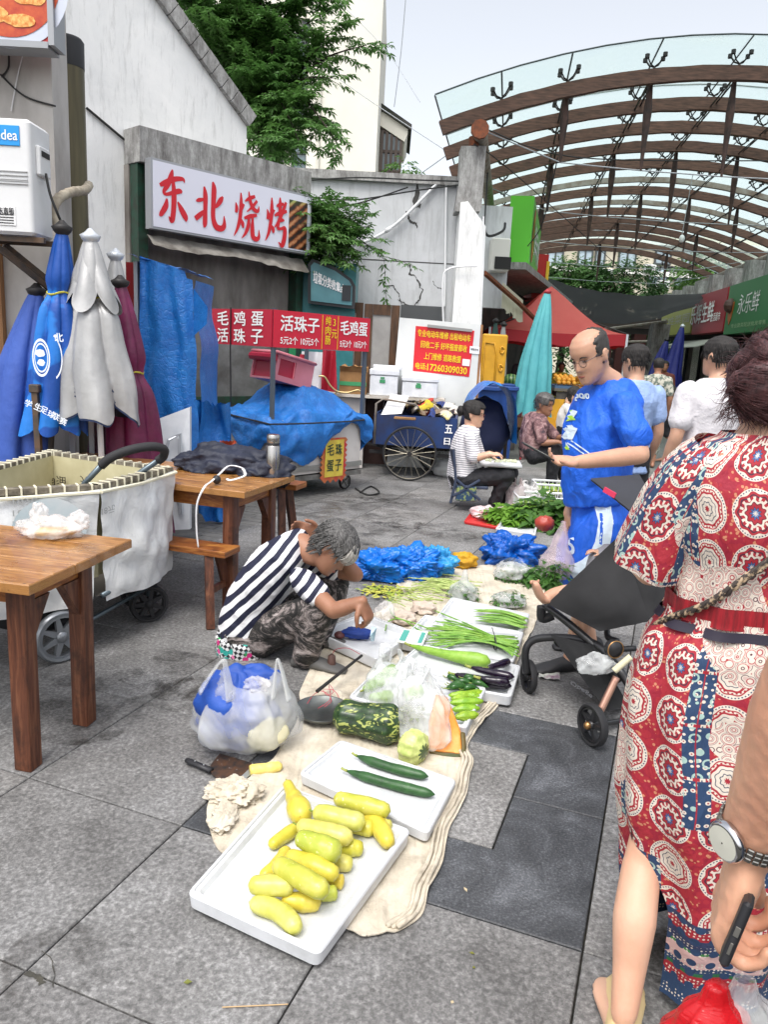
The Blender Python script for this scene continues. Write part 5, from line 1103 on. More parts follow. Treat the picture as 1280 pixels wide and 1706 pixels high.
def tarpf(u,w):
 u=u%1.;a,b=per(u);ca,cb=EW/2,ED/2
 if w<.6:
  f=w/.6;aa,bb=ca+(a-ca)*f,cb+(b-cb)*f;p=EC(aa,bb,hgt(aa,bb)-.03*f**4);return p+V((0,0,.012*N((aa*11,bb*11,2))))
 f=(w-.6)/.4;s=skirt(u);o=V((a-ca,b-cb));o=V((math.copysign(1,o.x)*(abs(o.x)>EW/2-.02),math.copysign(1,o.y)*(abs(o.y)>ED/2-.02)))
 bul=.04+.06*sin(pi*f)+.04*N((u*26,f*3,4))-.03*abs(N((u*60,f*4+u*20,8)));p=EC(a+o.x*bul,b+o.y*bul,hgt(a,b)-.03-s*f);return p+ZU*(.03*N((u*26,f*2,7))*f)
m.grid(tarpf,150,50);
o=solo('cart_tarpaulin',m,TARP,'crumpled blue tarpaulin thrown over the egg cart and tied with a black strap','tarpaulin',smooth=True)
m=MB();m.tube([EC(-.06,.05,.80),EC(EW*.1,-.15,.79),EC(EW*.3,-.17,.785),EC(EW*.7,-.17,.785),EC(EW*.95,-.14,.785),EC(EW+.07,-.06,.78),EC(EW+.09,ED*.5,.81),EC(EW+.05,ED,.84)],.014,6,flat=.6);solo('tarpaulin_strap',m,BLK,'black rubber strap holding the tarpaulin on the egg cart','strap')
m=MB();m.tube(catmull([G(592,815),G(612,826),G(632,822),G(618,812),G(600,822)],6),.009,5);m.warp(lambda p:V((p.x,p.y,p.z+.012)));solo('floor_cable',m,MATS['black_cable'],'loop of black cable on the paving by the cart wheel','cable')
pk=thing('pink_crate','pink and red plastic crate lying tilted on the cart tarpaulin','crate',EC(.88,.5,.96))
Rk=Matrix.Rotation(radians(-14),3,'Y')@Matrix.Rotation(radians(25),3,'X');KX,KY,KZ=V(ed)*-1,eb,ZU
a_=radians(-12);KX,KZ=(KX*cos(a_)+KZ*sin(a_)),(-KX*sin(a_)+KZ*cos(a_));kc=EC(.80,.42,1.27)
PKM=M('pink_plastic','#d88a98',.4,c2='#c97886',ns=3);PRD=M('crate_red',(.42,.02,.06),.4)
def kp(x,y,z):return kc+KX*x+KY*y+KZ*z
def kbox(m,x0,x1,y0,y1,z0,z1):m.box(kp((x0+x1)/2,(y0+y1)/2,(z0+z1)/2),(x1-x0,y1-y0,z1-z0),ax=(KX,KY,KZ))
m=MB();kbox(m,-.24,.27,-.19,.19,-.135,-.115);kbox(m,.25,.27,-.19,.19,-.13,.13);part('bottom',m,PKM,pk)
m=MB()
for y in(-.19,.17):kbox(m,-.24,.25,y,y+.02,.09,.135);kbox(m,-.24,.25,y,y+.02,-.115,-.08);kbox(m,.02,.25,y,y+.02,-.08,.09);kbox(m,-.24,-.20,y,y+.02,-.08,.09)
part('side',m,PKM,pk)
m=MB();kbox(m,-.19,.02,-.165,-.155,-.08,.09);kbox(m,-.22,-.20,-.16,.16,-.11,.12);m.tube([kp(-.27,-.19,.08),kp(-.27,.19,.08)],.04,8);part('red_end',m,PRD,pk)
m=MB();m.tube([kp(-.26,-.2,.135),kp(.27,-.2,.135),kp(.27,.2,.135),kp(-.26,.2,.135),kp(-.26,-.2,.135)],.018,6);part('rim',m,PKM,pk,smooth=True)
m=MB();HJ0,HJ1=D(503,585,9.6),D(548,585,9.6);m.grid(lambda u,w:V((HJ0.x-.10*w+(HJ1.x-HJ0.x+.12*w)*u,9.6-.06*sin(u*9+w*2)-.04*N((u*3,w*3,0)),HJ0.z-.62*w)),20,16);solo('white_raincoat',m,cloth('white_nylon','#d5d5d8',.5),'white nylon coat hanging behind the egg cart','coat',smooth=True)
m=MB();HJ0,HJ1=D(538,583,9.5),D(560,583,9.5);m.grid(lambda u,w:V((HJ0.x+(HJ1.x-HJ0.x+.04*w)*u,9.5-.06*sin(u*7+w*2),HJ0.z-.5*w)),14,14);o=solo('red_jacket',m,cloth('red_nylon',(.42,.02,.04),.5),'red jacket with a white emblem hanging beside the white coat','jacket',smooth=True)
m=MB();m.grid(lambda u,w:V((D(500,590,9.45).x-.05*w+.09*u,9.45-.03*sin(u*5),D(500,590,9.45).z-.34*w)),8,10);solo('red_sleeve',m,MATS['red_nylon'],'red sleeve on the left of the white coat','cloth',smooth=True)
m=MB();p=D(493,622,9.4);m.bevbox(p,(.26,.05,.22),.01);solo('pink_speaker',m,M('hot_pink',(.65,.10,.22),.4),'hot pink box behind the pink crate','box')
for k,(py,c__)in enumerate(((586,'#2e8f5b'),(601,'#dfe4e6'),(612,'#3f7fb5'))):
 m=MB();p=onW(483,py,WA+WN*-.08);p=W((p-WA).dot(WD),p.z,.0+-.07+.02);m.box(p+WN*.02,(.12,.01,.12),ax=(WD,-WN,ZU));part('sticker',m,M('sticker_%d'%k,c__,.5),stall)
tb=thing('waste_booth','teal waste sorting booth with a dark rounded sign frame','booth',(D(540,600,10.7).x,10.9,0))
TEAL=M('booth_teal','#3f8f94',.4,c2='#2f7378',ns=2);DFR=M('booth_frame',(.02,.024,.028),.4)
q0,q1=D(494,428,10.75),D(593,500,10.75)
m=MB();m.box(((q0.x+q1.x)/2-.02,11.15,(q0.z)/2-.02),(q1.x-q0.x+.02,.7,q0.z-.04));part('booth_wall',m,TEAL,tb)
P4=[D(513,505,10.6),D(513,440,10.6),D(520,431,10.6),D(560,446,10.6),D(586,465,10.6),D(592,476,10.6),D(591,515,10.6)]
m=MB();m.prism(P4,(0,.16,0));part('sign_frame',m,DFR,tb)
P5=[D(518,501,10.58),D(518,443,10.58),D(523,437,10.58),D(558,451,10.58),D(582,468,10.58),D(587,478,10.58),D(586,509,10.58)]
m=MB();m.prism(P5,(0,.03,0));part('sign_face',m,M('booth_face','#40707a',.35,c2='#5c8f96',ns=1.5),tb)
a_,b_=D(522,470,10.57),D(575,490,10.57);m=MB();X_=V((b_.x-a_.x,0,b_.z-a_.z)).normalized()
for k,s in enumerate('垃圾分类收集点'):text(m,s,V((a_.x,10.572,a_.z))+X_*k*((b_-a_).length/7)+ZU*.0,X_,ZU,.06,.15-.006*k,V((0,-1,0)),.03)
part('lettering',m,WL,tb)
m=MB();a_=D(573,475,10.57);m.box((a_.x+.04,10.57,a_.z-.1),(.12,.01,.2));part('info_plate',m,DFR,tb)
WDM=M('door_wood','#5d3f27',.6,c2='#3a2718',ns=4,nd=7,stretch=(6,6,.8),bs=.3,bscale=20)
FGL=M('frosted_pane','#a9a7a4',.35,c2='#8f8d8a',ns=2)
for k,(x0,x1,yt,lab)in enumerate(((506,556,500,'left wooden door leaf with a frosted pane leaning at the grey wall'),(558,606,502,'middle wooden door leaf with a frosted pane'),(608,667,506,'right wooden door leaf beside the white board'))):
 dd=10.95-.1*k;a_,b_=D(x0,yt,dd),D(x1,yt+3,dd);w_=b_.x-a_.x;zt_=a_.z;o=thing('wooden_door',lab,'door',((a_.x+b_.x)/2,dd,0),'old door leaves against the wall');xm=(a_.x+b_.x)/2
 m=MB();fw=w_*.24
 m.box((a_.x+fw/2,dd,zt_/2),(fw,.05,zt_));m.box((b_.x-fw/2,dd,zt_/2),(fw,.05,zt_));m.box((xm,dd,zt_-.07),(w_-2*fw-.004,.045,.14));m.box((xm,dd,.45),(w_-2*fw-.004,.045,.9));part('door_frame',m,WDM,o)
 m=MB();m.box((xm,dd+.005,(zt_-.14+.9)/2),(w_-2*fw-.004,.02,zt_-.14-.9-.004));part('pane',m,FGL,o)
m=MB();a_,b_=D(668,514,11.7),D(740,530,11.7);m.box(((a_.x+b_.x)/2,11.74,1.1),(b_.x-a_.x,.06,2.2));solo('dark_window_panel',m,M('dark_glass',(.07,.075,.08),.15),'dark framed window low in the grey wall above the white board','window')
ct=thing('work_counter','pale counter board with a white cabinet under it behind the tricycle','counter',(D(640,700,9.9).x,9.9,0))
q0,q1=D(535,652,9.7),D(742,664,9.7);zc=D(640,662,9.7).z
m=MB();m.box(((q0.x+q1.x)/2,9.9,zc),(q1.x-q0.x,.5,.035));part('board',m,M('counter_board','#cfc8bd',.6,c2='#b0a698',ns=5),ct)
m=MB();c0,c1=D(543,700,9.75).x,D(607,700,9.75).x;m.box(((c0+c1)/2,9.95,zc/2-.01),(c1-c0,.4,zc-.04));part('cabinet',m,CWH,ct)
m=MB();m.box((c1-.05,9.74,zc*.72),(.05,.02,.05));part('hasp',m,MATS['rusty_steel'],ct)
m=MB();m.box((q1.x-.08,9.95,zc/2-.01),(.06,.3,zc-.04));m.box((D(660,700,9.9).x,10.1,zc/2-.01),(1.0,.03,zc-.06));part('dark_back',m,M('dark_brown_board','#3f2a25',.7),ct)
def styro(label,px0,px1,py0,py1,d,dep,name='styrofoam_box',lid=True,group='styrofoam boxes on the counter'):
 a_,b_=D(px0,py1,d),D(px1,py0,d);zz=zc+.02;h=D(px0,py0,d).z-zz;o=thing(name,label,'box',((a_.x+b_.x)/2,d+dep/2,zz),group)
 STY=M('styrofoam','#e9ebee',.75,c2='#d6d9dd',ns=9,nd=7,bs=.25,bscale=90,bd=.002)
 m=MB();m.bevbox(((a_.x+b_.x)/2,d+dep/2,zz+h*.38),(b_.x-a_.x-.02,dep,h*.76),.015);part('box_body',m,STY,o,angle=40)
 m=MB();m.bevbox(((a_.x+b_.x)/2,d+dep/2,zz+h*.885),(b_.x-a_.x,dep+.02,h*.225),.015);part('lid',m,STY,o,angle=40)
 m=MB();m.box(((a_.x+b_.x)/2-.02,d-.006,zz+h*.55),(.07,.004,.04));m.box(((a_.x+b_.x)/2-.02,d-.006,zz+h*.68),(.05,.004,.02));part('green_print',m,M('green_print',(.05,.30,.12),.6),o);return o
styro('white styrofoam box with a lid nearest the cart',614,666,614,660,9.68,.34);styro('wider white styrofoam box at the right end of the counter',668,732,627,663,9.66,.36)
m=MB();a_=D(645,617,9.75);m.bevbox((a_.x,9.86,D(640,616,9.75).z+.03),(.36,.3,.05),.012,rz=.06);solo('foam_board',m,MATS['styrofoam'],'loose white foam board lying on the left box','board',angle=40)
m=MB();a_,b_=D(565,652,9.72),D(612,617,9.72);zz=zc+.02;h=b_.z-zz;CB=M('cardboard','#a27a4d',.85,c2='#85623c',ns=6);cb=thing('cardboard_box','brown cardboard box with green tape print on the counter','box',((a_.x+b_.x)/2,9.85,zz))
m.box(((a_.x+b_.x)/2,9.86,zz+h*.45),(b_.x-a_.x,.28,h*.9));part('carton',m,CB,cb)
m=MB()
for s in(-1,1):m.grid(lambda u,w:V((a_.x+(b_.x-a_.x)*u,9.86+s*(.14+.05*w),zz+h*.9+.07*w*(1+.6*N((u*5,s,0))))),8,2)
part('flap',m,CB,cb)
m=MB();m.box(((a_.x+b_.x)/2,9.716,zz+h*.42),(b_.x-a_.x-.01,.004,.05));part('green_tape',m,MATS['green_print'],cb)
m=MB();m.tube(catmull([D(531,627,9.3),D(541,628,9.3),D(550,642,9.3),D(562,652,9.3),D(580,654,9.3),D(597,650,9.3),D(606,658,9.3)],6),.012,7);m.tube(catmull([D(562,652,9.3),D(556,662,9.3),D(570,672,9.3)],5),.009,5);solo('handlebar',m,M('brass_tube','#b9a374',.3,.7),'curved brass coloured handlebar in front of the counter','handlebar',smooth=True)
bd=thing('white_board','tall white board leaning by the column with a red repair poster','board',(.58,10.05,0))
P0_=D(666,529,10.0);P1_=D(803,541,10.05);bb=V((P1_.x-P0_.x,P1_.y-P0_.y,0)).normalized();bn=V((bb.y,-bb.x,0));L_=(V((P1_.x,P1_.y,0))-V((P0_.x,P0_.y,0))).length
m=MB();q=V((P0_.x,10.0,0));m.prism([q-bb*.06+ZU*.02,q+bb*(L_+.02)+ZU*.02,q+bb*L_+ZU*(P1_.z),q+ZU*P0_.z],-bn*.04);part('panel',m,M('board_white','#dfe1de',.45,c2='#c4c7c6',ns=1.6,nd=8,lo=.45,hi=.8),bd)
m=MB();m.bar(q+bb*(L_+.015)-bn*.02,q+bb*(L_+.005)-bn*.02+ZU*P1_.z,.03,.05);part('wood_edge',m,MATS['raw_pine'],bd)
r0,r1,r2,r3=[PL(a,b,q+bn*.004,bn)for a,b in((688,618),(782,628),(791,551),(693,543))]
m=MB();m.prism([r0,r1,r2,r3],-bn*.003);part('poster',m,M('poster_bright_red',(.66,.02,.03),.4),bd)
X_=bb;def_o=lambda u,w:r0+(r1-r0)*u+(r3-r0)*w+bn*.002;pw=(r1-r0).length;ph=(r3-r0).length;Yv=(r3-r0).normalized();Xv=(r1-r0).normalized()
m=MB()
text(m,'专业电动车维修',def_o(.04,.78),Xv,Yv,pw*.54,ph*.155,bn,.02);text(m,'出租电动车',def_o(.61,.78),Xv,Yv,pw*.36,ph*.155,bn,.02)
text(m,'回收二手',def_o(.11,.54),Xv,Yv,pw*.32,ph*.155,bn,.02);text(m,'好坏报废都收',def_o(.46,.54),Xv,Yv,pw*.46,ph*.155,bn,.02)
text(m,'上门维修',def_o(.18,.29),Xv,Yv,pw*.31,ph*.155,bn,.02);text(m,'道路救援',def_o(.52,.29),Xv,Yv,pw*.31,ph*.155,bn,.02)
text(m,'电话:',def_o(.04,.06),Xv,Yv,pw*.19,ph*.14,bn,.02);text(m,'17260309030',def_o(.25,.05),Xv,Yv,pw*.70,ph*.15,bn,.03);part('poster_lettering',m,YL,bd)
m=MB()
for(u,w,a,b)in((.97,.53,.17,.16),(.86,.24,.13,.15)):q_=def_o(u,w)+bn*.006;m.prism([q_,q_+Xv*pw*a,q_+Xv*pw*a+Yv*ph*b,q_+Yv*ph*b],-bn*.002)
part('stuck_note',m,MATS['sticker_white'],bd)
m=MB();q_=def_o(.99,.60)+bn*.008;text(m,'电瓶充电',q_,Xv,Yv,pw*.13,ph*.05,bn,.02);part('note_lettering',m,BLK,bd)
m=MB();m.bar(def_o(.2,1.03)+bn*.02,def_o(.98,1.03)+bn*.02,.02,.035);part('tube_lamp',m,MATS['alu_trim'],bd)
m=MB();m.tube([PL(730,668,q+bn*.05,bn),PL(742,668,q+bn*.05,bn),PL(742,664,q+bn*.05,bn)],.006,5);part('hook',m,BLK,bd)
# === blue cargo tricycle ===
tc=thing('cargo_tricycle','blue cargo tricycle with a flat box heaped with gloves and rags','tricycle',(.3,9.3,0))
TB=M('trike_blue',(.012,.045,.17),.5,c2=(.02,.03,.08),ns=4,nd=7);TX0,TX1=D(622,720,9.15).x,D(764,720,8.9).x
zt_,zb_=D(700,694,9.1).z,D(700,745,9.1).z;TY=9.18
tdir=V((1,-.10,0)).normalized();tnn=V((-tdir.y,tdir.x,0));TO=V((TX0,TY,0));TL=TX1-TX0;TD=.85
for(a,b,da,db)in((0,0,TL,.03),(0,TD,TL,.03)):
 m=MB();m.box(TO+tdir*(a+da/2)+tnn*(b+db/2)+ZU*(zt_+zb_)/2,(da,db,zt_-zb_),ax=(tdir,tnn,ZU));part('box_side',m,TB,tc)
for a in(0,TL-.03):
 m=MB();m.box(TO+tdir*(a+.015)+tnn*(TD/2)+ZU*(zt_+zb_)/2,(.026,TD-.04,zt_-zb_),ax=(tdir,tnn,ZU));part('box_end',m,TB,tc)
m=MB();m.box(TO+tdir*TL/2+tnn*TD/2+ZU*(zb_+.02),(TL-.06,TD-.06,.03),ax=(tdir,tnn,ZU));part('box_floor',m,TB,tc)
m=MB();m.tube([TO+tdir*.02+ZU*zb_,TO+tdir*.02+ZU*(zt_+.12),TO+tdir*.1+ZU*(zt_+.18),TO+tdir*.5+ZU*(zt_+.14)],.014,6);m.tube([TO+tdir*.02+tnn*TD+ZU*zb_,TO+tdir*.02+tnn*TD+ZU*(zt_+.22),TO+tdir*.5+tnn*TD+ZU*(zt_+.16)],.014,6);part('guard_rail',m,PSTEEL,tc,smooth=True)
m=MB()
for b in(.1,TD-.1):m.bar(TO-tdir*.05+tnn*b+ZU*.30,TO+tdir*(TL)+tnn*b+ZU*.30,.03,.04)
for a in(.1,.6,1.0):m.bar(TO+tdir*a+tnn*.1+ZU*.30,TO+tdir*a+tnn*.1+ZU*zb_,.03,.03)
m.bar(TO-tdir*.15+tnn*.3+ZU*.38,TO+tdir*.3+tnn*.3+ZU*.30,.03,.03);part('chassis',m,DSTEEL,tc)
def spoked(parent,c,r,axis,n=20):
 R=frame(V(axis).orthogonal(),axis);m=MB();m.lathe([(r+.0*cos(a),.0)if 0 else(r-.014+.014*cos(a),.018*sin(a))for a in[2*pi*k/8 for k in range(9)]],c,40,R);o=part('wheel',m,TYR,parent,smooth=True)
 m=MB();m.lathe([(r*.93+.006*cos(a),.012*sin(a))for a in[2*pi*k/6 for k in range(7)]],c,40,R);part('rim',m,M('rim_worn','#8a8475',.4,.6),o,smooth=True)
 m=MB()
 for k in range(n):a=2*pi*k/n;b=a+.35*(1 if k%2 else-1);m.tube([V(c)+R@V((.02*cos(b),.02*sin(b),.025*(1 if k%2 else-1))),V(c)+R@V((r*.92*cos(a),r*.92*sin(a),0))],.0028,3)
 part('spoke',m,MATS['rim_worn'],o,kind='stuff');m=MB();m.lathe([(.001,-.05),(.028,-.05),(.03,0),(.028,.05),(.001,.05)],c,12,R);part('hub',m,DSTEEL,o);return o
wcx=G(680,801);spoked(tc,wcx+ZU*.33-tnn*.0,.33,tnn);w2c=wcx+tdir*.36+tnn*.68;spoked(tc,w2c+ZU*.33,.33,tnn)
m=MB();m.tube([wcx+ZU*.33,w2c+ZU*.33],.02,6);part('axle',m,DSTEEL,tc)
m=MB();q_=TO+tdir*(TL-.14)+tnn*-.006+ZU*(zb_+.05);text(m,'五',q_+ZU*.14,tdir,ZU,.09,.1,-tnn,.04);text(m,'日',q_,tdir,ZU,.07,.08,-tnn,.04);part('lettering',m,WL,tc)
cols=['#22201c','#6b5236','#c9b52c','#2a3d7a','#d9d4c6','#8a7a5c','#3a3430','#b33a2c','#7a6a58','#c7bfae']
rng=random.Random(11)
for k in range(30):
 a,b=.33+(TL-.45)*((k%5)+rng.uniform(.1,.9))/5,.08+(TD-.2)*((k//5%3)+rng.uniform(.2,.8))/3;base_=TO+tdir*a+tnn*b+ZU*(zt_-.02+.12*exp(-((b-.4)/.3)**2)+.03*rng.random());L_=rng.uniform(.10,.2);a0=rng.uniform(0,pi);wv_=rng.uniform(.03,.06);s_=rng.random()*10
 d=V((cos(a0),sin(a0),rng.uniform(-.1,.25)));sd_=V((-sin(a0),cos(a0),0));m=MB();m.grid(lambda u,w:base_+d*((u-.5)*2*L_)+sd_*((w-.5)*2*wv_*(1-.4*u))+ZU*(.035*sin(u*5+s_)+.03*sin(w*5+s_)),8,4)
 m.grid(lambda u,w:base_+d*((u-.5)*2*L_)+sd_*((w-.5)*2*wv_*(1-.4*u))+ZU*(.035*sin(u*5+s_)+.03*sin(w*5+s_)-.012),8,4)
 o=solo('work_glove',m,M('rag_%d'%(k%10),cols[k%10],.75,c2=cols[(k+3)%10],ns=16,lo=.5,hi=.7),['black','brown','yellow','blue','off-white','khaki','charcoal','red','taupe','pale grey'][k%10]+' glove or rag '+['at the left end','left of the middle','in the middle','right of the middle','at the right end'][k%5]+' of the heap, '+['front','middle','back'][k//5%3]+' row, '+('lower' if k<15 else 'upper'),'glove','gloves and rags heaped on the tricycle',smooth=True)
m=MB();q_=PL(665,693,TO-tnn*.0,tnn);m.prism([q_+ZU*.0,q_+tdir*.25+ZU*.03,q_+tdir*.32+tnn*.1+ZU*.24,q_+tdir*.10+tnn*.1+ZU*.25],-tnn*.004);m.warp(lambda p:p-tdir*.22);solo('white_card',m,MATS['sticker_white'],'white cardboard sheet leaning on the tricycle box','card')
m=MB();p=D(675,697,9.05);m.bevbox(p,(.26,.06,.03),.008,rz=-.1);solo('wood_offcut',m,CB,'short light brown piece of wood on the tricycle edge','wood')
# === yellow panel, bins, tarp covered scooter ===
yb=thing('yellow_pallet','upright yellow plastic pallet panel beside the white board','pallet',(D(822,640,11.3).x,11.3,.0))
a_,b_=D(798,640,11.3),D(847,558,11.3);YM=M('yellow_plastic','#dca528',.45,c2='#c08d1e',ns=2.5,nd=7)
m=MB();m.bevbox(((a_.x+b_.x)/2,11.3,b_.z/2),(b_.x-a_.x,.08,b_.z),.03);part('panel',m,YM,yb,angle=40)
m=MB();w_=b_.x-a_.x;zz=b_.z;fr_pts=[(.10,.42),(.10,.93),(.48,.93),(.60,.84),(.60,.42)]
m.tube([(a_.x+w_*u,11.25,zz*w)for u,w in fr_pts],.014,6)
for w in(.88,.74,.60,.48):m.tube([(a_.x+w_*(.80+.07*cos(t_*pi/4)),11.25,zz*w+.05*sin(t_*pi/4))for t_ in range(9)],.012,5)
part('moulded_rib',m,YM,yb,smooth=True)
BINB=M('bin_blue',(.01,.06,.26),.45,c2=(.012,.05,.2),ns=3)
for k,(x0,x1,dd,lab)in enumerate(((800,833,10.9,'blue wheelie bin, left one in front of the yellow pallet'),(828,862,11.2,'blue wheelie bin, right one in front of the yellow pallet'))):
 a_,b_=D(x0,642,dd),D(x1,642,dd);w_=b_.x-a_.x+.02;cx0=(a_.x+b_.x)/2;zt2_=a_.z;o=thing('wheelie_bin',lab,'bin',(cx0,dd+.25,0),'blue wheelie bins');
 m=MB();m.rings([[V((cx0+sx*w_*.5*f,dd+.25+sy*.25*f,z))for sx,sy in((-1,-1),(1,-1),(1,1),(-1,1))]for f,z in((.82,.04),(.9,zt2_*.5),(1.,zt2_-.07))],caps=True);part('bin_body',m,BINB,o)
 m=MB();m.bevbox((cx0,dd+.25,zt2_-.035),(w_+.05,.58,.06),.02);m.bevbox((cx0,dd+.2,zt2_+.01),(w_*.8,.4,.03),.01);part('lid',m,BINB,o,angle=40)
 m=MB();m.tube([(cx0-w_*.45,dd-.03,zt2_-.05),(cx0+w_*.45,dd-.03,zt2_-.05)],.018,6);part('handle',m,BINB,o)
es=thing('covered_scooter','electric scooter under an arched blue tarpaulin behind the seated women','scooter',(D(815,740,9.3).x,9.3,0))
m=MB();A0,A1=D(772,700,9.2).x,D(856,700,9.2).x
def arcf(u,w):
 a=pi*(.94-.98*u);cx0=(A0+A1)/2;x=cx0+(A1-A0)*.50*cos(a)*(1+.1*N((u*5,w*4,0)));z=.72+.50*sin(a)+(u>.75)*(-.9*(u-.75))*.6+.03*N((u*9,w*7,3));return V((x+.02*w,8.80+.9*w,z))
m.grid(arcf,40,20);part('tarpaulin',m,TARP,es,smooth=True)
m=MB();c0=(A0+A1)/2;m.ell((c0-.02,9.4,.62),(.30,.3,.42),su=24,sv=16,fn=lambda d:1+.2*N(d,2,4));part('dark_cover',m,cloth('indigo_cloth',(.012,.018,.06),.8),es,smooth=True)
spoked(es,V((c0+.05,9.35,.25)),.25,(1,.1,0),10)
m=MB();m.box((c0+.28,9.5,.35),(.04,.04,.7));part('stand',m,MATS['rusty_steel'],es)
m=MB();
def wb(d):return 1+.3*N(d,2,8)
m.ell(G(748,795)+V((0,.1,.10)),(.22,.15,.12),su=30,sv=18,fn=wb);solo('white_sack',m,M('sack_white','#cfd0cd',.7,c2='#adaeac',ns=5,bs=.4),'white sack lying behind the folding chair under the tricycle','sack',smooth=True)
# === red tent and teal umbrella ===
tn=thing('red_tent','red pop-up market tent with a pointed roof behind the teal umbrella','tent',(D(905,600,15.5).x,15.5,0))
TR=M('tent_red',(.93,.21,.18),.55,c2=(.88,.17,.15),ns=1.5,bs=.2,trans=.5)
tcx=D(921,476,15.6);hw_=1.28;ez=D(821,545,14.6).z;
def roofp(sx,sy):return V((tcx.x-.02+sx*hw_,15.7+sy*1.2,ez))
m=MB();cs=[roofp(-1,-1),roofp(1,-1),roofp(1,1),roofp(-1,1)];ap=V((tcx.x,15.7,tcx.z))
for i in range(4):
 a_,b_=cs[i],cs[(i+1)%4]
 m.grid(lambda u,w:(a_+(b_-a_)*u)*(1-w)+ap*w-ZU*(.30*sin(pi*w*.85)*(1-w)+.05*sin(pi*u)*(1-w)),12,12)
part('roof',m,TR,tn,smooth=True)
m=MB()
for i in range(4):
 a_,b_=cs[i],cs[(i+1)%4];m.grid(lambda u,w:a_+(b_-a_)*u-ZU*(.05*sin(pi*u)+w*.22+.015*sin(u*25)*w),24,3)
part('valance',m,M('tent_red_dark',(.45,.02,.03),.6,trans=.2),tn,smooth=True)
for c__ in cs:m=MB();m.box((c__.x,c__.y,ez/2),(.04,.04,ez));part('post',m,MATS['white_metal_pole'],tn)
m=MB()
for c__ in cs:m.tube([c__,(c__+ap)/2-ZU*.2,ap-ZU*.1],.015,5)
part('roof_strut',m,DSTEEL,tn)
TEALF=cloth('teal_fabric','#58acb0',.6,c2='#4a9ba3')
parasol('closed_umbrella','large teal closed market umbrella in front of the red tent',D(913,486,11.5),.75,.335,TEALF,.9,nf=8,lean=(-.07,0),ragged=.05,polemat=M('pole_red',(.35,.03,.04),.5))
NAVF=cloth('deep_navy_fabric','#1c2470',.6)
parasol('closed_umbrella','deep navy closed umbrella with a white tip, the taller of two',D(1138,543,17.5),.95,.30,NAVF,.3,lean=(-.11,0),nf=5,polemat=MATS['white_metal_pole'])
parasol('closed_umbrella','deep navy closed umbrella, the shorter left one of two',D(1112,566,18),.95,.28,NAVF,1.3,lean=(-.16,0),nf=5)
parasol('closed_umbrella','thin dark green closed umbrella under the tent edge',D(827,534,13),1.2,.14,cloth('dark_green_fabric','#23463f',.6),1.3,nf=5)
parasol('closed_umbrella','pale grey closed umbrella next to the yellow pallet',D(840,540,12.6),.6,.17,cloth('grey_fabric','#9a9c9b',.6),2.3,nf=5)
# === produce stalls in the distance ===
rng=random.Random(5)
def stallf(label,x0,x1,y,z,cols,rz=0,r=.045,n=5,back=.8,kinds='fruit'):
 o=thing('produce_stall',label,'stall',((x0+x1)/2,y,0));m=MB();m.box(((x0+x1)/2,y+back/2,z-.03),(x1-x0,back,.05));part('table_top',m,M('stall_board','#6c665c',.7),o)
 m=MB();m.box(((x0+x1)/2,y+.06,z/2-.03),(x1-x0-.1,.04,z-.07));part('skirt_cloth',m,M('skirt_dark','#3d3b3a',.8,c2='#6a645c',ns=3),o)
 w_=(x1-x0)/len(cols)
 for k,c__ in enumerate(cols):
  m=MB();cx0=x0+w_*(k+.5);m.box((cx0,y+back/2,z+.02),(w_*.94,back*.9,.05));part('tray',m,M('tray_mix_%d'%(k%3),('#4e6b8c','#a87a45','#d4d4cf')[k%3],.6),o)
  m=MB();nx=max(2,int(w_*.9/(2*r)));ny=5
  for i in range(nx):
   for j in range(ny):
    for l in range(2 if j<4 else 1):m.ell((cx0-w_*.42+(i+.5)*w_*.84/nx+rng.uniform(-.01,.01),y+.08+j*r*2.1+l*r*.8,z+.07+r*.6+l*r*1.2+j*.02),(r,r,r*.9),su=7,sv=5)
  part('fruit_heap',m,c__,o,smooth=True,kind='stuff')
ORG=M('orange_fruit',(.72,.28,.03),.5,c2=(.8,.42,.05),ns=9);GRF=M('green_fruit',(.14,.28,.04),.5,c2=(.3,.38,.08),ns=9);YEF=M('yellow_fruit',(.7,.48,.04),.5,c2=(.75,.6,.1),ns=9);RDF=M('red_fruit',(.4,.04,.03),.45,c2=(.5,.12,.05),ns=9)
p0_,p1_=D(925,645,14).x,D(1000,645,14).x;stallf('fruit stall heaped with oranges behind the blue shirted man',p0_,p1_+.5,14,D(960,648,14).z,[ORG,ORG,YEF])
p0_,p1_=D(930,600,19).x,D(1010,600,19).x;stallf('second fruit stall further back with green fruit',p0_,p1_,19.5,.85,[GRF,ORG,GRF])
p0_,p1_=D(1055,650,20).x,D(1130,650,20).x;stallf('stall of yellow fruit under the navy umbrellas',p0_,p1_,19.2,.75,[YEF,YEF,GRF],r=.08)
p0_,p1_=D(845,650,12.6).x,D(872,650,12.6).x;stallf('small stall with a watermelon by the yellow pallet',p0_,p1_,12.6,D(850,660,12.6).z,[GRF])
m=MB();c_=D(852,634,12.5);m.ell(c_,(.13,.13,.11),su=20,sv=12)
t=NT('melon_skin');x_,y_,z_=t.xyz(t.co('Object'));f=t.math('SINE',t.math('ADD',t.math('MULTIPLY',x_,110),t.math('MULTIPLY',t.noise(t.co('Object'),12),6)));t.set(t.p.inputs['Base Color'],t.ramp(f,[(.3,(.02,.08,.02)),(.6,(.16,.26,.08))]));t.P(Roughness=.35)
solo('watermelon',m,t.m,'striped watermelon between the yellow pallet and the teal umbrella','watermelon',smooth=True)
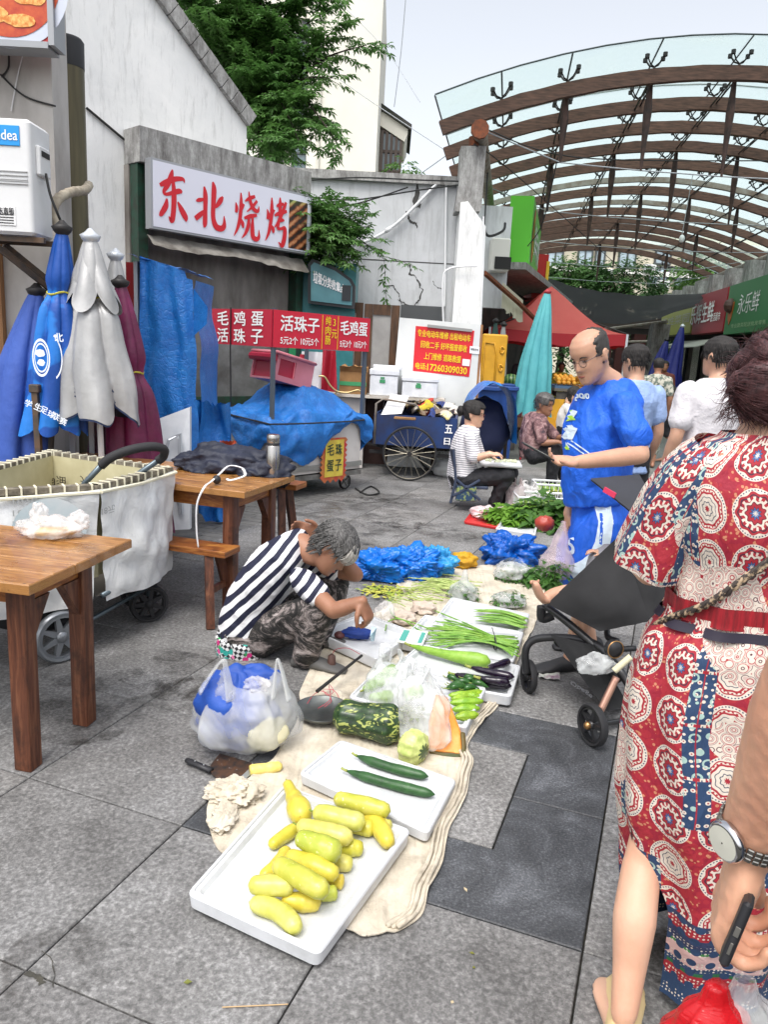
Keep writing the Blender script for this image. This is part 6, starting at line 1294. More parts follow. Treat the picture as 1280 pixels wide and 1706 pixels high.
m=MB();c_=D(1118,738,14.5);crown(m,c_+ZU*.1,(1.0,.3,.13),120,7,.25,.12,21);solo('greens_heap',m,leafmat('veg_leaf',(.06,.17,.03),(.13,.28,.05),5),'long heap of leafy greens on the lane floor behind the men','greens',kind='stuff')
clut=['#5a5e66','#7b2f2c','#c9c3b5','#34384a','#8a6a48','#2f2f31','#a79f8f']
nm=['grey','brick red','cream','slate blue','tan','black','beige']
for k in range(14):
 px=858+12*(k%7)+rng.uniform(-4,4);dd=12.8+rng.uniform(0,2.2);zz=(.1,.45)[k//7];a_=D(px,690,dd);m=MB();s=rng.uniform(.10,.2)
 m.bevbox((a_.x,dd,zz+s*.6),(s*1.6,s*1.4,s*1.2),.02,rz=rng.uniform(-.5,.5));solo('stall_carton',m,M('clutter_%d'%(k%7),clut[k%7],.8,c2=clut[(k+2)%7],ns=9),'%s carton %s the clutter behind the teal umbrella'%(nm[k%7],'low in' if k<7 else 'on top of'),'carton','cartons behind the teal umbrella')
m=MB();sq_=D(935,706,12.4);m.box((sq_.x,12.4,.62),(.45,.04,.55));m.box((sq_.x,12.2,.36),(.45,.4,.04));
for a in(-.2,.2):m.box((sq_.x+a,12.38,.2),(.03,.03,.4));m.box((sq_.x+a,12.02,.18),(.03,.03,.36))
solo('yellow_chair',m,YM,'yellow plastic chair behind the old vendor woman','chair')
m=MB()
for k in range(16):a_=D(1060+k*2.4,600,24);m.box((a_.x,24,.55),(.02,.02,1.1))
a_,b_=D(1058,600,24),D(1100,600,24)
for z in(.15,1.05):m.box(((a_.x+b_.x)/2,24,z),(b_.x-a_.x,.03,.03))
solo('metal_railing',m,M('rail_grey','#8c9690',.5),'low grey metal railing at the lane end','railing')
m=MB();m.prism([SS(3.5,2.2,.1),SS(9,2.2,.1),SS(9,1.95,.9),SS(3.5,1.95,.9)],(0,0,.02));solo('shop_awning',m,M('awning_grey','#8e9188',.7),'pale grey awning under the red fascia sign','awning')
for k in range(8):
 m=MB();m.bevbox(SS(2+k*1.3,.3,.35),(.9,.5,.5),.03,ax=(sdv,snn,ZU));solo('shop_crate',m,M('crate_%d'%(k%3),'#777',.8),'crate of goods outside the right shops, '+['nearest','second','third','fourth','fifth','sixth','seventh','farthest'][k],'crate','crates outside the right shops')
# === ground sheet ===
t=NT('sack_cloth');v=t.co('Object');c=t.ramp(t.noise(v,6,7,.7,.6),[(.3,'#a89d8b'),(.5,'#cbc1ae'),(.7,'#ddd5c5')]);c=t.mix(t.ramp(t.noise(v,16,6,.8),[(.6,0.),(.74,.6)]),c,'#8f7f68')
wv_=t.n.new('ShaderNodeTexWave');t.l(t.co('Object',(1,.12,1),(0,0,.5)),wv_.inputs[0]);wv_.inputs['Scale'].default_value=9;wv_.inputs['Distortion'].default_value=9;wv_.inputs['Detail'].default_value=3
t.set(t.p.inputs['Base Color'],c);t.P(Roughness=.85);t.bump(t.math('ADD',t.noise(v,22,6,.7,.8),t.math('MULTIPLY',wv_.outputs[1],.5)),.6,.012);SACK=t.m
LB_=[(600,1567),(372,1425),(352,1330),(430,1292),(492,1210),(505,1140),(560,1062),(650,1010),(672,965),(770,945)]
RB_=[(612,1566),(698,1530),(745,1405),(788,1285),(783,1236),(838,1165),(868,1092),(903,1012),(906,965),(880,938)]
Lw=catmull([G(a,b)for a,b in LB_],10);Rw=catmull([G(a,b)for a,b in RB_],10)
def shf(u,w):
 i=min(int(w*(len(Lw)-1)),len(Lw)-2);f=w*(len(Lw)-1)-i;a=Lw[i].lerp(Lw[i+1],f);b=Rw[i].lerp(Rw[i+1],f);p=a.lerp(b,u)
 d=(b-a).normalized();e=min(u,1-u)*(b-a).length;ed_=.010*exp(-(e/.03)**2)
 rg=abs(N((p.x*7+p.y*2,p.y*1.2,0),1.));z=.0045+.007*max(0,N(p,5,1))+.010*max(0,.15-rg)*6*(1 if u>.8 or u<.1 else .25)+ed_*max(0,.5+N(p,9,3));o=.012*N((w*23,u>.5,2));
 return V((p.x+d.x*o,p.y+d.y*o,z))
m=MB();m.grid(shf,70,150);m.grid(lambda u,w:shf(1,u)+V((0,0,-.004*w)),150,1);m.grid(lambda u,w:shf(0,u)+V((0,0,-.004*w)),150,1)
solo('ground_sheet',m,SACK,'worn beige woven sheet spread on the paving under the vegetable trays','sheet',smooth=True)
m=MB();hem=[shf(.975,w/60)+ZU*.007 for w in range(4,42)]
for o_ in(-.022,-.008,.006):m.tube([p+V((o_+.004*N((i*.4,o_*90,0)),0,.003*sin(i*.9+o_*200)))for i,p in enumerate(hem)],[.007+.004*N((i*.5,o_*50,3))for i in range(len(hem))],6)
solo('sheet_hem',m,SACK,'gathered hem of the beige sheet along its right side','hem',smooth=True)
m=MB();gc_=G(383,1335);m.ell(gc_+V((.01,.02,.02)),(.085,.06,.035),su=60,sv=36,fn=lambda d:1+.55*abs(N(d,2.6,5))+.28*N(d,5,3)+.12*abs(N(d,13,2)));m.ell(G(372,1370)+ZU*.02,(.04,.07,.02),su=36,sv=20,fn=lambda d:1+.5*abs(N(d,3,7))+.25*N(d,7,3))
m.v=[(a,b,max(c,.003))for a,b,c in m.v];solo('folded_sacking',m,SACK,'bunched up corner of stiff sacking left of the zucchini tray','sack',angle=50)
# === foam trays ===
STYR=M('styrofoam','#e9ebee',.75);t=NT('tray_foam');v=t.co('Object');c=t.mix(t.ramp(t.noise(v,5,6,.7),[(.40,0.),(.75,.8)]),'#d3d5d8','#b0b2b2');c=t.mix(t.ramp(t.noise(v,26,5,.8),[(.68,0.),(.74,.5)]),c,'#8b867a')
t.set(t.p.inputs['Base Color'],c);t.P(Roughness=.5);t.bump(t.math('ADD',t.vor(v,190),t.noise(v,40,3)),.18,.002);TFOAM=t.m
def tray(label,px,h=.05,z0=.012,wall=.026,fl=.024,name='foam_tray',mat=None,r=.02,group='white foam trays on the sheet'):
 C=[G(a,b,z0+h)for a,b in px];c=sum(C,V())/4;m=MB()
 def rr(ins,z,rad):
  o=[]
  for i in range(4):
   p,a,b=C[i],C[i-1],C[(i+1)%4];da,db=(a-p).normalized(),(b-p).normalized();s=p+(da+db)*ins
   for k in range(6):f=k/5;o.append((s+da*rad*(1-f)**2+db*rad*f**2)*1+V((0,0,z-z0-h)))
  return o
 m.rings([rr(.012,z0,r),rr(.004,z0+.006,r*1.2),rr(0,z0+h-.006,r*1.3),rr(.003,z0+h-.001,r*1.2),rr(.006,z0+h,r*1.1),rr(wall*.45,z0+h,r),rr(wall*.5,z0+h-.006,r),rr(wall*.9,z0+h-.007,r*.9),rr(wall,z0+h-.012,r*.8),rr(wall+.006,z0+fl+.003,r*.6),rr(wall+.016,z0+fl,r*.5)])
 b=rr(wall+.016,z0+fl,r*.5);m.add(b,[tuple(range(24))]);b=rr(.012,z0,r);m.add(b,[tuple(range(24))])
 return solo(name,m,mat or TFOAM,label,'tray',group,angle=35,loc=V((c.x,c.y,z0))),C
tray('white foam tray heaped with pale yellow zucchini, nearest the camera',[(310,1487),(532,1590),(686,1381),(472,1306)],.05)
tray('white foam tray with two dark cucumbers',[(497,1287),(714,1388),(762,1298),(567,1231)],.045)
tray('white foam tray of green peppers and bitter melons',[(580,1160),(778,1212),(812,1145),(640,1100)],.06)
tray('white foam tray with aubergines and a long gourd',[(640,1122),(853,1160),(869,1108),(696,1075)],.055)
tray('white foam tray with the tied bunch of long beans',[(664,1068),(856,1102),(874,1052),(708,1023)],.05,z0=.014)
tray('white foam tray with loose flat beans, farthest of the row',[(717,1040),(868,1056),(884,1022),(752,994)],.045,z0=.012)
tray('empty looking foam tray with a blue mask under the squatting vendor',[(524,1052),(628,1098),(692,1052),(606,1020)],.06)
# === vegetables ===
def skin(name,stops,ns=6,rough=.35,bump=.2,bs=70,spots=None,sd=(3,3,3)):
 t=NT(name);v=t.co('Object',sd);c=t.ramp(t.noise(v,ns,5,.6,.4),stops)
 if spots:c=t.mix(t.ramp(t.noise(t.co('Object'),spots[1],3),[(spots[2],0.),(spots[2]+.03,1.)]),c,spots[0])
 c=t.mix(.7,c,t.mix(1.,c,t.ramp(t.rnd(),[(0,(.80,.95,.8)),(.5,(1,1,1)),(1,(1.15,1.0,.9))]),'MULTIPLY'))
 t.set(t.p.inputs['Base Color'],c);t.P(Roughness=rough,Subsurface_Weight=.08);t.p.inputs['Subsurface Radius'].default_value=(.01,.008,.003)
 t.bump(t.noise(t.co('Object'),bs,4,.7),bump,.002);return t.m
ZG=skin('zucchini_pale',[(.3,'#b7b548'),(.55,'#cfc968'),(.75,'#ddd791')],5,spots=('#8a7a2a',60,.72));ZY=skin('zucchini_yellow',[(.3,'#c0ad34'),(.6,'#d3c44c'),(.8,'#ddd172')],5,spots=('#a3822a',55,.7));ZL=skin('zucchini_lime',[(.3,'#98a42c'),(.55,'#b9ba4c'),(.8,'#d3cd80')],4,spots=('#dfe2a8',90,.66))
CUC=skin('cucumber_skin',[(.3,(.012,.05,.012)),(.6,(.03,.10,.025)),(.8,(.06,.16,.04))],8,.4,.5,120)
EGP=skin('aubergine_skin',[(.3,(.006,.003,.010)),(.7,(.018,.008,.025))],4,.16,.05);LUF=skin('luffa_skin',[(.3,'#6f9a2b'),(.6,'#8fb544'),(.8,'#a9c766')],6,.45,.4,60)
BIT=skin('bitter_melon_skin',[(.3,'#6f9c1c'),(.7,'#a4c53e')],12,.35,.9,90);PEP=skin('pepper_skin',[(.3,(.01,.05,.01)),(.7,(.05,.16,.03))],5,.2,.05);STEM=M('stem_green','#6f8a2e',.6,c2='#a7a45a',ns=30)
BEAN=skin('bean_skin',[(.3,'#5f8f2c'),(.7,'#8eb650')],9,.4,.1)
ZP=[(0,.12),(.03,.55),(.09,.80),(.25,.93),(.6,1.02),(.85,.97),(.95,.72),(.99,.35),(1.,.1)]
def vegt(name,label,cat,p0,p1,r,mat,prof=ZP,bend=.0,group=None,stem=None,seed=0,rise=0,seg=16):
 p0,p1=V(p0),V(p1);d=p1-p0;s=d.cross(ZU).normalized();n=20;pts=[];rr=[]
 for k in range(n+1):
  f=k/n;pts.append(p0+d*f+s*bend*sin(pi*f)+ZU*rise*sin(pi*f));rr.append(r*lerp(prof,f)*(1+.16*N((f*3,seed*1.7,0))+.05*N((f*9,seed*2.1,3))))
 m=MB();m.tube(pts,rr,seg)
 o=solo(name,m,mat,label,cat,group,smooth=True,loc=(p0+p1)/2)
 if stem:
  m=MB();u=(pts[0]-pts[1]).normalized();m.tube([pts[0]+u*-.004,pts[0]+u*stem*.6+ZU*.002,pts[0]+u*stem+ZU*.005],[stem*.28,stem*.2,stem*.25],7);part('stem',m,STEM,o,smooth=True)
 return o
SQN=[(0,.1),(.03,.42),(.12,.45),(.25,.5),(.45,.8),(.7,1.05),(.88,.95),(.97,.55),(1.,.1)]
zl=[(478,1303,507,1368,21,ZY,0,SQN,0,'crook necked yellow squash standing out at the top left of the zucchini heap'),(556,1329,651,1352,17,ZL,1,ZP,.0,'speckled green zucchini at the top right of the heap'),(521,1352,608,1372,19,ZG,1,ZP,0,'long pale zucchini just below the speckled green one'),(589,1343,649,1409,17,ZY,0,ZP,-.02,'bent yellow zucchini at the right edge of the heap'),(494,1374,588,1398,19,ZG,1,ZP,0,'pale zucchini lying across the middle of the heap, upper'),(493,1393,568,1424,21,ZL,2,ZP,0,'fat pale green zucchini on top in the middle'),(449,1410,497,1377,14,ZY,0,ZP,0,'yellow zucchini pointing left out of the heap'),(585,1374,624,1382,16,ZY,0,ZP,0,'yellow zucchini end between the bent one and the pale one'),(560,1410,606,1414,16,ZY,0,ZP,0,'short yellow zucchini tip right of the middle'),(540,1432,588,1441,16,ZG,0,ZP,0,'pale round tip below the short yellow zucchini'),(476,1424,564,1459,19,ZY,1,ZP,0,'deep yellow zucchini below the fat green one'),(456,1436,547,1489,21,ZL,2,ZP,0,'bright lime zucchini lying on top of the lower heap'),(433,1462,478,1414,15,ZY,0,ZP,.015,'curved yellow zucchini with a green stalk end at the left'),(413,1474,491,1476,20,ZG,1,ZP,0,'pale zucchini lying level at the lower left'),(468,1500,535,1504,19,ZY,0,ZP,0,'yellow zucchini under the lime one at the bottom'),(415,1503,497,1552,20,ZG,0,ZP,-.022,'banana shaped pale zucchini at the bottom of the heap'),(530,1492,562,1486,15,ZL,0,ZP,0,'small green zucchini tip at the lower right'),(546,1466,574,1470,14,ZY,0,ZP,0,'orange tinged yellow tip at the right of the lower heap'),(618,1368,652,1380,15,ZG,0,ZP,0,'pale tip below the speckled green zucchini')]
for k,(x0,y0,x1,y1,rp,mt,ly,pf,bd_,lab)in enumerate(zl):
 dep=G(x0,y0,.07).y;r=rp/F*dep*.97;z=.036+r+ly*.036
 vegt('zucchini',lab,'zucchini',G(x0,y0,z),G(x1,y1,z*(1 if ly<2 else .9)),r,mt,pf,bd_,'zucchini heaped on the nearest tray',.012 if k in(0,2,4,12)else None,k)
for(x0,y0,x1,y1,b,lab)in((577,1284,725,1324,.008,'longer dark cucumber on the second tray'),(594,1259,714,1294,.012,'shorter dark cucumber behind the longer one')):
 vegt('cucumber',lab,'cucumber',G(x0,y0,.055),G(x1,y1,.055),.0195,CUC,[(0,.1),(.03,.35),(.12,.6),(.25,.9),(.6,1.05),(.9,.9),(.97,.6),(1,.1)],b,'cucumbers',.02)
vegt('luffa_gourd','long light green gourd on the aubergine tray','gourd',G(683,1075,.075),G(818,1103,.08),.038,LUF,[(0,.1),(.02,.18),(.1,.30),(.3,.5),(.6,.8),(.85,1.),(.95,.8),(1,.15)],.02,None,.03)
EP=[(0,.2),(.05,.45),(.2,.7),(.6,1),(.88,.9),(.97,.5),(1,.1)]
for(x0,y0,x1,y1,z,lab)in((757,1124,853,1143,.07,'long aubergine with its stalk to the left, front one'),(785,1112,858,1128,.082,'aubergine lying behind the front one'),(812,1113,850,1101,.088,'thin purple aubergine pointing up right'),(800,1130,850,1136,.10,'aubergine on top at the right end')):
 vegt('aubergine',lab,'aubergine',G(x0,y0,z),G(x1,y1,z),.026 if z<.08 else .021,EGP,EP,.006,'aubergines',.03)
rng=random.Random(3)
for k,(x0,y0,x1,y1,lab)in enumerate(((752,1165,806,1152,'topmost bitter melon'),(750,1171,806,1168,'second bitter melon from the top'),(754,1182,800,1180,'third bitter melon'),(758,1195,798,1190,'lowest bitter melon'),(748,1158,800,1160,'bitter melon under the topmost one'))):
 p0,p1=G(x0,y0,.065+.012*(k%2)),G(x1,y1,.065+.012*(k%2));m=MB();n=26;R=[];d=(p1-p0);dn=d.normalized();a_=dn.cross(ZU).normalized();b_=a_.cross(dn)
 for i in range(n+1):
  f=i/n;q=.019*lerp([(0,.15),(.1,.6),(.4,1),(.8,.8),(.95,.4),(1,.1)],f);R.append([p0+d*f+(a_*cos(2*pi*j/24)+b_*sin(2*pi*j/24))*q*(1+.16*(sin(j*2*pi/24*8)**2)*(1+.6*sin(f*55+j*1.6)))for j in range(24)])
 m.rings(R,caps=True);solo('bitter_melon',m,BIT,lab+' in the pepper tray','bitter melon','bitter melons',smooth=True)
for k in range(13):
 p0=G(742+rng.uniform(0,45),1128+rng.uniform(0,22),.06+.02*rng.random());a_=rng.uniform(-.9,.4);L_=rng.uniform(.06,.09);m=MB();d=V((cos(a_),sin(a_),0));pts=[p0+d*L_*f/8+V((0,0,.008*sin(f*.5)))for f in range(9)];m.tube(pts,[.003,.012,.0145,.014,.013,.0105,.008,.005,.002],9);o=solo('green_pepper',m,PEP,'small dark green pepper in the tray beside the bitter melons','pepper','dark green peppers in the tray',smooth=True)
 m=MB();m.tube([p0,p0-d*.012,p0-d*.022+ZU*.006],.0022,5);part('stem',m,STEM,o)
m=MB();T0=G(826,1067,.085)
bm2=thing('long_bean_bunch','bunch of thin green long beans tied near one end','beans',G(790,1060,.04))
for k in range(46):
 a_,b_=rng.gauss(0,8),rng.gauss(0,7);zz=.055+.022*rng.random();e0=G(862+rng.uniform(-8,4),1077+a_*1.1,zz);kn=G(828,1067+a_*.55,.06+.03*rng.random());md=G(775+rng.uniform(-8,8),1052+b_*1.2+4,zz);e1=G(722+rng.uniform(-14,28),1048+b_*2.2+rng.uniform(0,14),.045+.02*rng.random())
 m=MB();m.tube(catmull([e0,kn,md,e1],5),[.0042]*15+[.0015],6);part('bean',m,BEAN,bm2,smooth=True)
for pts in([(735,1058),(700,1050),(670,1032),(648,1035),(642,1050)],[(722,1050),(690,1038),(655,1025),(648,1000)],[(730,1062),(700,1052),(680,1050)]):
 m=MB();m.tube(catmull([G(a,b,.06)for a,b in pts],6),.004,6);part('bean',m,BEAN,bm2,smooth=True)
m=MB();m.tube([T0+V((.004*cos(k),.045*cos(k*pi/6),.026*sin(k*pi/6)-.018))for k in range(13)],.004,5);m.tube([T0+ZU*.01,T0+V((-.02,.03,.06))],.003,4);part('tie',m,BLK,bm2)
for k in range(24):
 y_=rng.uniform(0,1);p0=G(882-rng.uniform(0,12),1030+y_*20,.05+.03*rng.random());p1=G(798+rng.uniform(-10,20),1014+y_*26,.045+.03*rng.random());m=MB();m.tube(catmull([p0,(p0+p1)/2+V((0,rng.gauss(0,.012),.015)),p1],6),[.001]+[.0075]*10+[.004,.001],7,flat=.55)
 solo('flat_bean',m,BEAN,'flat green bean among the loose beans on the farthest tray','bean','loose flat beans on the farthest tray',smooth=True)
def gourd(name,lab,c,R,r0,L,mat,prof,ribs=10,amp=.05,cat='squash'):
 m=MB();rg=[];n=40
 for i in range(n+1):
  f=i/n;q=r0*lerp(prof,f);rg.append([c+R@V((q*(1+amp*cos(ribs*2*pi*j/60))*cos(2*pi*j/60),q*(1+amp*cos(ribs*2*pi*j/60))*sin(2*pi*j/60),L*(f-.5)))for j in range(60)])
 m.rings(rg,caps=True);return solo(name,m,mat,lab,cat,smooth=True,loc=c)
t=NT('mottled_pumpkin');v=t.co('Object');c=t.ramp(t.noise(v,40,4,.7),[(.35,(.008,.02,.008)),(.6,(.03,.07,.02)),(.8,(.08,.13,.03))])
sp_=t.noise(t.co('Object',(.45,1,1),(0,0,.3)),52,2,.4,1.4);c=t.mix(t.ramp(t.math('ADD',sp_,t.math('MULTIPLY',t.noise(v,9,2),.25)),[(.70,0.),(.735,1.)]),c,(.36,.40,.11))
t.set(t.p.inputs['Base Color'],c);t.P(Roughness=.35);t.bump(t.noise(v,35,4),.3,.004);MOT=t.m
gx=G(613,1230);gourd('mottled_pumpkin','long dark green mottled pumpkin behind the cucumber tray',gx+ZU*.078,frame(ZU,V((.96,-.26,.0))),.082,.30,MOT,[(0,.15),(.04,.55),(.15,.85),(.35,.78),(.55,.88),(.8,1),(.93,.75),(1,.15)],10,.03)
t=NT('pale_pumpkin');v=t.co('Generated');x_,y_,z_=t.xyz(v);dx_2=t.math('SUBTRACT',x_,.5);dy_2=t.math('SUBTRACT',y_,.5)
ang=t.math('ARCTAN2',dy_2,dx_2);rad_=t.math('SQRT',t.math('ADD',t.math('MULTIPLY',dx_2,dx_2),t.math('MULTIPLY',dy_2,dy_2)))
ray_=t.math('ABSOLUTE',t.math('COSINE',t.math('MULTIPLY',ang,5.)));thr=t.math('MULTIPLY_ADD',ray_,.12,.13)
f=t.math('MULTIPLY',t.math('LESS_THAN',rad_,thr),t.math('GREATER_THAN',z_,.5));c=t.ramp(t.noise(v,5,5),[(.35,'#a9b862'),(.7,'#d3d98e')]);c=t.mix(t.math('MULTIPLY',f,.9),c,(.01,.05,.02));t.set(t.p.inputs['Base Color'],c);t.P(Roughness=.35);t.bump(t.noise(t.co('Object'),40,3),.15,.003)
pc_=G(688,1268)+ZU*.058;Rp=frame(ZU,V((.32,-.25,.9)));o=gourd('pale_pumpkin','small round pale green pumpkin with a dark star round its stalk',pc_,Matrix.Identity(3),.066,.108,t.m,[(0,.3),(.06,.62),(.25,.95),(.5,1.02),(.75,.93),(.93,.55),(1,.12)],10,.05)
o.rotation_euler=Rp.to_euler()
m=MB();m.tube(catmull([V((0,0,.048)),V((.0,0,.065)),V((.014,.0,.08))],4),[.016,.009,.007,.007,.007,.007,.008,.009,.010],8);s_=part('stalk',m,M('stalk_green','#7f9a3c',.5),o,smooth=True)
CB1=clear('clear_bag',(1,1,1),.57,.12,.9,20,'#e9ecec',var=.20,spec=.8)
w0=G(745,1255);m=MB();ORF=M('pumpkin_flesh',(.85,.25,.02),.5,c2=(.85,.42,.10),ns=14,bs=.3);SKN=M('pumpkin_rind',(.16,.10,.03),.6,c2=(.05,.07,.02),ns=8)
wd_=thing('pumpkin_wedge','orange cut pumpkin wedge inside the clear bag','pumpkin',w0)
P3=[w0+V((-.07,-.015,.01)),w0+V((.06,-.02,.012)),w0+V((.055,.04,.07)),w0+V((.0,.10,.18)),w0+V((-.05,.10,.19)),w0+V((-.075,.03,.10))]
m.prism(P3,V((.0,.05,-.01)));m=remesh(m,.006,3);part('flesh',m,ORF,wd_,smooth=True);m=MB();m.tube(catmull([P3[0]-ZU*.004,(P3[0]+P3[1])/2-ZU*.008+V((0,-.012,0)),P3[1]-ZU*.003,P3[2]+V((.006,0,0))],5),.009,8,flat=1.6);part('rind',m,SKN,wd_,smooth=True)
vegt('bagged_gourd','green gourd inside the left clear bag','gourd',G(606,1150,.08),G(660,1112,.11),.036,LUF,EP,.01,None,.02);vegt('bagged_gourd','second green gourd low in the left clear bag','gourd',G(614,1162,.07),G(655,1158,.07),.028,LUF,EP,.01);vegt('bagged_gourd','small green gourd showing in the right clear bag','gourd',G(672,1160,.10),G(705,1148,.12),.032,LUF,ZP,.0)
m=MB();crown(m,G(690,1215)+ZU*.05,(.05,.03,.04),26,6,.05,.03,31);solo('bagged_herbs',m,M('herb_dull','#7d8a55',.7,c2='#5f6e3c',ns=20),'dull green herb sprigs inside the right clear bag','herbs',kind='stuff')
def openbag(c,rx,ry,h,seed,handles=True,tw=0.,lean=(0,0)):
 """slack bag: closed bottom, ruffled sides, two loop handles"""
 m=MB();R=[];n=72;L=30
 for i in range(L+1):
  t=i/L;prof=lerp([(0,.25),(.05,.72),(.2,1),(.6,.96),(.85,.75),(1,.52)],t);ring=[]
  for k in range(n):
   a=2*pi*k/n;w=1+.22*N((cos(a)*1.3,sin(a)*1.3,t*1.5+seed),1.4)+.16*abs(N((cos(a)*3,sin(a)*3,t*2+seed),1.5))+.08*N((cos(a)*8,sin(a)*8,t*2+seed),1)*(.4+t)
   z=h*t+.10*h*sin(2*a+seed)*max(0,t-.6)*2.2
   ring.append(V((c[0]+rx*prof*w*cos(a)+lean[0]*t,c[1]+ry*prof*w*sin(a)+lean[1]*t,c[2]+z+.004)))
  R.append(ring)
 m.rings(R);m.add(R[0],[tuple(range(n))])
 if handles:
  for s in(0,1):
   k0=int(n*(.30+.5*s))%n;k1=int(n*(.44+.5*s))%n;p,q=R[-1][k0],R[-1][k1];mid=(p+q)/2+V((.0,0,h*.22));P_=catmull([p-ZU*.02,p.lerp(mid,.5)+V((.012,0,.01)),mid,q.lerp(mid,.5)+V((-.012,0,.01)),q-ZU*.02],6);m.tube(P_,[.022-.009*sin(pi*k/24)for k in range(25)],8,flat=.35)
 return m
m=openbag(G(640,1178,.03),.10,.09,.20,2.3,lean=(.03,.05));solo('clear_plastic_bag',m,CB1,'clear plastic bag holding green gourds, left one','bag',smooth=True)
m=openbag(G(712,1245,.012),.105,.085,.26,5.1,lean=(-.05,.08));solo('clear_plastic_bag',m,CB1,'clear plastic bag with the orange pumpkin wedge, right one','bag',smooth=True)
bc2=G(402,1262);BAGW=clear('frosted_carrier',(.96,.97,1),.55,.3,.8,7,'#dfe0dc',var=.25)
m=openbag(bc2+V((0,.09,0)),.185,.14,.29,1.2,handles=False);R0=None
for(px,py,px2,py2,mx,my)in((333,1140,385,1150,372,1100),(455,1150,482,1150,462,1098)):
 dd=bc2.y+.0;p,q,md=D(px,py,dd),D(px2,py2,dd),D(mx,my,dd+.02);P_=catmull([p-ZU*.03,p.lerp(md,.6),md,q.lerp(md,.6),q-ZU*.04],6);m.tube(P_,[.030-.016*sin(pi*k/24)for k in range(25)],8,flat=.3)
solo('carrier_bag',m,BAGW,'full frosted white carrier bag with blue cloth inside next to the vendor','bag',smooth=True)
m=MB();m.ell(bc2+V((-.035,.09,.155)),(.15,.115,.15),su=50,sv=30,fn=lambda d:1+.28*N(d,1.7,4)+.15*abs(N(d,4,2)));m.ell(bc2+V((.03,.13,.27)),(.10,.05,.05),su=30,sv=18,fn=lambda d:1+.3*N(d,2,7));solo('blue_inner_bag',m,cloth('royal_cloth','#1f4fa8',.6,c2='#163f8f'),'royal blue bag stuffed inside the frosted carrier bag','bag',smooth=True)
m=MB();m.ell(bc2+V((.08,.04,.09)),(.09,.06,.07),su=30,sv=18,fn=lambda d:1+.2*N(d,2,1));solo('pale_bundle',m,M('pale_bundle','#d2cba9',.7),'pale yellow bundle at the bottom of the frosted bag','bundle',smooth=True)
m=pbag(bc2+V((.05,.05,.275)),(.05,.035,.03),9);solo('crumpled_film',m,BAG,'scrunched clear film on top of the blue bag','film',smooth=True)
kn_=thing('cleaver','rusty black handled cleaver lying on the paving','knife',G(365,1285));k0,k1,k2=G(310,1266,.015),G(352,1284,.015),G(425,1290,.01)
kd=(k1-k0).normalized();ks=V((kd.y,-kd.x,0))
m=MB();m.tube([k0,k0+kd*.02,(k0+k1)/2,k1],[.009,.014,.012,.013],10,flat=.8);part('handle',m,BLK,kn_,smooth=True)
bl_=[G(a,b,.006)for a,b in((352,1277),(420,1268),(427,1281),(402,1302),(383,1306),(350,1290))]
bl_=[G(a,b,.010)for a,b in((350,1276),(366,1256),(420,1272),(428,1283),(404,1303),(374,1306),(352,1290))]
m=MB();m.prism(bl_,(0,0,.0025));part('blade',m,M('rusted_blade',(.035,.035,.035),.5,.5,c2=(.14,.07,.04),ns=30,spots=((.5,.5,.5),50,.68)),kn_)
m=MB();m.prism([bl_[2]+ZU*.001,bl_[3],bl_[4],G(398,1298,.012),G(418,1279,.012)],(0,0,.003));part('cutting_edge',m,M('bright_edge','#c9ccce',.3,.8),kn_)
m=MB()
for f in(.35,.7):m.ell(k0.lerp(k1,f)+ZU*.011,(.003,.003,.002),su=8,sv=6)
part('rivet',m,MATS['bright_edge'],kn_,kind='stuff')
vegt('cut_squash','peeled yellow squash piece beside the cleaver','squash',G(416,1284,.022),G(470,1276,.022),.021,skin('squash_peeled',[(.3,'#d9c75c'),(.7,'#ecdf8e')],5),[(0,.85),(.02,.95),(.6,1),(.9,.9),(1,.4)])
sc=thing('hand_scale','old hanging scale with a dull metal pan, rod and red string','scale',G(535,1185));pc0=G(537,1186,.03);pr_=.118
PAN=M('pan_metal','#6f7371',.4,.7,c2='#4b4e4d',ns=7,nd=7);m=MB();m.lathe([(.001,-.012),(pr_*.6,-.010),(pr_*.88,.0),(pr_,.016),(pr_*1.02,.018),(pr_*1.0,.013),(pr_*.86,-.006),(pr_*.5,-.017),(.001,-.018)],pc0,48);part('pan',m,PAN,sc,smooth=True)
m=MB();m.tube([G(528,1152,.05),G(603,1092,.10)],[.0085,.0065],8);part('rod',m,DSTEEL,sc);m=MB()
for pts in(((530,1150),(545,1155),(552,1168),(540,1178)),((535,1150),(522,1158),(512,1172)),((538,1148),(556,1150),(566,1164)),((540,1146),(548,1140),(556,1152),(546,1158),(538,1150)),((548,1142),(550,1165),(530,1180))):m.tube(catmull([G(a,b,.045)for a,b in pts],6),.0016,4)
m.tube(catmull([G(553,1092,.08),G(560,1082,.09),G(580,1080,.09),G(600,1090,.09)],6),.0018,4);part('red_string',m,M('string_red',(.45,.05,.08),.7),sc)
m=MB();c_=G(552,1112,.02);m.lathe([(.006,.07),(.018,.06),(.022,.01),(.018,0),(.001,0)],c_,14);part('weight',m,M('weight_brown',(.10,.05,.04),.6),sc,smooth=True)
m=MB();m.ell(G(595,1055,.07),(.085,.04,.03),su=36,sv=18,fn=lambda d:1+.25*N(d,2,2)+.1*N(d,7,2));solo('blue_face_mask',m,cloth('mask_blue','#1d3f94',.7,c2='#16306f'),'folded royal blue cloth on the vendor tray','cloth',smooth=True)
m=MB();m.ell(G(566,1058,.06),(.03,.03,.02),su=16,sv=10);solo('maroon_pouch',m,M('pouch_maroon',(.10,.03,.03),.6),'small maroon pouch left of the blue cloth on the tray','pouch',smooth=True)
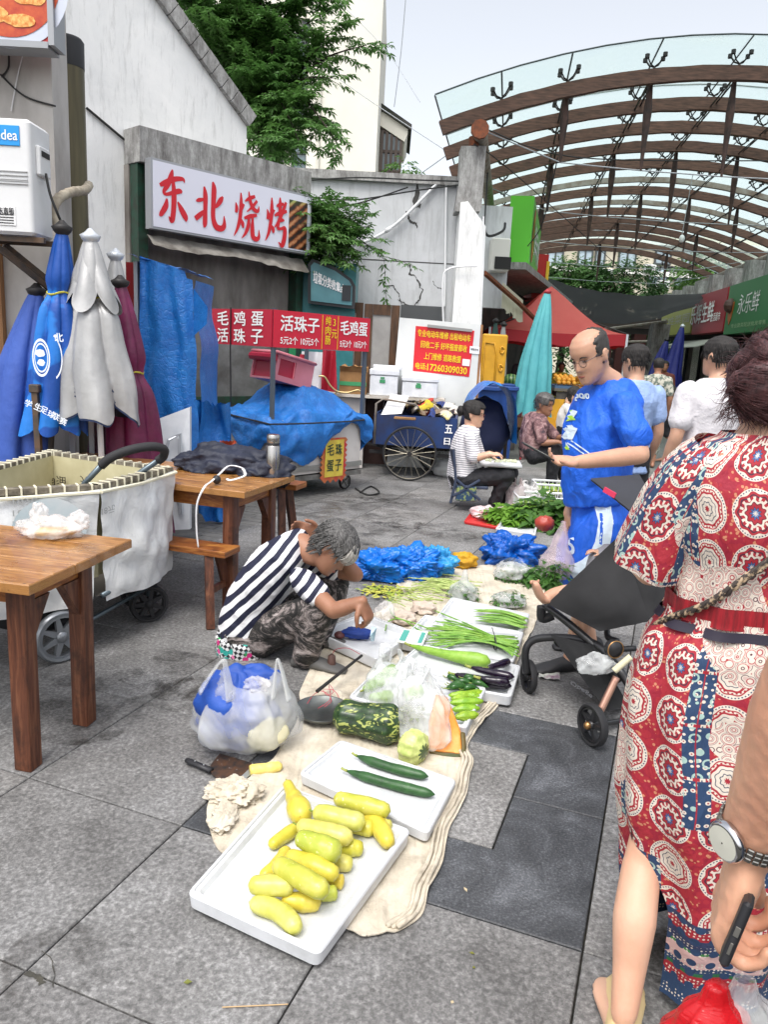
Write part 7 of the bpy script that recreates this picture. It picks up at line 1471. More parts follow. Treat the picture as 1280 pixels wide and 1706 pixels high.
m=MB();q=[G(624,1068,.06),G(624,1062,.10),G(628,1045,.14),G(619,1044,.14),G(617,1060,.10),G(618,1069,.06)];m.prism([q[5],q[0],q[1],q[2],q[3],q[4]],(0,.002,0));solo('banknote',m,M('note_blue','#a9c8d4',.6,c2='#d8e2e4',ns=30),'pale blue banknote held in the vendor hand','banknote')
cdp=[G(661,1070,.075),G(704,1076,.075),G(714,1053,.08),G(672,1048,.08)];cd=thing('payment_card','laminated payment card with teal printing lying on the tray','card',cdp[0]);m=MB();m.prism(cdp,(0,0,.003));part('card',m,M('card_cream','#e4e6dc',.3),cd)
def cq(u,w,z=.0045):return cdp[0]+(cdp[1]-cdp[0])*u+(cdp[3]-cdp[0])*w+ZU*z
m=MB();m.add([cq(.06,.12),cq(.30,.12),cq(.30,.9),cq(.06,.9),cq(.78,.12),cq(.94,.12),cq(.94,.9),cq(.78,.9)],[(0,1,2,3),(4,5,6,7)]);part('teal_print',m,M('print_teal','#4fa79a',.4),cd)
rng=random.Random(8)
def stems(label,cx0,cy0,n,sx,sy,L,mat,z=.02,r=.0035,a0=0):
 m=MB()
 for k in range(n):
  p=G(cx0+rng.gauss(0,sx),cy0+rng.gauss(0,sy),z+.02*rng.random());a=a0+rng.gauss(0,.35);d=V((cos(a),sin(a),0))*L*rng.uniform(.6,1.2)
  m.tube(catmull([p-d/2,p+V((rng.gauss(0,.02),rng.gauss(0,.02),.01)),p+d/2],4),r,5)
 return solo('vegetable_stems',m,mat,label,'stems',kind='stuff')
stems('loose light green stems on the far end of the sheet',735,975,60,20,6,.22,M('stem_light','#8fa653',.6,c2='#b9c47d',ns=30))
stems('scattered stems below the loose heap',690,1000,22,22,8,.12,MATS['stem_light'])
m=MB()
for k in range(150):
 p=G(rng.gauss(645,22),rng.gauss(986,6),.006+.01*rng.random());a=rng.uniform(0,6.28);leafy(m,p,(cos(a),sin(a),.1),rng.uniform(.03,.07),.012,ZU,.05)
solo('leaf_scraps',m,M('scrap_leaf','#c9c154',.6,c2='#7d9a35',ns=12),'yellow and green leaf scraps on the paving by the blue bags','scraps',kind='stuff')
for k in range(26):
 p=G(rng.uniform(310,900),rng.uniform(900,1700),.0025);
 if k<12 and 380<1:continue
 m=MB();a=rng.uniform(0,6.28);leafy(m,p,(cos(a),sin(a),.05),rng.uniform(.008,.022),.005,ZU,.02)
 if k%3==0:solo('litter_scrap',m,M('litter_%d'%(k%2),('#6a6a2c','#b9a98a')[k%2],.8),('tiny olive leaf scrap lying on the paving slabs','tiny tan scrap lying on the paving slabs')[k%2],'scrap','leaf scraps on the paving')
m=MB();m.tube([G(370,1678,.004),G(480,1673,.004)],.0016,5);solo('bamboo_skewer',m,M('skewer','#b79a72',.7),'thin bamboo skewer lying on the nearest slabs','skewer')
m=MB();leafy(m,G(305,1637,.003),(1,.2,0),.022,.008,ZU,0);solo('fallen_leaf',m,M('leaf_olive','#6c7030',.7),'small olive leaf left of the skewer','leaf')
PBL=clear('blue_bag_film',(.05,.35,.9),.12,.28,.9,9,'#0b74d6',var=.12);PDB=clear('deep_blue_film',(.03,.2,.7),.08,.28,.9,9,'#0a5ab8',var=.08)
def cbag(label,parts_,mat,seed,name='blue_plastic_bag'):
 m=MB()
 for(px,py,z,rx,ry,rz_)in parts_:m.join(pbag(G(px,py,0)+ZU*z,(rx,ry,rz_),seed+px,su=110,sv=64,amp=.62))
 m.v=[(a,b,max(c,.003))for a,b,c in m.v];return solo(name,m,mat,label,'bag',smooth=True)
cbag('bright blue crumpled plastic bags on the paving behind the vendor, left heap',[(625,965,.09,.17,.12,.10),(685,962,.10,.18,.12,.11)],PBL,1)
cbag('light turquoise end of the blue bag heap',[(727,958,.09,.13,.10,.10)],clear('turq_film',(.2,.6,.9),.2,.28,.9,9,'#3aa0dc'),2)
cbag('deep blue crumpled plastic bag by the shorts of the man',[(850,938,.10,.20,.14,.12)],PDB,3)
m=pbag(G(772,945)+ZU*.05,(.10,.09,.06),12);m.v=[(a,b,max(c,.003))for a,b,c in m.v];solo('yellow_cloth',m,cloth('yellow_cloth','#cf9f17',.6,c2='#b3820f'),'crumpled yellow cloth at the right of the blue bags','cloth',smooth=True)
GRL=leafmat('greens_leaf',(.04,.12,.02),(.09,.2,.04),9)
for(px,py,rx,rz_,h,lab,sd_)in((772,998,.10,.09,.15,'clear bag of greens knotted to a point on the sheet',4.),(852,965,.12,.1,.13,'clear bag with white crumples at the sheet end, farther one',5.),(848,1010,.10,.09,.09,'clear bag of dark leafy greens, nearer one',6.)):
 c_=G(px,py,.008);m=openbag(c_,rx,rz_,h,sd_,handles=False)if h!=.15 else None
 if m is None:
  m=MB();R=[]
  for i in range(26):
   f=i/25;q=lerp([(0,.3),(.08,1),(.35,.85),(.7,.22),(1,.12)],f);R.append([c_+V((rx*q*(1+.15*N((cos(a*pi/20)*2,sin(a*pi/20)*2,f*2))+.1*sin(a*pi/20*9)*f)*cos(a*pi/20),rz_*q*sin(a*pi/20),h*1.3*f))for a in range(40)])
  m.rings(R);m.add(R[0],[tuple(range(40))])
 solo('clear_plastic_bag',m,CB1,lab,'bag',smooth=True);m=MB();crown(m,c_+ZU*(.05),(rx*.65,rz_*.65,.035),46,5,.06,.035,int(sd_));solo('bagged_greens',m,GRL,'leafy greens inside the '+lab.replace('clear bag','bag'),'greens',kind='stuff')
m=MB();crown(m,G(905,972)+ZU*.06,(.13,.10,.04),90,6,.12,.07,41);solo('leafy_greens',m,GRL,'leafy greens on the ground by the man and the pushchair','greens',kind='stuff')
m=pbag(G(640,1040)+ZU*.06,(.06,.05,.07),15);solo('thin_bag',m,BAG,'thin white plastic bag behind the vendor hand','bag',smooth=True)
for k,(px,py,lab)in enumerate(((672,1040,'paler crumpled cloth pouch by the vendor tray'),(705,1022,'pale folded cloth near the scissors'))):
 m=pbag(G(px,py)+ZU*.035,(.07,.06,.04),20+k);m.v=[(a,b,max(c,.008))for a,b,c in m.v];solo('cloth_pouch',m,M('pouch_pinkish','#b8a596',.8,c2='#cfc2b4',ns=8,bs=.4),lab,'pouch',smooth=True)
sc2=thing('scissors','dark scissors lying among stems on the sheet','scissors',G(693,1020,.02))
for s in(-1,1):
 m=MB();a_,b_,c_=G(708,1013,.028),G(692,1021,.028),G(684,1024+4*s,.028);m.tube([a_,b_],[.001,.004],5);q=G(680,1025+5*s,.028);m.tube([q+V((.02*cos(k*pi/6),.012*sin(k*pi/6),0))for k in range(13)],.0028,5);part('blade',m,DSTEEL,sc2)
# === second vendor display ===
tray('shallow red tray with a pink bag in front of the seated woman',[(773,868),(831,878),(838,852),(790,846)],.03,0,.02,.008,'red_tray',M('tray_red',(.62,.03,.03),.4),group=None)
m=pbag(G(808,864)+ZU*.06,(.14,.10,.06),18);solo('pink_film_bag',m,clear('pinkish_film',(1,.9,.9),.35,.3,.7,20,'#f0dfe0'),'pale pink film bag lying on the red tray','bag',smooth=True)
tray('white printed tray of lettuce beside the red tray',[(826,880),(893,890),(898,866),(842,858)],.05,0,.02,.02,'printed_tray',group=None)
m=MB();crown(m,G(872,872)+ZU*.09,(.28,.16,.06),200,6,.16,.09,51);solo('lettuce_heap',m,leafmat('lettuce',(.10,.26,.02),(.2,.38,.05),6),'bright green lettuce heaped on the white printed tray','lettuce',kind='stuff')
m=MB();crown(m,G(915,875)+ZU*.12,(.24,.2,.10),150,6,.22,.12,52);solo('dark_leaf_bunch',m,GRL,'dark leafy bunch right of the lettuce','greens',kind='stuff')
for k,(px,py,lab)in enumerate(((844,868,'large green mango at the left end of the lettuce tray'),(857,862,'green pear behind the large mango'),(905,872,'green fruit by the dark leaves'))):
 m=MB();m.ell(G(px,py)+ZU*.09,(.055,.05,.05),su=16,sv=10);solo('green_fruit',m,GRF,lab,'fruit',smooth=True)
def basket(label,px0,py0,px1,d0,w_,h,z0=0.):
 p=G(px0,py0);q=G(px1,py0+4);ax=V((q.x-p.x,q.y-p.y,0));L_=ax.length;ax.normalize();ay=V((-ax.y,ax.x,0));o=thing('wire_basket',label,'basket',(p+q)/2+ay*w_/2,'white plastic baskets of pears')
 WPL=M('basket_white','#e2e4e8',.4)
 for z in(z0+.01,z0+h*.5,z0+h):m=MB();C4=[p,p+ax*L_,p+ax*L_+ay*w_,p+ay*w_,p];m.tube([c+ZU*z for c in C4],.007 if z<h else .012,5);part('rim',m,WPL,o)
 nb=int(L_/.045)
 for k in range(nb+1):
  m=MB();a=p+ax*L_*k/nb;m.tube([a+ZU*z0,a+ZU*(z0+h)],.004,4);part('slat',m,WPL,o);m=MB();m.tube([a+ay*w_+ZU*z0,a+ay*w_+ZU*(z0+h)],.004,4);part('slat',m,WPL,o)
 for k in range(1,7):
  for e in(0,L_):m=MB();a=p+ax*e+ay*w_*k/7;m.tube([a+ZU*z0,a+ZU*(z0+h)],.004,4);part('slat',m,WPL,o)
 i=0
 for a in range(int(L_/.085)):
  for b in range(3):
   m=MB();m.ell(p+ax*(.05+a*.085)+ay*(.06+b*w_*.3)+ZU*(z0+h*.45+.02*(i%3)),(.042,.042,.038),su=10,sv=7);solo('pear',m,GRF if i%3 else M('pear_yellow','#a9b04a',.5),'green pear in the '+('nearer' if h>.18 else 'farther')+' white basket','pear','green pears in the white baskets',smooth=True);i+=1
basket('white lattice basket of green pears, nearer one',862,862,945,6,.32,.20);basket('white lattice basket of green pears, farther one',893,832,965,6,.30,.17)
for(px,py,rx,h,mt,lab,sd_)in((858,850,.10,.26,clear('pink_white_film',(1,.95,.95),.4,.3,.8,12,'#ecdfe0'),'tall pinkish plastic bag before the seated woman',3.3),(880,838,.13,.20,BAG,'white plastic bag behind the pear baskets',6.6)):
 m=openbag(G(px,py),rx,rx*.8,h,sd_);solo('plastic_bag',m,mt,lab,'bag',smooth=True)
vegt('green_gourd','dark green gourd by the feet of the old vendor woman','gourd',G(893,812,.06),G(922,822,.05),.05,CUC,ZP)
# === people ===
def skinm(name,c,c2,rough=.5):
 return M(name,c,rough,c2=c2,ns=7,lo=.35,hi=.75,bs=.3,bscale=90,bd=.003,sss=.12)
SK=skinm('skin_light','#c79c82','#b78a72');SKT=skinm('skin_tan','#a0735a','#865b45');SKP=skinm('skin_pale','#d9af95','#cf9c80')
def hairm(name,c,c2,r=.45):
 if name in MATS:return MATS[name]
 t=NT(name);v=t.co('Object',(60,60,9));n_=t.noise(v,3,4,.6);t.set(t.p.inputs['Base Color'],t.ramp(n_,[(.35,c),(.65,c2)]));t.P(Roughness=r);t.bump(n_,.5,.004);MATS[name]=t.m;return t.m
HBLK=hairm('hair_black',(.008,.007,.007),(.026,.022,.020),.75);HGR=hairm('hair_grey',(.018,.017,.016),(.15,.145,.14),.7);HRED=hairm('hair_auburn',(.030,.010,.012),(.115,.045,.045),.4)
HP=[(-.118,.012,.060,.030),(-.112,.030,.080,.005),(-.098,.043,.090,-.025),(-.075,.056,.089,-.045),(-.05,.064,.088,-.062),(-.02,.069,.089,-.080),(.01,.073,.088,-.094),(.04,.075,.090,-.101),(.065,.073,.083,-.100),(.088,.062,.064,-.085),(.105,.040,.036,-.058),(.113,.018,.005,-.03),(.115,.004,-.008,-.018)]
NP=[(-.050,0),(-.044,.006),(-.036,.024),(-.028,.021),(-.005,.010),(.012,.002),(.03,0)]
g_=lambda x,s:exp(-(x/s)**2)
def hv(th,z,det=1):
 w,f,b=lerp(HP,z);cy=(f+b)/2;hy=(f-b)/2;s_,c_=sin(th),cos(th)
 x=w*math.copysign(abs(s_)**.9,s_);y=cy+hy*c_
 if det and c_>.1:
  y+=lerp(NP,z)*g_(x,.0105+.006*g_(z+.038,.010))
  y+=.005*g_(z+.061,.0055)*g_(x,.022)+.006*g_(z+.073,.006)*g_(x,.020)-.003*g_(z+.0665,.0025)*g_(x,.022)+.006*g_(z+.100,.012)*g_(x,.022)
  for e in(-.031,.031):y+=-.011*g_(x-e,.017)*g_(z-.004,.013)+.0035*g_(x-e,.02)*g_(z-.024,.008)+.003*g_(x-e*1.3,.018)*g_(z+.032,.018)
  y-=.004*g_(z+.052,.006)*g_(abs(x)-.014,.006)
 return V((x,y,z))
def head(m,R,c,s=1.,ears=True):
 rg=[]
 for i in range(49):
  z=-.118+.233*i/48;rg.append([V(c)+R@(hv(2*pi*j/60,z)*s)for j in range(60)])
 m.rings(rg,caps=True)
 if ears:
  for e in(-1,1):m.ell(V(c)+R@(V((e*.074,-.012,-.012))*s),(.009*s,.018*s,.031*s),R=R@Matrix.Rotation(e*-.35,3,'Z'),su=10,sv=8);m.tube([V(c)+R@(V((e*(.080+.004*sin(a)),-.014+.017*cos(a),-.010+.029*sin(a)))*s)for a in[k*.5-.9 for k in range(9)]],.0042*s,6)
def hair(par,R,c,mat,mask,s=1.,th=.012,strands=0,sl=.06,seed=0,curl=.0,fall=0.,name='hair'):
 m=MB();rg=[]
 for i in range(49):
  z=-.112+.2275*i/48;ring=[]
  for j in range(72):
   a=2*pi*j/72;p=hv(a,z,0);k=mask(a if a<pi else a-2*pi,z);n_=V((p.x,p.y+.005,p.z*.8 if z>.0 else 0)).normalized();q=-.012*(1-k)+(th*(1+.5*N((a*3 if j<71 else 0,z*20,seed),1)+.35*N((sin(a)*14,cos(a)*14,z*9+seed),1)))*k;ring.append(V(c)+R@((p+n_*q)*s))
  rg.append(ring)
 m.rings(rg,caps=True);rng=random.Random(seed)
 for k in range(strands):
  a=rng.uniform(-pi,pi);z=rng.uniform(-.09,.112)
  if mask(a,z)<.5:continue
  p=hv(a,z,0);n_=V((p.x,p.y,p.z*.8)).normalized();dn=V((n_.x*.15,-.25 if abs(a)>1 else .25,-1));pts=[];q=p+n_*th*.7;cu=rng.uniform(-curl,curl)
  for i in range(6):pts.append(V(c)+R@(q*s));dn2=dn+V((cu*sin(i*1.3),cu*cos(i*1.7),0));q=q+dn2.normalized()*sl/5+n_*(.002 if i<3 else-.002+fall)
  m.tube(pts,[.0022,.003,.0028,.0022,.0015,.0005],4)
 return part(name,m,mat,par,smooth=True)
def sm(x,a,b):x=max(0,min(1,(x-a)/(b-a)));return x*x*(3-2*x)
def mfull(line=.055,nape=-.06):return lambda a,z:max(sm(z,line+.0,line+.012)if abs(a)<.75 else(sm(z,-.005,.01)if abs(a)<1.35 else(sm(z,.0,.012)if abs(a)<1.75 else sm(z,nape,nape+.02))),0)
def mbald(a,z):
 a=abs(a)+.22*N((a*6,z*70,1),1);z=z+.010*N((a*9,z*30,4),1)
 return sm(abs(a),.95,1.3)*sm(z,-.06,-.035)*(1-sm(z,.070+.035*sm(abs(a),1.5,2.6),.098+.012*sm(abs(a),1.5,2.6)))*(1 if abs(a)>1.6 else sm(z,-.012,.005))
def face(par,R,c,s=1.,down=False,glasses=None,brow=HBLK,lip='#9a5a4c'):
 c=V(c);L=lambda x,y,z:c+R@(V((x,y,z))*s)
 for e in(-.031,.031):
  m=MB();m.ell(L(e,.0735,.002),(.0135*s,.009*s,.0045*s if down else .0062*s),R=R,su=14,sv=8);o=part('eye',m,M('eye_white','#c9c3bb' if not down else '#3a2a22',.3)if not down else M('eyelid_line','#4a3226',.6),par,smooth=True)
  if not down:m=MB();m.ell(L(e,.079,.002),(.0052*s,.0042*s,.0055*s),R=R,su=10,sv=6);part('iris',m,BLK,o,smooth=True)
  m=MB();m.tube([L(e*.55,.087,.018),L(e,.087,.024),L(e*1.6,.074,.019)],[.002*s,.003*s,.001*s],5);part('eyebrow',m,brow,par)
 m=MB();m.tube([L(-.021,.084,-.067),L(-.01,.0925,-.0645),L(0,.0935,-.066),L(.01,.0925,-.0645),L(.021,.084,-.067)],[.001,.0042*s,.0045*s,.0042*s,.001],6,flat=.9);part('lips',m,M('lip_tone',lip,.5),par,smooth=True)
 if glasses:
  gl=part('glasses',MB().tube([L(-.014,.098,.004),L(0,.103,.008),L(.014,.098,.004)],.0013*s,4),glasses,par)
  for e in(-.033,.033):
   m=MB();m.tube([L(e+.021*cos(k*pi/9),.097-.004*abs(cos(k*pi/9)),-.002+.017*sin(k*pi/9))for k in range(19)],.0013*s,4);m.tube([L(e*1.62,.092,.006),L(e*2.2,.05,.008),L(e*2.42,-.012,.004)],.0015*s,4);part('rim',m,glasses,gl)
   m=MB();m.add([L(e+.020*cos(k*pi/9),.0965,-.002+.016*sin(k*pi/9))for k in range(18)],[tuple(range(18))]);part('lens',m,clear('lens',(1,1,1),.9,.05,0,5,'#cfd6da',var=0),gl)
def limb(m,pts,rr,seg=14):
 P_=catmull(pts,5);n=len(P_)-1;L=len(rr)-1;R=[]
 for i in range(n+1):f=i/n*L;k=min(int(f),L-1);R.append(rr[k]+(rr[k+1]-rr[k])*(f-k))
 m.tube(P_,R,seg);m.ell(P_[0],(R[0]*.97,)*3,su=12,sv=8);m.ell(P_[-1],(R[-1]*.97,)*3,su=12,sv=8)
def torso(m,sp_,lat,g=0.,n=26):
 P_=[V(p)for p,a,b in sp_];C=catmull(P_,5);L=len(P_)-1;rg=[];lat=V(lat).normalized()
 for i,p in enumerate(C):
  f=i/(len(C)-1)*L;k=min(int(f),L-1);f-=k;hw=sp_[k][1]+(sp_[k+1][1]-sp_[k][1])*f+g;hd=sp_[k][2]+(sp_[k+1][2]-sp_[k][2])*f+g
  t_=(C[min(i+1,len(C)-1)]-C[max(i-1,0)]).normalized();l=(lat-t_*lat.dot(t_)).normalized();d=t_.cross(l)
  rg.append([p+l*hw*math.copysign(abs(cos(2*pi*j/n))**.85,cos(2*pi*j/n))+d*hd*math.copysign(abs(sin(2*pi*j/n))**.85,sin(2*pi*j/n))for j in range(n)])
 m.rings(rg,caps=True)
def hand(m,w,d,n,s=1.,curl=.45,side=1,spread=.05,tc=.5,curls=None):
 w=V(w);d=V(d).normalized();n=V(n);n=(n-d*n.dot(d)).normalized();x=d.cross(n)*side
 rg=[]
 for f,hw,ht in((-.02,.026,.020),(.0,.027,.019),(.03,.036,.018),(.065,.041,.015),(.09,.040,.012),(.097,.034,.008)):rg.append([w+d*f*s+x*hw*s*cos(2*pi*k/16)+n*(ht*s*sin(2*pi*k/16)+.004*s*(f>0))for k in range(16)])
 m.rings(rg,caps=True);tips=[]
 for i,(off,l,r)in enumerate(((.030,.070,.0092),(.0105,.078,.0095),(-.009,.072,.0090),(-.0275,.056,.0080))):
  cu=curls[i]if curls else curl;p=w+d*.085*s+x*off*s;a=.15*cu;dx=x*spread*(1.5-i)*.7;pts=[p-d*.02*s,p]
  for k,q in enumerate((.46,.30,.24)):a+=cu*(.9,1.1,.8)[k];dd=(d*cos(a)+n*sin(a)+dx).normalized();p=p+dd*l*q*s;pts.append(p)
  m.tube(catmull(pts,4),[r*s*(1-.018*k+.06*(k%4==0))for k in range(17)],10);m.ell(pts[-1],(r*.72*s,)*3,su=8,sv=6);tips.append(pts[-1])
 p=w+x*.028*s+d*.015*s+n*.006*s;d1=(d*.62+x*.62+n*.35*tc).normalized();d2=(d*.85+x*.2+n*.6*tc).normalized();pts=[p,p+d1*.040*s,p+d1*.040*s+d2*.032*s,p+d1*.040*s+d2*.032*s+(d2+n*.3*tc-x*.2*tc).normalized()*.024*s]
 m.tube(catmull(pts,4),[.0155*s,.015*s,.014*s,.013*s,.0125*s,.012*s,.0118*s,.0115*s,.0112*s,.011*s,.0105*s,.0095*s,.008*s],10);m.ell(pts[-1],(.0078*s,)*3,su=8,sv=6)
 return tips
def foot(m,an,d,s=1.):
 an=V(an);d=V((d[0],d[1],0)).normalized();x=V((d.y,-d.x,0));rg=[];z0=.0
 for f,hw,h in((-.06,.022,.035),(-.045,.031,.06),(.0,.034,.075),(.05,.036,.06),(.11,.044,.04),(.155,.042,.028),(.185,.026,.018)):rg.append([V((an.x,an.y,0))+d*f*s+x*hw*s*cos(2*pi*k/14)+ZU*((h*.5+h*.5*sin(2*pi*k/14))*s+z0)for k in range(14)])
 m.rings(rg,caps=True)
def wrinkle(amp,fs=(9,9,3),seed=0):return lambda p,n:p+n*amp*(N((p.x*fs[0],p.y*fs[1],p.z*fs[2]),1,seed)-1.5*abs(N((p.x*fs[0]*1.3+p.z*3,p.y*fs[1]*1.3,p.z*fs[2]*1.4-p.x*4),1,seed+3))+.85-.8*abs(N((p.x*fs[0]*3,p.y*fs[1]*3,p.z*fs[2]*2.5+p.x*5),1,seed+5)))
def person(label,J,base,sk,vox=.011,hairf=None,shirt=None,pants=None,slv=.9,pl=1.,shoes=None,skirtmat=None,armr=1.,legr=1.,wr=.008,facek=None,hs=1.,hc=(.4,.4),hn=(None,None),group=None,hsz=1.,fold=(9,9,4)):
 """J: spine [(p,hw,hd)..], lat, neck, head, hf, hu, arms [[sh,el,wr,dir,palm]..], legs [[hip,kn,an,dir]..]"""
 T=thing('person',label,'person',base,group);m=MB();R=frame(J['hf'],J.get('hu',(0,0,1)));hc_=V(J['head'])
 torso(m,J['spine'],J['lat'],-.012);head(m,R,hc_,hs);nk=V(J['spine'][-1][0]);nb=hc_+R@V((0,-.03,-.045))*hs;nl_=hc_+R@V((0,-.022,-.095))*hs
 limb(m,[nb,nl_,nk+(nk-V(J['spine'][-2][0])).normalized()*-.02],[.052*hs,.052*hs,.062*hs])
 for i,a in enumerate(J['arms']):
  sh,el,w=V(a[0]),V(a[1]),V(a[2]);limb(m,[sh,sh.lerp(el,.5),el],[.050*armr,.045*armr,.038*armr]);limb(m,[el,el.lerp(w,.35),w],[.038*armr,.039*armr,.026*armr])
  if a[3]is not None:hand(m,w,a[3],a[4],hsz,hc[i],a[5]if len(a)>5 else 1)
 for l in J['legs']:
  h_,k_,an=V(l[0]),V(l[1]),V(l[2]);limb(m,[h_,h_.lerp(k_,.5),k_],[.085*legr,.074*legr,.054*legr]);limb(m,[k_,k_.lerp(an,.35),an],[.052*legr,.055*legr,.034*legr]);foot(m,an,l[3],1. if vox<.02 else 1.1)
 b=remesh(m,vox,2);part('body',b,sk,T,smooth=True)
 if shirt:
  m=MB();sp_=J['spine'];hm_=J.get('hem');sp_=([(V(sp_[0][0])-(V(sp_[1][0])-V(sp_[0][0])).normalized()*hm_,sp_[0][1]+.014,sp_[0][2]+.014)]+sp_)if hm_ else sp_;torso(m,sp_,J['lat'],.010)
  for a in J['arms']:sh,el,w=V(a[0]),V(a[1]),V(a[2]);e=sh.lerp(el,slv)if slv<=1 else el;limb(m,[sh,sh.lerp(e,.5),e],[.060*armr,.061*armr,.064*armr]if slv<=1 else[.058,.054,.05]);slv>1 and limb(m,[el,el.lerp(w,slv-1)],[.052,.04])
  part('shirt',remesh(m,vox*1.1,7,wrinkle(wr,fold)),shirt,T,smooth=True)
 if pants:
  m=MB();torso(m,J['spine'][:2],J['lat'],.014)
  for l in J['legs']:
   h_,k_,an=V(l[0]),V(l[1]),V(l[2]);
   if pl<=.5:e=h_.lerp(k_,pl*2);limb(m,[h_,h_.lerp(e,.5),e],[.105*legr,.10*legr,.10*legr])
   else:limb(m,[h_,h_.lerp(k_,.5),k_],[.10*legr,.092*legr,.075*legr]);limb(m,[k_,k_.lerp(an,.5),k_.lerp(an,(pl-.5)*2)],[.074*legr,.070*legr,.060*legr])
  part('trousers',remesh(m,vox*1.1,3,wrinkle(wr*1.2,(7,7,7))),pants,T,smooth=True)
 if shoes:
  for l in J['legs']:
   m=MB();foot(m,l[2],l[3],1.16);m=remesh(m,.009,2);m.v=[(a,b,min(c,.09))for a,b,c in m.v];part('shoe',m,shoes,T,smooth=True)
 if hairf:hairf(T,R,hc_)
 if facek is not None:face(T,R,hc_,hs,**facek)
 return T,R,hc_
def standing(label,x,y,h,f,sk,shirt,pants,hm=HBLK,vox=.014,group=None,slv=.8,pl=.95,shoes=None,step=.0,hair_th=.014,hf=None,cap=None,**k):
 f=V((f[0],f[1],0)).normalized();l=V((f.y,-f.x,0));P_=V((x,y,0));q=h/1.7;U=lambda a,b,z:P_+l*a*q+f*b*q+ZU*z*q
 J=dict(hem=.05,spine=[(U(0,0,.86),.155,.11),(U(0,0,1.0),.15,.11),(U(0,.01,1.15),.145,.105),(U(0,0,1.32),.17,.11),(U(0,-.01,1.43),.12,.07),(U(0,-.01,1.46),.06,.055)],lat=l,head=U(0,.03,1.59),hf=hf or f,arms=[[U(s*.175,0,1.375),U(s*.225,-.02,1.10),U(s*.225,.08,.86),V((0,0,-1))+f*.3,-l*s,s]for s in(-1,1)],legs=[[U(s*.09,0,.86),U(s*.095,.02+step*s,.47),U(s*.095,-.01+step*s*1.6,.08),f]for s in(-1,1)])
 return person(label,J,P_,sk,vox,(lambda T,R,c:hair(T,R,c,hm,mfull(nape=-.05),q,.009,350 if vox<.013 else 0,.035,seed=int(x*9)+2)),shirt,pants,slv,pl,shoes,group=group,hs=q,hsz=q,**k)
# ---- squatting vendor ----
t=NT('navy_white_stripes');v=t.co('Object');x_,y_,z_=t.xyz(v);s_=t.math('ADD',t.math('MULTIPLY',x_,.80),t.math('MULTIPLY',z_,-.66));s_=t.math('ADD',s_,t.math('MULTIPLY',t.noise(v,5,2,.5),.035));s_=t.math('ADD',s_,t.math('MULTIPLY',t.math('MULTIPLY',x_,x_),.3))
w_=t.math('FRACT',t.math('MULTIPLY',s_,19.5));c=t.mix(t.math('GREATER_THAN',w_,.50),'#e8e8ea',(.012,.014,.04));t.set(t.p.inputs['Base Color'],c);t.P(Roughness=.75);t.bump(t.noise(v,10,5,.6,.8),.6,.025);STRP=t.m
t=NT('black_grey_print');v=t.co('Object');a=t.noise(t.co('Object',(1,1,1.6),(0,.7,0)),6.5,9,.78,2.2);c=t.ramp(a,[(.42,(.008,.008,.008)),(.50,(.03,.027,.025)),(.57,(.26,.22,.21)),(.68,(.50,.45,.43))]);t.set(t.p.inputs['Base Color'],c);t.P(Roughness=.8);t.bump(t.noise(v,12,5,.6,.8),.6,.025);PRN=t.m
t=NT('floral_hem');v=t.co('Object');f=t.vor(v,26,out=1);d=t.vor(v,26);ck_=t.n.new('ShaderNodeTexChecker');t.l(t.co('Object',1,(0,.6,0)),ck_.inputs[0]);ck_.inputs['Scale'].default_value=60;ck_.inputs[1].default_value=(.7,.7,.7,1);ck_.inputs[2].default_value=(.02,.02,.025,1)
c=t.mix(t.math('LESS_THAN',d,.42),ck_.outputs[0],t.ramp(f,[(0,(.65,.03,.22)),(.35,(.75,.2,.4)),(.45,(.03,.35,.30)),(.7,(.05,.4,.12)),(.85,(.7,.05,.3))],True));t.set(t.p.inputs['Base Color'],c);t.P(Roughness=.75);FLOR=t.m
dz=3.62
pel=D(432,1068,3.68)+ZU*.02
Jv=dict(spine=[(D(408,1072,3.68),.15,.11),(D(412,1042,3.68),.165,.125),(D(425,998,3.67),.16,.125),(D(455,948,3.65),.165,.115),(D(486,918,3.64),.16,.085),(D(508,906,3.62),.07,.06)],lat=(.12,1,0),head=D(556,912,3.56),hf=V((.62,-.27,-.74)),hu=V((.74,0,.67)),arms=[[D(502,965,3.47),D(556,1018,3.28),D(604,1002,3.24),V((.42,-.05,-.9)),V((-.8,.5,-.2)),-1],[D(522,938,3.80),D(594,958,3.70),D(530,890,3.72),V((-.95,-.1,.35)),V((.3,-.8,-.3)),1]],legs=[[D(432,1062,3.60),D(532,1010,3.40),D(508,1098,3.46),V((1,-.2,0))],[D(436,1058,3.82),D(560,972,3.78),D(524,1072,3.72),V((1,.1,0))]])
def hv_(T,R,c):
 hair(T,R,c,HGR,mfull(.05,-.075),1.05,.015,900,.045,3,.25)
 pr=MB();rng=random.Random(2)
 for k in range(130):
  a=rng.uniform(-.9,.9);z=.085+rng.uniform(-.02,.02);p=hv(a,z,0)+V((0,.01,.01));pts=[c+R@(p*1.05)]
  for i in range(5):p=p+V((sin(a)*.006,.012-.005*i,-.016));pts.append(c+R@(p*1.05))
  pr.tube(pts,[.002,.003,.003,.0025,.0015,.0005],4)
 part('fringe',pr,hairm('hair_white',(.25,.23,.20),(.6,.57,.52)),T,smooth=True)
vd,Rv,hcv=person('elderly squatting vendor in a navy and white striped top, head bowed',Jv,G(470,1095),SKT,.0075,hv_,STRP,PRN,.48,.97,M('shoe_grey','#5b5a58',.7),facek=dict(down=True,brow=HGR),wr=.007,legr=1.02,hs=1.05,hc=(.75,.35),fold=(14,6,9))
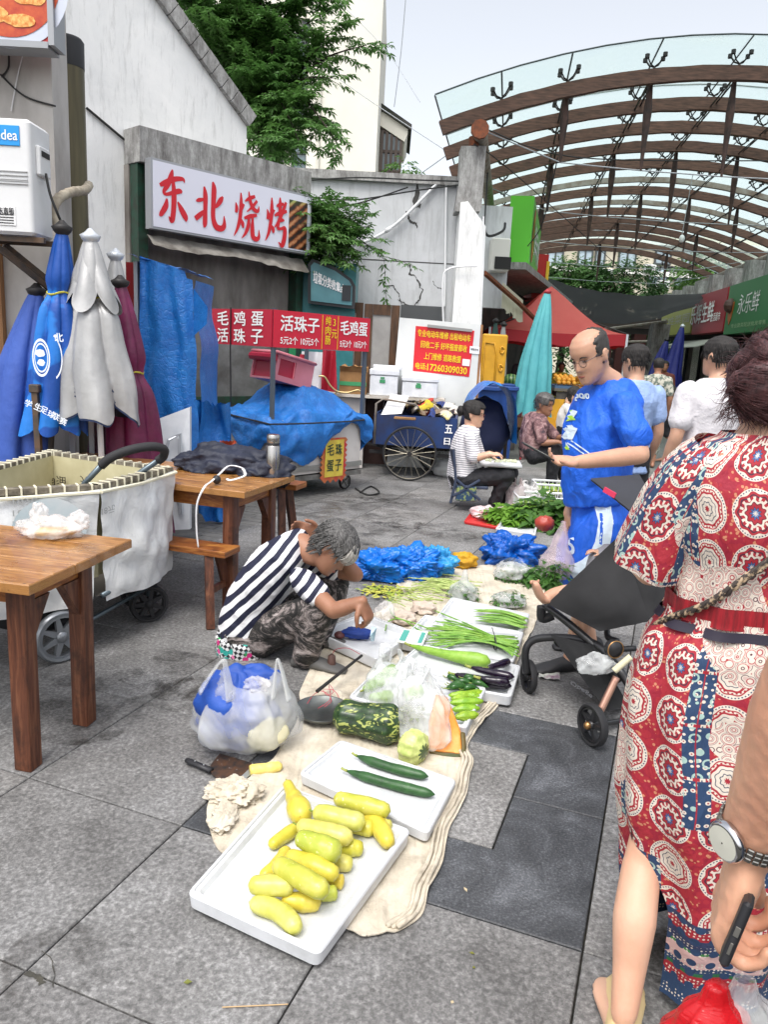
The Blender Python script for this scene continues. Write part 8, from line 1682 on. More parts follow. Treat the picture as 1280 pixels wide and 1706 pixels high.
m=MB();torso(m,[(D(404,1108,3.66),.14,.10),(D(408,1085,3.68),.165,.125),(D(411,1052,3.68),.17,.13)],(.12,1,0),.016);part('floral_hem',remesh(m,.009,2,wrinkle(.008,(12,12,4))),FLOR,vd,smooth=True)
m=MB();c_=D(410,1125,3.7);m.bevbox((c_.x,3.7,.07),(.24,.26,.14),.02);solo('low_stool',m,M('stool_dark','#2f2b2a',.7),'low dark stool hidden under the squatting vendor','stool')
# ---- man in blue ----
t=NT('jersey_blue');v=t.co('Object');t.set(t.p.inputs['Base Color'],t.ramp(t.noise(v,3,3),[(.3,(.006,.10,.62)),(.7,(.010,.13,.70))]));t.P(Roughness=.62);t.bump(t.noise(t.co('Object',(1,1,.6),(0,.5,0)),9,5,.6,1.),.7,.03);JB=t.m
Jm=dict(hem=.0,spine=[(D(1000,832,3.70),.155,.150),(D(997,805,3.70),.150,.148),(D(996,770,3.70),.150,.145),(D(1000,715,3.70),.17,.135),(D(1016,660,3.70),.16,.10),(D(1020,632,3.70),.065,.06)],lat=(.40,-.92,0),head=D(984,592,3.64),hf=V((-.70,-.52,-.42)),hu=V((-.35,-.1,.94)),arms=[[D(1040,676,3.52),D(1068,758,3.42),D(962,770,3.32),V((-1,-.05,.02)),V((0,-.35,1)),-1],[D(998,668,3.86),D(985,775,3.92),D(948,856,3.80),V((-.1,0,-1)),V((.9,0,0)),1]],legs=[[D(1012,862,3.62),D(985,985,3.56),D(950,1100,3.60),V((-.9,-.25,0))],[D(990,862,3.80),D(960,975,3.80),D(985,1075,3.90),V((-.9,-.1,0))]])
def mh(T,R,c):hair(T,R,c,hairm('hair_short',(.018,.015,.014),(.05,.045,.04),.6),mbald,1.04,.006,0,.02,5)
mn,Rm,hcm=person('balding man in glasses with a blue jersey and blue shorts looking at his phone',Jm,G(960,1100),SK,.0075,mh,JB,None,.62,1.,M('shoe_black',(.02,.02,.022),.6),facek=dict(down=True,glasses=M('glasses_frame',(.04,.03,.025),.35,.4)),wr=.013,armr=1.12,legr=1.05,hs=1.04,hc=(.5,.8),hsz=1.05,fold=(8,8,5))
m=MB();torso(m,[(D(1002,900,3.70),.165,.145),(D(1002,850,3.70),.150,.135),(D(1000,800,3.70),.13,.12)],(.40,-.92,0),.0)
for s_,kx in((3.60,985),(3.80,965)):limb(m,[D(kx+15,880,s_),D(kx+3,915,s_),D(kx-3,948,s_)],[.112,.115,.118])
part('shorts',remesh(m,.0085,2,wrinkle(.014,(8,8,2.5))),JB,mn,smooth=True)
def drape(o,src_pts,mat,lift=.006,name='print',rad=.0,thick=None):
 """project flat artwork on to the garment surface: each polygon vertex is dropped along dirn on to the mesh"""
 m=MB();bvh=o[1]
 for poly in src_pts:
  vs=[]
  for p,d in poly:
   h_=bvh.ray_cast(p,d)
   if h_[0]is None:vs=None;break
   vs.append(h_[0]+h_[1]*lift if h_[1].dot(d)<0 else h_[0]-h_[1]*lift)
  if vs:m.add(vs,[tuple(range(len(vs)))])
 return m
from mathutils.bvhtree import BVHTree
def surf(par,nm):
 o=[c for c in par.children if c.name.split('.')[0]==nm][0];me=o.data;of=org(o);return BVHTree.FromPolygons([V(v.co)+of for v in me.vertices],[tuple(p.vertices)for p in me.polygons])
def wrap(bvh,m_in,dirn,lift=.004,maxseg=.02):
 """drop a flat mesh on to a surface along dirn"""
 b=bmesh.new();me=m_in.mesh('w');b.from_mesh(me);bmesh.ops.triangulate(b,faces=b.faces)
 for _ in range(3):
  e=[x for x in b.edges if x.calc_length()>maxseg]
  if e:bmesh.ops.subdivide_edges(b,edges=e,cuts=1);bmesh.ops.triangulate(b,faces=b.faces)
 o=MB();keep=[]
 for v_ in b.verts:
  h_=bvh.ray_cast(v_.co,dirn)
  if h_[0]is None:keep.append(False);o.v.append(tuple(v_.co));continue
  n_=h_[1]if h_[1].dot(dirn)<0 else-h_[1];keep.append(True);o.v.append(tuple(h_[0]+n_*lift))
 b.verts.index_update()
 for f in b.faces:
  ix=[v_.index for v_ in f.verts]
  if all(keep[i]for i in ix):o.f.append(tuple(ix));o.mi.append(0)
 b.free();bpy.data.meshes.remove(me);return o
bs_=surf(mn,'shirt');bsh=surf(mn,'shorts');dn=V((.30,.95,0)).normalized();XR=V((.95,-.30,0)).normalized()
def flat(px,py,dd=3.0):return D(px,py,dd)
def strip(m,pts,w,dd=3.05):
 P_=[D(a,b,dd)for a,b in pts];
 for a,b in zip(P_,P_[1:]):
  d=(b-a).normalized();s=d.cross(V((0,1,0))).normalized()*w;m.add([a-s-d*w*.5,b-s+d*w*.5,b+s+d*w*.5,a+s-d*w*.5],[(0,1,2,3)])
VD=V((0,1,0));PW=M('print_cool_white','#d7e6f2',.6);PLM=M('print_lime',(.45,.75,.05),.6)
def vd_(px,py):return ray(px,py).normalized()
def wrapc(bvh,m,lift=.004,ms=.02):
 """drop artwork on to cloth from straight in front of it"""
 return wrap(bvh,m,VD,lift,ms)
m=MB();a_,b_=D(958,673,3.1),D(992,668,3.1);sc_f=1.
a_=D(960,675,3.52);b_=D(993,672,3.52);a_.y=b_.y=3.0;text(m,'Kumpoo',a_,(b_-a_).normalized(),ZU,(b_-a_).length,.048,V((0,-1,0)),.03);part('lettering',wrapc(bs_,m),PW,mn)
def arts(bvh,segs,w,mat,dref,nm='jersey_print'):
 m=MB()
 for s in segs:
  P_=[D(a,b,dref)for a,b in s]
  for p in P_:p.y=2.9
  for a,b in zip(P_,P_[1:]):d=(b-a).normalized();q=V((d.z,0,-d.x))*w;m.add([a-q-d*w*.4,b-q+d*w*.4,b+q+d*w*.4,a+q-d*w*.4],[(0,1,2,3)])
 return part(nm,wrapc(bvh,m),mat,mn)
arts(bs_,[[(972,690),(966,703),(958,700),(952,712),(944,728),(955,735)],[(960,722),(968,718),(962,735),(952,740),(957,752)],[(943,742),(950,745)]],.011,PW,3.52)
arts(bs_,[[(969,688),(963,696)],[(959,738),(952,744),(957,755)],[(962,706),(970,702)],[(943,750),(940,757)]],.010,PLM,3.52)
arts(bs_,[[(950,722),(958,730),(950,740)],[(958,715),(965,725)],[(960,745),(978,758)],[(964,740),(985,756)]],.003,PW,3.52)
arts(bsh,[[(1010,832),(1011,870),(1003,905),(992,930),(975,945),(958,956)]],.034,PW,3.5,'white_stripe');arts(bsh,[[(1006,860),(1001,895),(1000,915)]],.006,JB,3.49,'blue_stripe');arts(bsh,[[(938,940),(950,952),(962,955)]],.014,PW,3.5,'white_stripe')
m=MB();a_=D(940,926,3.52);a_.y=3.0;text(m,'55',a_,V((1,0,0)),ZU,.055,.08,V((0,-1,0)),.03);part('lettering',wrapc(bsh,m),PW,mn)
ph=thing('phone','dark smartphone in the hand of the man in blue','phone',D(905,760,3.28));m=MB();pd_=V((-.88,-.05,.42)).normalized();m.bevbox(D(897,752,3.30),(.155,.008,.074),.006,ax=(pd_,V((.42,0,.88)).normalized(),V((0,-1,0))));part('phone_body',m,BLK,ph);m=MB();m.box(D(897,752,3.30)+V((.42,0,.88)).normalized()*.0046,(.14,.001,.065),ax=(pd_,V((.42,0,.88)).normalized(),V((0,-1,0))));part('screen',m,M('screen_dim','#7f8f86',.1),ph)
m=MB();R_=[];bt,bb_=D(940,868,3.55),D(924,968,3.5)
for i in range(27):
 f=i/26;q=lerp([(0,.12),(.35,.45),(.7,1),(.92,.8),(1,.2)],f);c_=bt.lerp(bb_,f);R_.append([c_+V((.085*q*(1+.12*N((cos(a*pi/24)*2,sin(a*pi/24)*2,f*3),1)+.05*sin(a*pi/24*13)*(1-f))*cos(a*pi/24),.07*q*sin(a*pi/24),0))for a in range(48)])
m.rings(R_,caps=True);solo('carried_bag',m,clear('pinkish_film2',(1,.93,.95),.62,.15,.9,16,'#f1dfe6',var=.15),'pinkish clear plastic bag of greens hanging from the hand of the man in blue','bag',smooth=True)
m=MB();crown(m,D(924,948,3.5),(.05,.04,.05),40,5,.06,.035,77);solo('bagged_greens',m,GRL,'dark greens in the bottom of the bag the man carries','greens',kind='stuff')
m=MB();m.ell(D(908,872,3.9),(.05,.04,.04),su=20,sv=12,fn=lambda d:1+.3*N(d,3));solo('red_bag',m,M('film_red',(.42,.06,.04),.35,bs=.5,ns=20),'small red plastic bag behind the carried bag','bag',smooth=True)
# ---- seated woman with the tray ----
t=NT('thin_stripes');v=t.co('Object');x_,y_,z_=t.xyz(v);w_=t.math('FRACT',t.math('MULTIPLY',t.math('ADD',z_,t.math('MULTIPLY',t.noise(v,3,2),.03)),44.));t.set(t.p.inputs['Base Color'],t.mix(t.math('GREATER_THAN',w_,.74),'#e4e2e4','#6b6a7a'));t.P(Roughness=.8);TST=t.m
BKP=M('black_trousers',(.012,.012,.015),.8,c2=(.025,.025,.03),ns=3,bs=.7,bscale=10,bd=.03);a0=7.6
Js=dict(spine=[(D(772,812,a0),.15,.115),(D(770,790,a0),.165,.125),(D(772,760,a0),.16,.115),(D(778,730,a0),.175,.105),(D(784,716,a0),.13,.075),(D(786,710,a0),.055,.05)],lat=(.25,-.97,0),head=D(790,690,a0),hf=V((.93,-.35,-.12)),arms=[[D(784,729,a0-.17),D(790,764,a0-.22),D(818,757,a0-.30),V((.9,.3,.05)),V((0,.3,-1)),1],[D(790,727,a0+.17),D(800,762,a0+.2),D(816,755,a0+.05),V((.9,-.3,0)),V((0,.2,-1)),-1]],legs=[[D(780,800,a0-.1),D(846,790,a0-.12),D(824,838,a0-.05),V((1,-.2,0))],[D(780,798,a0+.1),D(852,788,a0+.1),D(842,832,a0+.2),V((1,-.1,0))]])
def sh_(T,R,c):
 hair(T,R,c,HBLK,mfull(.055,-.07),1.05,.018,seed=2);m=MB();m.ell(c+R@V((0,-.13,.01)),(.05,.045,.05),su=14,sv=10,fn=lambda d:1+.2*N(d,3));part('bun',m,HBLK,T,smooth=True)
sw,Rs,hcs=person('seated woman in a thin striped white top with a tray on her lap',Js,G(775,840),SKP,.010,sh_,TST,BKP,.92,1.,M('shoe_cream','#c9bfae',.7),facek=dict(glasses=M('glasses_red',(.2,.05,.03),.4)),wr=.010,hs=1.05)
m=MB();c_=D(834,772,a0-.05);m.bevbox(c_,(.42,.30,.045),.02,rz=-.1);solo('lap_tray',m,TFOAM,'white foam tray of shelled beans on the lap of the seated woman','tray',angle=40)
m=MB();rng=random.Random(6)
for k in range(90):m.ell(c_+V((rng.uniform(-.16,.16),rng.uniform(-.1,.1),.026+.012*rng.random())),(.013,.008,.006),R=Matrix.Rotation(rng.random()*3,3,'Z'),su=6,sv=4)
solo('shelled_beans',m,M('pale_beans','#cdd2b0',.5,rnd=.1),'pale shelled beans scattered on the lap tray','beans',kind='stuff')
ch=thing('folding_chair','dark blue folding camp chair with a printed side bag under the seated woman','chair',G(765,840));CHM=M('chair_blue_grey',(.035,.05,.09),.5)
cA,cB=D(752,745,a0-.22),D(752,745,a0+.18);hx=.36
for yy in(a0-.22,a0+.18):
 m=MB();m.tube([D(756,748,yy),D(760,800,yy),D(751,838,yy)],.014,6);m.tube([D(762,800,yy),D(800,833,yy)],.014,6);m.tube([D(800,800,yy),D(752,828,yy)],.014,6);part('leg',m,CHM,ch)
m=MB();m.grid(lambda u,w:D(754+5*w,748+30*w,a0-.22+.4*u)+V((-.03*sin(pi*u),0,0)),8,5);part('backrest',m,CHM,ch,smooth=True);m=MB();q=D(782,806,a0);m.bevbox((q.x,a0,q.z),(.34,.42,.03),.01);part('seat',m,CHM,ch)
m=MB();q0=D(777,822,a0-.2);m.bevbox(q0,(.20,.05,.15),.01);part('side_bag',m,M('palm_print','#22405e',.7,c2='#8a9a5c',ns=16,lo=.5,hi=.6),ch)
# ---- old vendor woman ----
t=NT('mauve_blotch');v=t.co('Object');t.set(t.p.inputs['Base Color'],t.ramp(t.noise(v,7,6,.7,1.5),[(.35,(.03,.02,.03)),(.48,'#7c5a5c'),(.6,'#b3918f'),(.75,'#cdb3ac')]));t.P(Roughness=.8);MAU=t.m;a0=8.9
Jo=dict(spine=[(D(888,762,a0),.16,.12),(D(888,745,a0),.17,.13),(D(888,725,a0),.165,.12),(D(893,702,a0),.175,.11),(D(899,693,a0),.12,.075),(D(901,689,a0),.06,.05)],lat=(.35,-.94,0),head=D(908,674,a0-.02),hf=V((.80,-.60,-.15)),arms=[[D(895,703,a0-.18),D(905,738,a0-.25),D(930,736,a0-.3),V((.95,.1,-.1)),V((0,.3,-1)),1],[D(905,703,a0+.18),D(928,730,a0+.15),D(945,728,a0),V((.9,-.3,0)),V((0,0,-1)),-1]],legs=[[D(890,760,a0-.1),D(925,748,a0-.2),D(918,808,a0-.1),V((1,-.4,0))],[D(895,758,a0+.1),D(938,750,a0+.05),D(940,800,a0+.1),V((1,-.2,0))]])
person('old woman vendor in a blotchy mauve blouse sitting by the teal umbrella',Jo,G(900,800),SKT,.011,lambda T,R,c:hair(T,R,c,hairm('hair_salt',(.03,.028,.027),(.12,.11,.105)),mfull(.05,-.05),1.08,.016,200,.05,4,.3),MAU,BKP,.85,.95,M('shoe_black',(.02,.02,.022),.6),facek=dict(down=True),wr=.010,hs=1.08)
# ---- others ----
LBL=M('shirt_light_blue','#9fb7e0',.7,c2='#8ea8d6',ns=3,bs=.7,bscale=9,bd=.03);WTS=M('shirt_white','#dcd9dc',.75,c2='#cdc9cc',ns=3,bs=.7,bscale=8,bd=.03)
pp=D(1058,640,5.3);standing('man in a pale blue shirt walking away behind the man in blue',pp.x,5.3,1.66,(-.25,1,0),SK,LBL,BKP,vox=.011,slv=.6,hf=V((-.5,.85,-.1)),armr=1.05)
pp=D(1196,640,4.7);standing('man in a white T-shirt with his back turned, behind the auburn haired woman',pp.x,4.7,1.72,(-.1,1,0),SK,WTS,BKP,vox=.011,slv=.65,hf=V((-.45,.9,0)),armr=1.1)
a0=10.6;Jc=dict(spine=[(D(944,722,a0),.13,.1),(D(943,708,a0),.13,.1),(D(944,692,a0),.14,.095),(D(948,678,a0),.09,.06),(D(950,674,a0),.05,.045)],lat=(.3,-.95,0),head=D(957,661,a0),hf=V((.85,-.2,-.5)),arms=[[D(949,683,a0-.13),D(955,702,a0-.2),D(968,700,a0-.25),V((1,0,0)),V((0,0,-1)),1]],legs=[[D(945,718,a0),D(966,716,a0-.1),D(965,750,a0),V((1,0,0))]])
person('young girl in white bending over a stall beyond the old woman',Jc,G(950,755),SKP,.012,lambda T,R,c:hair(T,R,c,HBLK,mfull(.05,-.1),1.,.022,80,.06,6),M('shirt_cream','#d6d2cc',.8),BKP,.8,1.)
pp=D(1093,650,11.5);standing('woman in a grey patterned dress standing far down the lane',pp.x,11.5,1.62,(.3,1,0),SKT,M('leaf_print','#5f6a60',.8,c2='#b9b6a8',ns=20,lo=.45,hi=.55),M('leaf_print','#5f6a60'),vox=.016,slv=.7,pl=.8)
pp=D(937,600,17);standing('small figure in a lime yellow top under the red tent',pp.x,17,1.45,(0,-1,0),SKT,M('shirt_lime','#b9c24a',.8),BKP,vox=.02)
pp=D(1012,640,15.5);standing('shopper in a dark top at the fruit stall',pp.x,15.5,1.6,(-1,.2,0),SKT,M('shirt_charcoal','#3c3e44',.8),BKP,vox=.02)
pp=D(872,620,15.5);standing('stallholder in black standing under the tent behind the teal umbrella',pp.x,15.5,1.65,(.2,-1,0),SKT,M('shirt_black',(.02,.02,.025),.8),BKP,vox=.02)
pp=D(1105,640,16.5);standing('far shopper in a red brown shirt beside the navy umbrellas',pp.x,16.5,1.6,(-.3,-1,0),SKT,M('shirt_rust','#6d3a30',.8),BKP,vox=.02)
a0=12.2;Jq=dict(spine=[(D(1128,712,a0),.15,.12),(D(1128,700,a0),.16,.13),(D(1127,685,a0),.16,.12),(D(1124,670,a0),.1,.07),(D(1122,666,a0),.05,.05)],lat=(.5,-.85,0),head=D(1116,655,a0),hf=V((-.8,-.5,-.4)),arms=[[D(1122,676,a0-.15),D(1112,692,a0-.2),D(1098,698,a0-.25),V((-1,0,0)),V((0,0,-1)),1]],legs=[[D(1128,710,a0),D(1104,700,a0-.1),D(1112,728,a0),V((-1,0,0))]])
person('crouching figure in dark brown clothes reaching over greens on the lane',Jq,G(1120,735),SKT,.014,lambda T,R,c:hair(T,R,c,HBLK,mfull(),1.05,.016),M('shirt_dark_brown','#33231f',.8),BKP,.9,.9)
# === pushchair ===
sr_=thing('pushchair','black pushchair with a copper leg and mesh basket in front of the man in blue','pushchair',G(960,1200))
BF=M('pram_black',(.012,.012,.013),.75,c2=(.02,.02,.022),ns=5,bs=.2,bscale=30);BP=M('pram_frame',(.02,.02,.022),.35);COP=M('copper_tube','#c79a86',.3,.8)
def tb_(pts,r,mat,name='frame_tube',n=6,**k):m=MB();m.tube(catmull([D(*p)for p in pts],n),r,10,**k);return part(name,m,mat,sr_,smooth=True)
rw=G(984,1240);fw=G(879,1152);wheel(sr_,rw+ZU*.088,.088,V((.93,.37,0)),.035,TYR,BP,5);wheel(sr_,fw+ZU*.078,.078,V((.97,.2,0)),.03,TYR,BP,5)
m=MB();m.ell(rw+ZU*.088-V((.93,.37,0))*.024,(.017,.017,.017),su=12,sv=8);part('hub_cap',m,M('gold_cap','#b58a5a',.3,.9),sr_,smooth=True)
wheel(sr_,rw+V((.44,.17,.088)),.088,V((.93,.37,0)),.035,TYR,BP,5);wheel(sr_,fw+V((.40,.16,.078)),.078,V((.97,.2,0)),.03,TYR,BP,5)
tb_([(878,1122,3.30),(876,1085,3.30),(890,1066,3.30),(925,1062,3.26),(968,1066,3.18),(1000,1078,3.10),(1030,1112,3.0),(1048,1140,2.95)],.018,BP)
tb_([(908,1008,3.28),(950,1040,3.2),(1000,1085,3.1),(1035,1135,3.0)],.017,BP);tb_([(1028,1128,2.95),(1000,1186,2.9)],.016,COP,'copper_leg');tb_([(1000,1186,2.9),(988,1208,2.88)],.017,BP)
tb_([(930,1060,3.3),(935,1075,3.3),(1010,1082,3.3),(1060,1080,3.3)],.014,BP);tb_([(1012,1045,3.2),(1014,1062,3.15),(1030,1068,3.1)],.014,BP);tb_([(992,1208,2.9),(1040,1200,3.05)],.012,BP)
tb_([(903,1010,3.3),(904,1030,3.3),(922,1025,3.3)],.022,BF,'footrest')
c_=D(1024,1081,2.98);m=MB();Rw=frame(V((1,.3,0)),V((.2,-1,.1)));m.lathe([(.001,.012),(.036,.012),(.038,0),(.036,-.02)],c_,24,Rw);j_=part('joint_cap',m,BP,sr_,smooth=True);m=MB();m.lathe([(.034,.0125),(.038,.0135),(.038,.010)],c_,28,Rw);part('gold_ring',m,MATS['gold_cap'],j_,smooth=True)
tb_([(1024,1118,2.9),(1040,1104,2.9),(1052,1094,2.9)],.014,M('cream_plastic','#d9d2b0',.4),'cream_clip')
def quadsheet(name,P4,mat,nu=14,nv=14,bul=.0,bn=V((0,-1,0)),par=None,th=.006,amp=.004):
 A_,B_,C_,E_=[V(p)for p in P4];m=MB();f=lambda u,w:A_.lerp(B_,u).lerp(E_.lerp(C_,u),w)+bn*(bul*sin(pi*u)*sin(pi*w)+amp*N((u*5,w*5,1)))
 m.grid(f,nu,nv);m.grid(lambda u,w:f(u,w)-bn*th,nu,nv);return part(name,m,mat,par or sr_,smooth=True)
quadsheet('seat_side',[D(912,1006,3.2),D(1000,1052,3.05),D(1084,1035,3.0),D(1034,892,3.1)],BF,bul=.05);quadsheet('seat_side',[D(1034,892,3.1),D(1084,1035,3.0),D(1110,990,3.05),D(1085,880,3.15)],BF,bul=.03)
quadsheet('seat_back',[D(930,1000,3.45),D(1010,1045,3.4),D(1090,1030,3.4),D(1050,900,3.45)],BF)
quadsheet('hood',[D(984,797,3.15),D(1052,852,3.0),D(1100,850,3.1),D(1066,790,3.3)],M('hood_grey','#35363c',.7,c2='#2b2c31',ns=4),bul=.01,bn=ZU)
m=MB();m.bar(D(1007,815,3.06),D(1026,826,3.02),.006,.022);part('pink_tag',m,M('tag_pink','#d23a5c',.5),sr_)
msh=clear('basket_mesh',(.3,.3,.3),.12,.8,.3,200,'#17181a',var=.04)
bp_=[D(918,1058,3.22),D(1010,1183,2.93),D(1050,1178,2.98),D(990,1075,3.1)];quadsheet('mesh_basket',bp_,msh,bul=.03);quadsheet('mesh_basket',[D(918,1058,3.22),D(930,1062,3.5),D(1060,1180,3.35),D(1010,1183,2.93)],BF)
m=MB();X_=(D(1010,1172,2.93)-D(950,1098,3.14)).normalized();X_=(D(990,1130,2.9)-D(955,1105,3.0)).normalized();text(m,'Obege',D(952,1128,2.985),X_,X_.cross(V((0,1,0)))*-1,.12,.04,V((0,-1,0)),.02,lift=.02);part('lettering',m,M('mesh_print','#55565a',.7),sr_)
m=pbag(D(992,1108,2.97),(.075,.03,.05),44);solo('clear_film',m,CB1,'clear plastic film tucked on the pushchair basket','film',smooth=True)
a0=3.2;Jb=dict(spine=[(D(1000,1000,a0),.09,.08),(D(1010,970,a0),.09,.08),(D(1020,935,a0),.10,.075),(D(1024,918,a0),.05,.04),(D(1026,912,a0),.035,.03)],lat=(.3,-.95,0),head=D(1052,905,a0+.1),hf=V((-.9,-.1,.1)),arms=[[D(1018,925,a0+.08),D(1005,930,a0+.12),D(1004,919,a0+.02),V((-.9,-.1,.1)),V((0,0,-1)),1]],legs=[])
cd_,_,_=person('small child sitting low in the pushchair with one bare foot stuck out',Jb,D(1000,1010,a0),SK,.006,None,cloth('child_romper','#8b8a90',.8),None,.6,1.,facek=None,hs=.62,hsz=.52,armr=.5,wr=.004)
m=MB();k_=D(955,985,3.2);limb(m,[D(995,985,3.2),k_,D(925,990,3.22),D(908,998,3.22)],[.040,.034,.030,.024]);m.tube(catmull([D(915,1000,3.22),D(903,996,3.2),D(896,982,3.19),D(892,970,3.18)],4),[.024,.025,.025,.024,.024,.025,.026,.026,.026,.025,.023,.02,.015],12,flat=.7)
for k in range(5):m.ell(D(886+3*k,970-1.5*(k>3),3.175+.012*k),(.0085-.0006*k,.009,.011),su=10,sv=8)
limb(m,[D(990,1000,3.25),D(975,1030,3.2),D(972,1052,3.2)],[.035,.03,.022]);part('bare_leg',remesh(m,.005,2),SK,cd_,smooth=True)
m=MB();q=G(898,1132);m.grid(lambda u,w:q+V((.10*u+.02*w,-.02*u+.10*w,.012+.01*N((u*4,w*4,0)))),10,10);solo('paper_wrapper',m,M('wrapper','#c9d2c4',.5,c2='#8d6a80',ns=20),'crumpled printed wrapper on the paving under the pushchair','wrapper',smooth=True)
# === woman in the patterned dress ===
t=NT('medallion_print');uv=t.co('UV');u_,w_,_z=t.xyz(uv);mth=t.math
def cell(su,sv,ou=0,ov=0):
 a=mth('ADD',mth('MULTIPLY',u_,su),ou);b=mth('ADD',mth('MULTIPLY',w_,sv),ov);fa=mth('SUBTRACT',mth('FRACT',a),.5);fb=mth('SUBTRACT',mth('FRACT',b),.5);ia,ib=mth('FLOOR',a),mth('FLOOR',b)
 h_=mth('FRACT',mth('ABSOLUTE',mth('MULTIPLY',mth('SINE',mth('ADD',mth('MULTIPLY',ia,12.9),mth('MULTIPLY',ib,78.2))),437.5)));return fa,fb,mth('SQRT',mth('ADD',mth('MULTIPLY',fa,fa),mth('MULTIPLY',fb,fb))),mth('ARCTAN2',fb,fa),h_
RD,CR,NV,DR_=(.36,.018,.032),(.70,.62,.53),(.02,.05,.12),(.10,.008,.02)
fa,fb,d,an,h1=cell(9.4,8.4);wob=mth('MULTIPLY',mth('COSINE',mth('MULTIPLY',an,9.)),.022);dd=mth('ADD',d,wob)
m1=t.ramp(dd,[(0,CR),(.035,(.04,.12,.30)),(.085,DR_),(.10,RD),(.17,DR_),(.19,CR),(.235,RD),(.30,(.06,.02,.04)),(.325,RD),(.375,CR)],True)
pet=mth('GREATER_THAN',mth('SINE',mth('MULTIPLY',an,16.)),.2);m1=t.mix(mth('MULTIPLY',pet,mth('LESS_THAN',mth('ABSOLUTE',mth('SUBTRACT',d,.27)),.035)),m1,CR)
m2=t.ramp(mth('ADD',d,mth('MULTIPLY',mth('COSINE',mth('MULTIPLY',an,8.)),.012)),[(0,RD),(.05,CR),(.11,(.05,.06,.10)),(.13,CR),(.20,(.05,.06,.10)),(.215,CR),(.27,RD),(.31,CR),(.345,RD),(.37,CR)],True)
m2=t.mix(mth('MULTIPLY',mth('GREATER_THAN',mth('SINE',mth('MULTIPLY',an,28.)),0.),mth('LESS_THAN',mth('ABSOLUTE',mth('SUBTRACT',d,.33)),.014)),m2,RD)
med=t.mix(mth('GREATER_THAN',h1,.5),m1,m2)
rim=mth('MULTIPLY',mth('LESS_THAN',mth('ABSOLUTE',mth('SUBTRACT',d,.415)),.012),mth('GREATER_THAN',mth('SINE',mth('MULTIPLY',an,44.)),.0));med=t.mix(rim,med,(.06,.09,.14))
sq_v=t.vor(uv,95);grd=t.mix(mth('LESS_THAN',sq_v,.33),RD,(.55,.22,.12));grd=t.mix(mth('GREATER_THAN',t.vor(uv,60),.62),grd,(.30,.01,.03))
base=t.mix(mth('LESS_THAN',d,.445),grd,med)
nvp=t.mix(mth('LESS_THAN',t.vor(uv,75,rnd=.5),.34),NV,CR);nvp=t.mix(mth('LESS_THAN',t.vor(uv,75,rnd=.5),.14),nvp,RD);nvp=t.mix(mth('LESS_THAN',mth('ABSOLUTE',mth('SUBTRACT',t.vor(uv,38,rnd=.6),.33)),.07),nvp,(.35,.50,.45))
fa2,fb2,d2,an2,h2_=cell(9.4,8.4,.5,.5);strip_=mth('MULTIPLY',mth('MULTIPLY',mth('LESS_THAN',mth('ABSOLUTE',fa2),.22),mth('LESS_THAN',mth('ABSOLUTE',fb2),.47)),mth('GREATER_THAN',h2_,.42));strip_=mth('MULTIPLY',strip_,mth('GREATER_THAN',mth('ABSOLUTE',fa2),.012));base=t.mix(strip_,base,nvp)
pz=t.vor(uv,42);pz2=t.ramp(mth('FRACT',mth('MULTIPLY',pz,3.2)),[(0,CR),(.45,CR),(.5,RD),(.62,(.62,.45,.40)),(.8,CR),(.9,(.10,.03,.05))],True);pmask=t.ramp(t.noise(uv,4.3,1,.3),[(.60,0.),(.605,1.)],True);base=t.mix(pmask,base,pz2)
ox,oy,oz=t.xyz(t.co('Object'));bz=mth('MULTIPLY',oz,1.5);bands=t.ramp(bz,[(0,NV),(.16,(.35,.015,.03)),(.21,(.02,.14,.05)),(.225,NV),(.25,(.65,.42,.40)),(.315,(.05,.22,.06)),(.325,(.03,.04,.10)),(.38,RD),(.42,(.03,.035,.08))],True)
dots=mth('LESS_THAN',t.vor(uv,110,rnd=.3),.3);bands=t.mix(mth('MULTIPLY',dots,mth('GREATER_THAN',mth('SINE',mth('MULTIPLY',bz,80)),-.2)),bands,CR);bands=t.mix(mth('LESS_THAN',t.vor(uv,28,rnd=.2),.32),bands,NV)
c=t.mix(mth('LESS_THAN',bz,.445),base,bands);t.set(t.p.inputs['Base Color'],c);t.P(Roughness=.7);t.bump(t.noise(t.co('Object',(1,1,.45)),11,6,.6,.7),.55,.03);DRS=t.m
a0=1.70;lt_=V((1,.16,0)).normalized();fd=V((-lt_.y,lt_.x,0))
wo=thing('person','auburn haired woman seen from behind in a red and cream medallion patterned dress','person',(.82,a0,0));BX=.86
def DP(z,o=0):return V((BX+o,a0,z))
spn=[(.05,.89,.185,.16),(.30,.885,.205,.20),(.55,.87,.232,.195),(.78,.855,.230,.16),(.90,.85,.21,.145),(1.0,.855,.165,.12),(1.09,.855,.165,.115),(1.20,.855,.19,.125),(1.28,.855,.205,.115),(1.345,.85,.195,.09),(1.385,.85,.145,.068),(1.405,.85,.10,.058)]
m=MB();torso(m,[(V((x,a0,z)),hw-.02,hd-.015)for z,x,hw,hd in[(.78,.86,.19,.13)]+spn[4:]],lt_);nk=V((.845,a0,1.39));hcw=V((.870,a0+.04,1.525));Rw_=frame(V((-.12,1,-.12)),V((0,.1,1)));head(m,Rw_,hcw,1.03)
limb(m,[hcw+V((0,-.03,-.05)),hcw+V((0,-.03,-.10)),nk],[.055,.054,.068]);limb(m,[V((.80,a0,1.35)),V((.70,a0-.01,1.318))],[.046,.034]);limb(m,[V((.87,a0,1.35)),V((1.0,a0-.0,1.325))],[.05,.042])
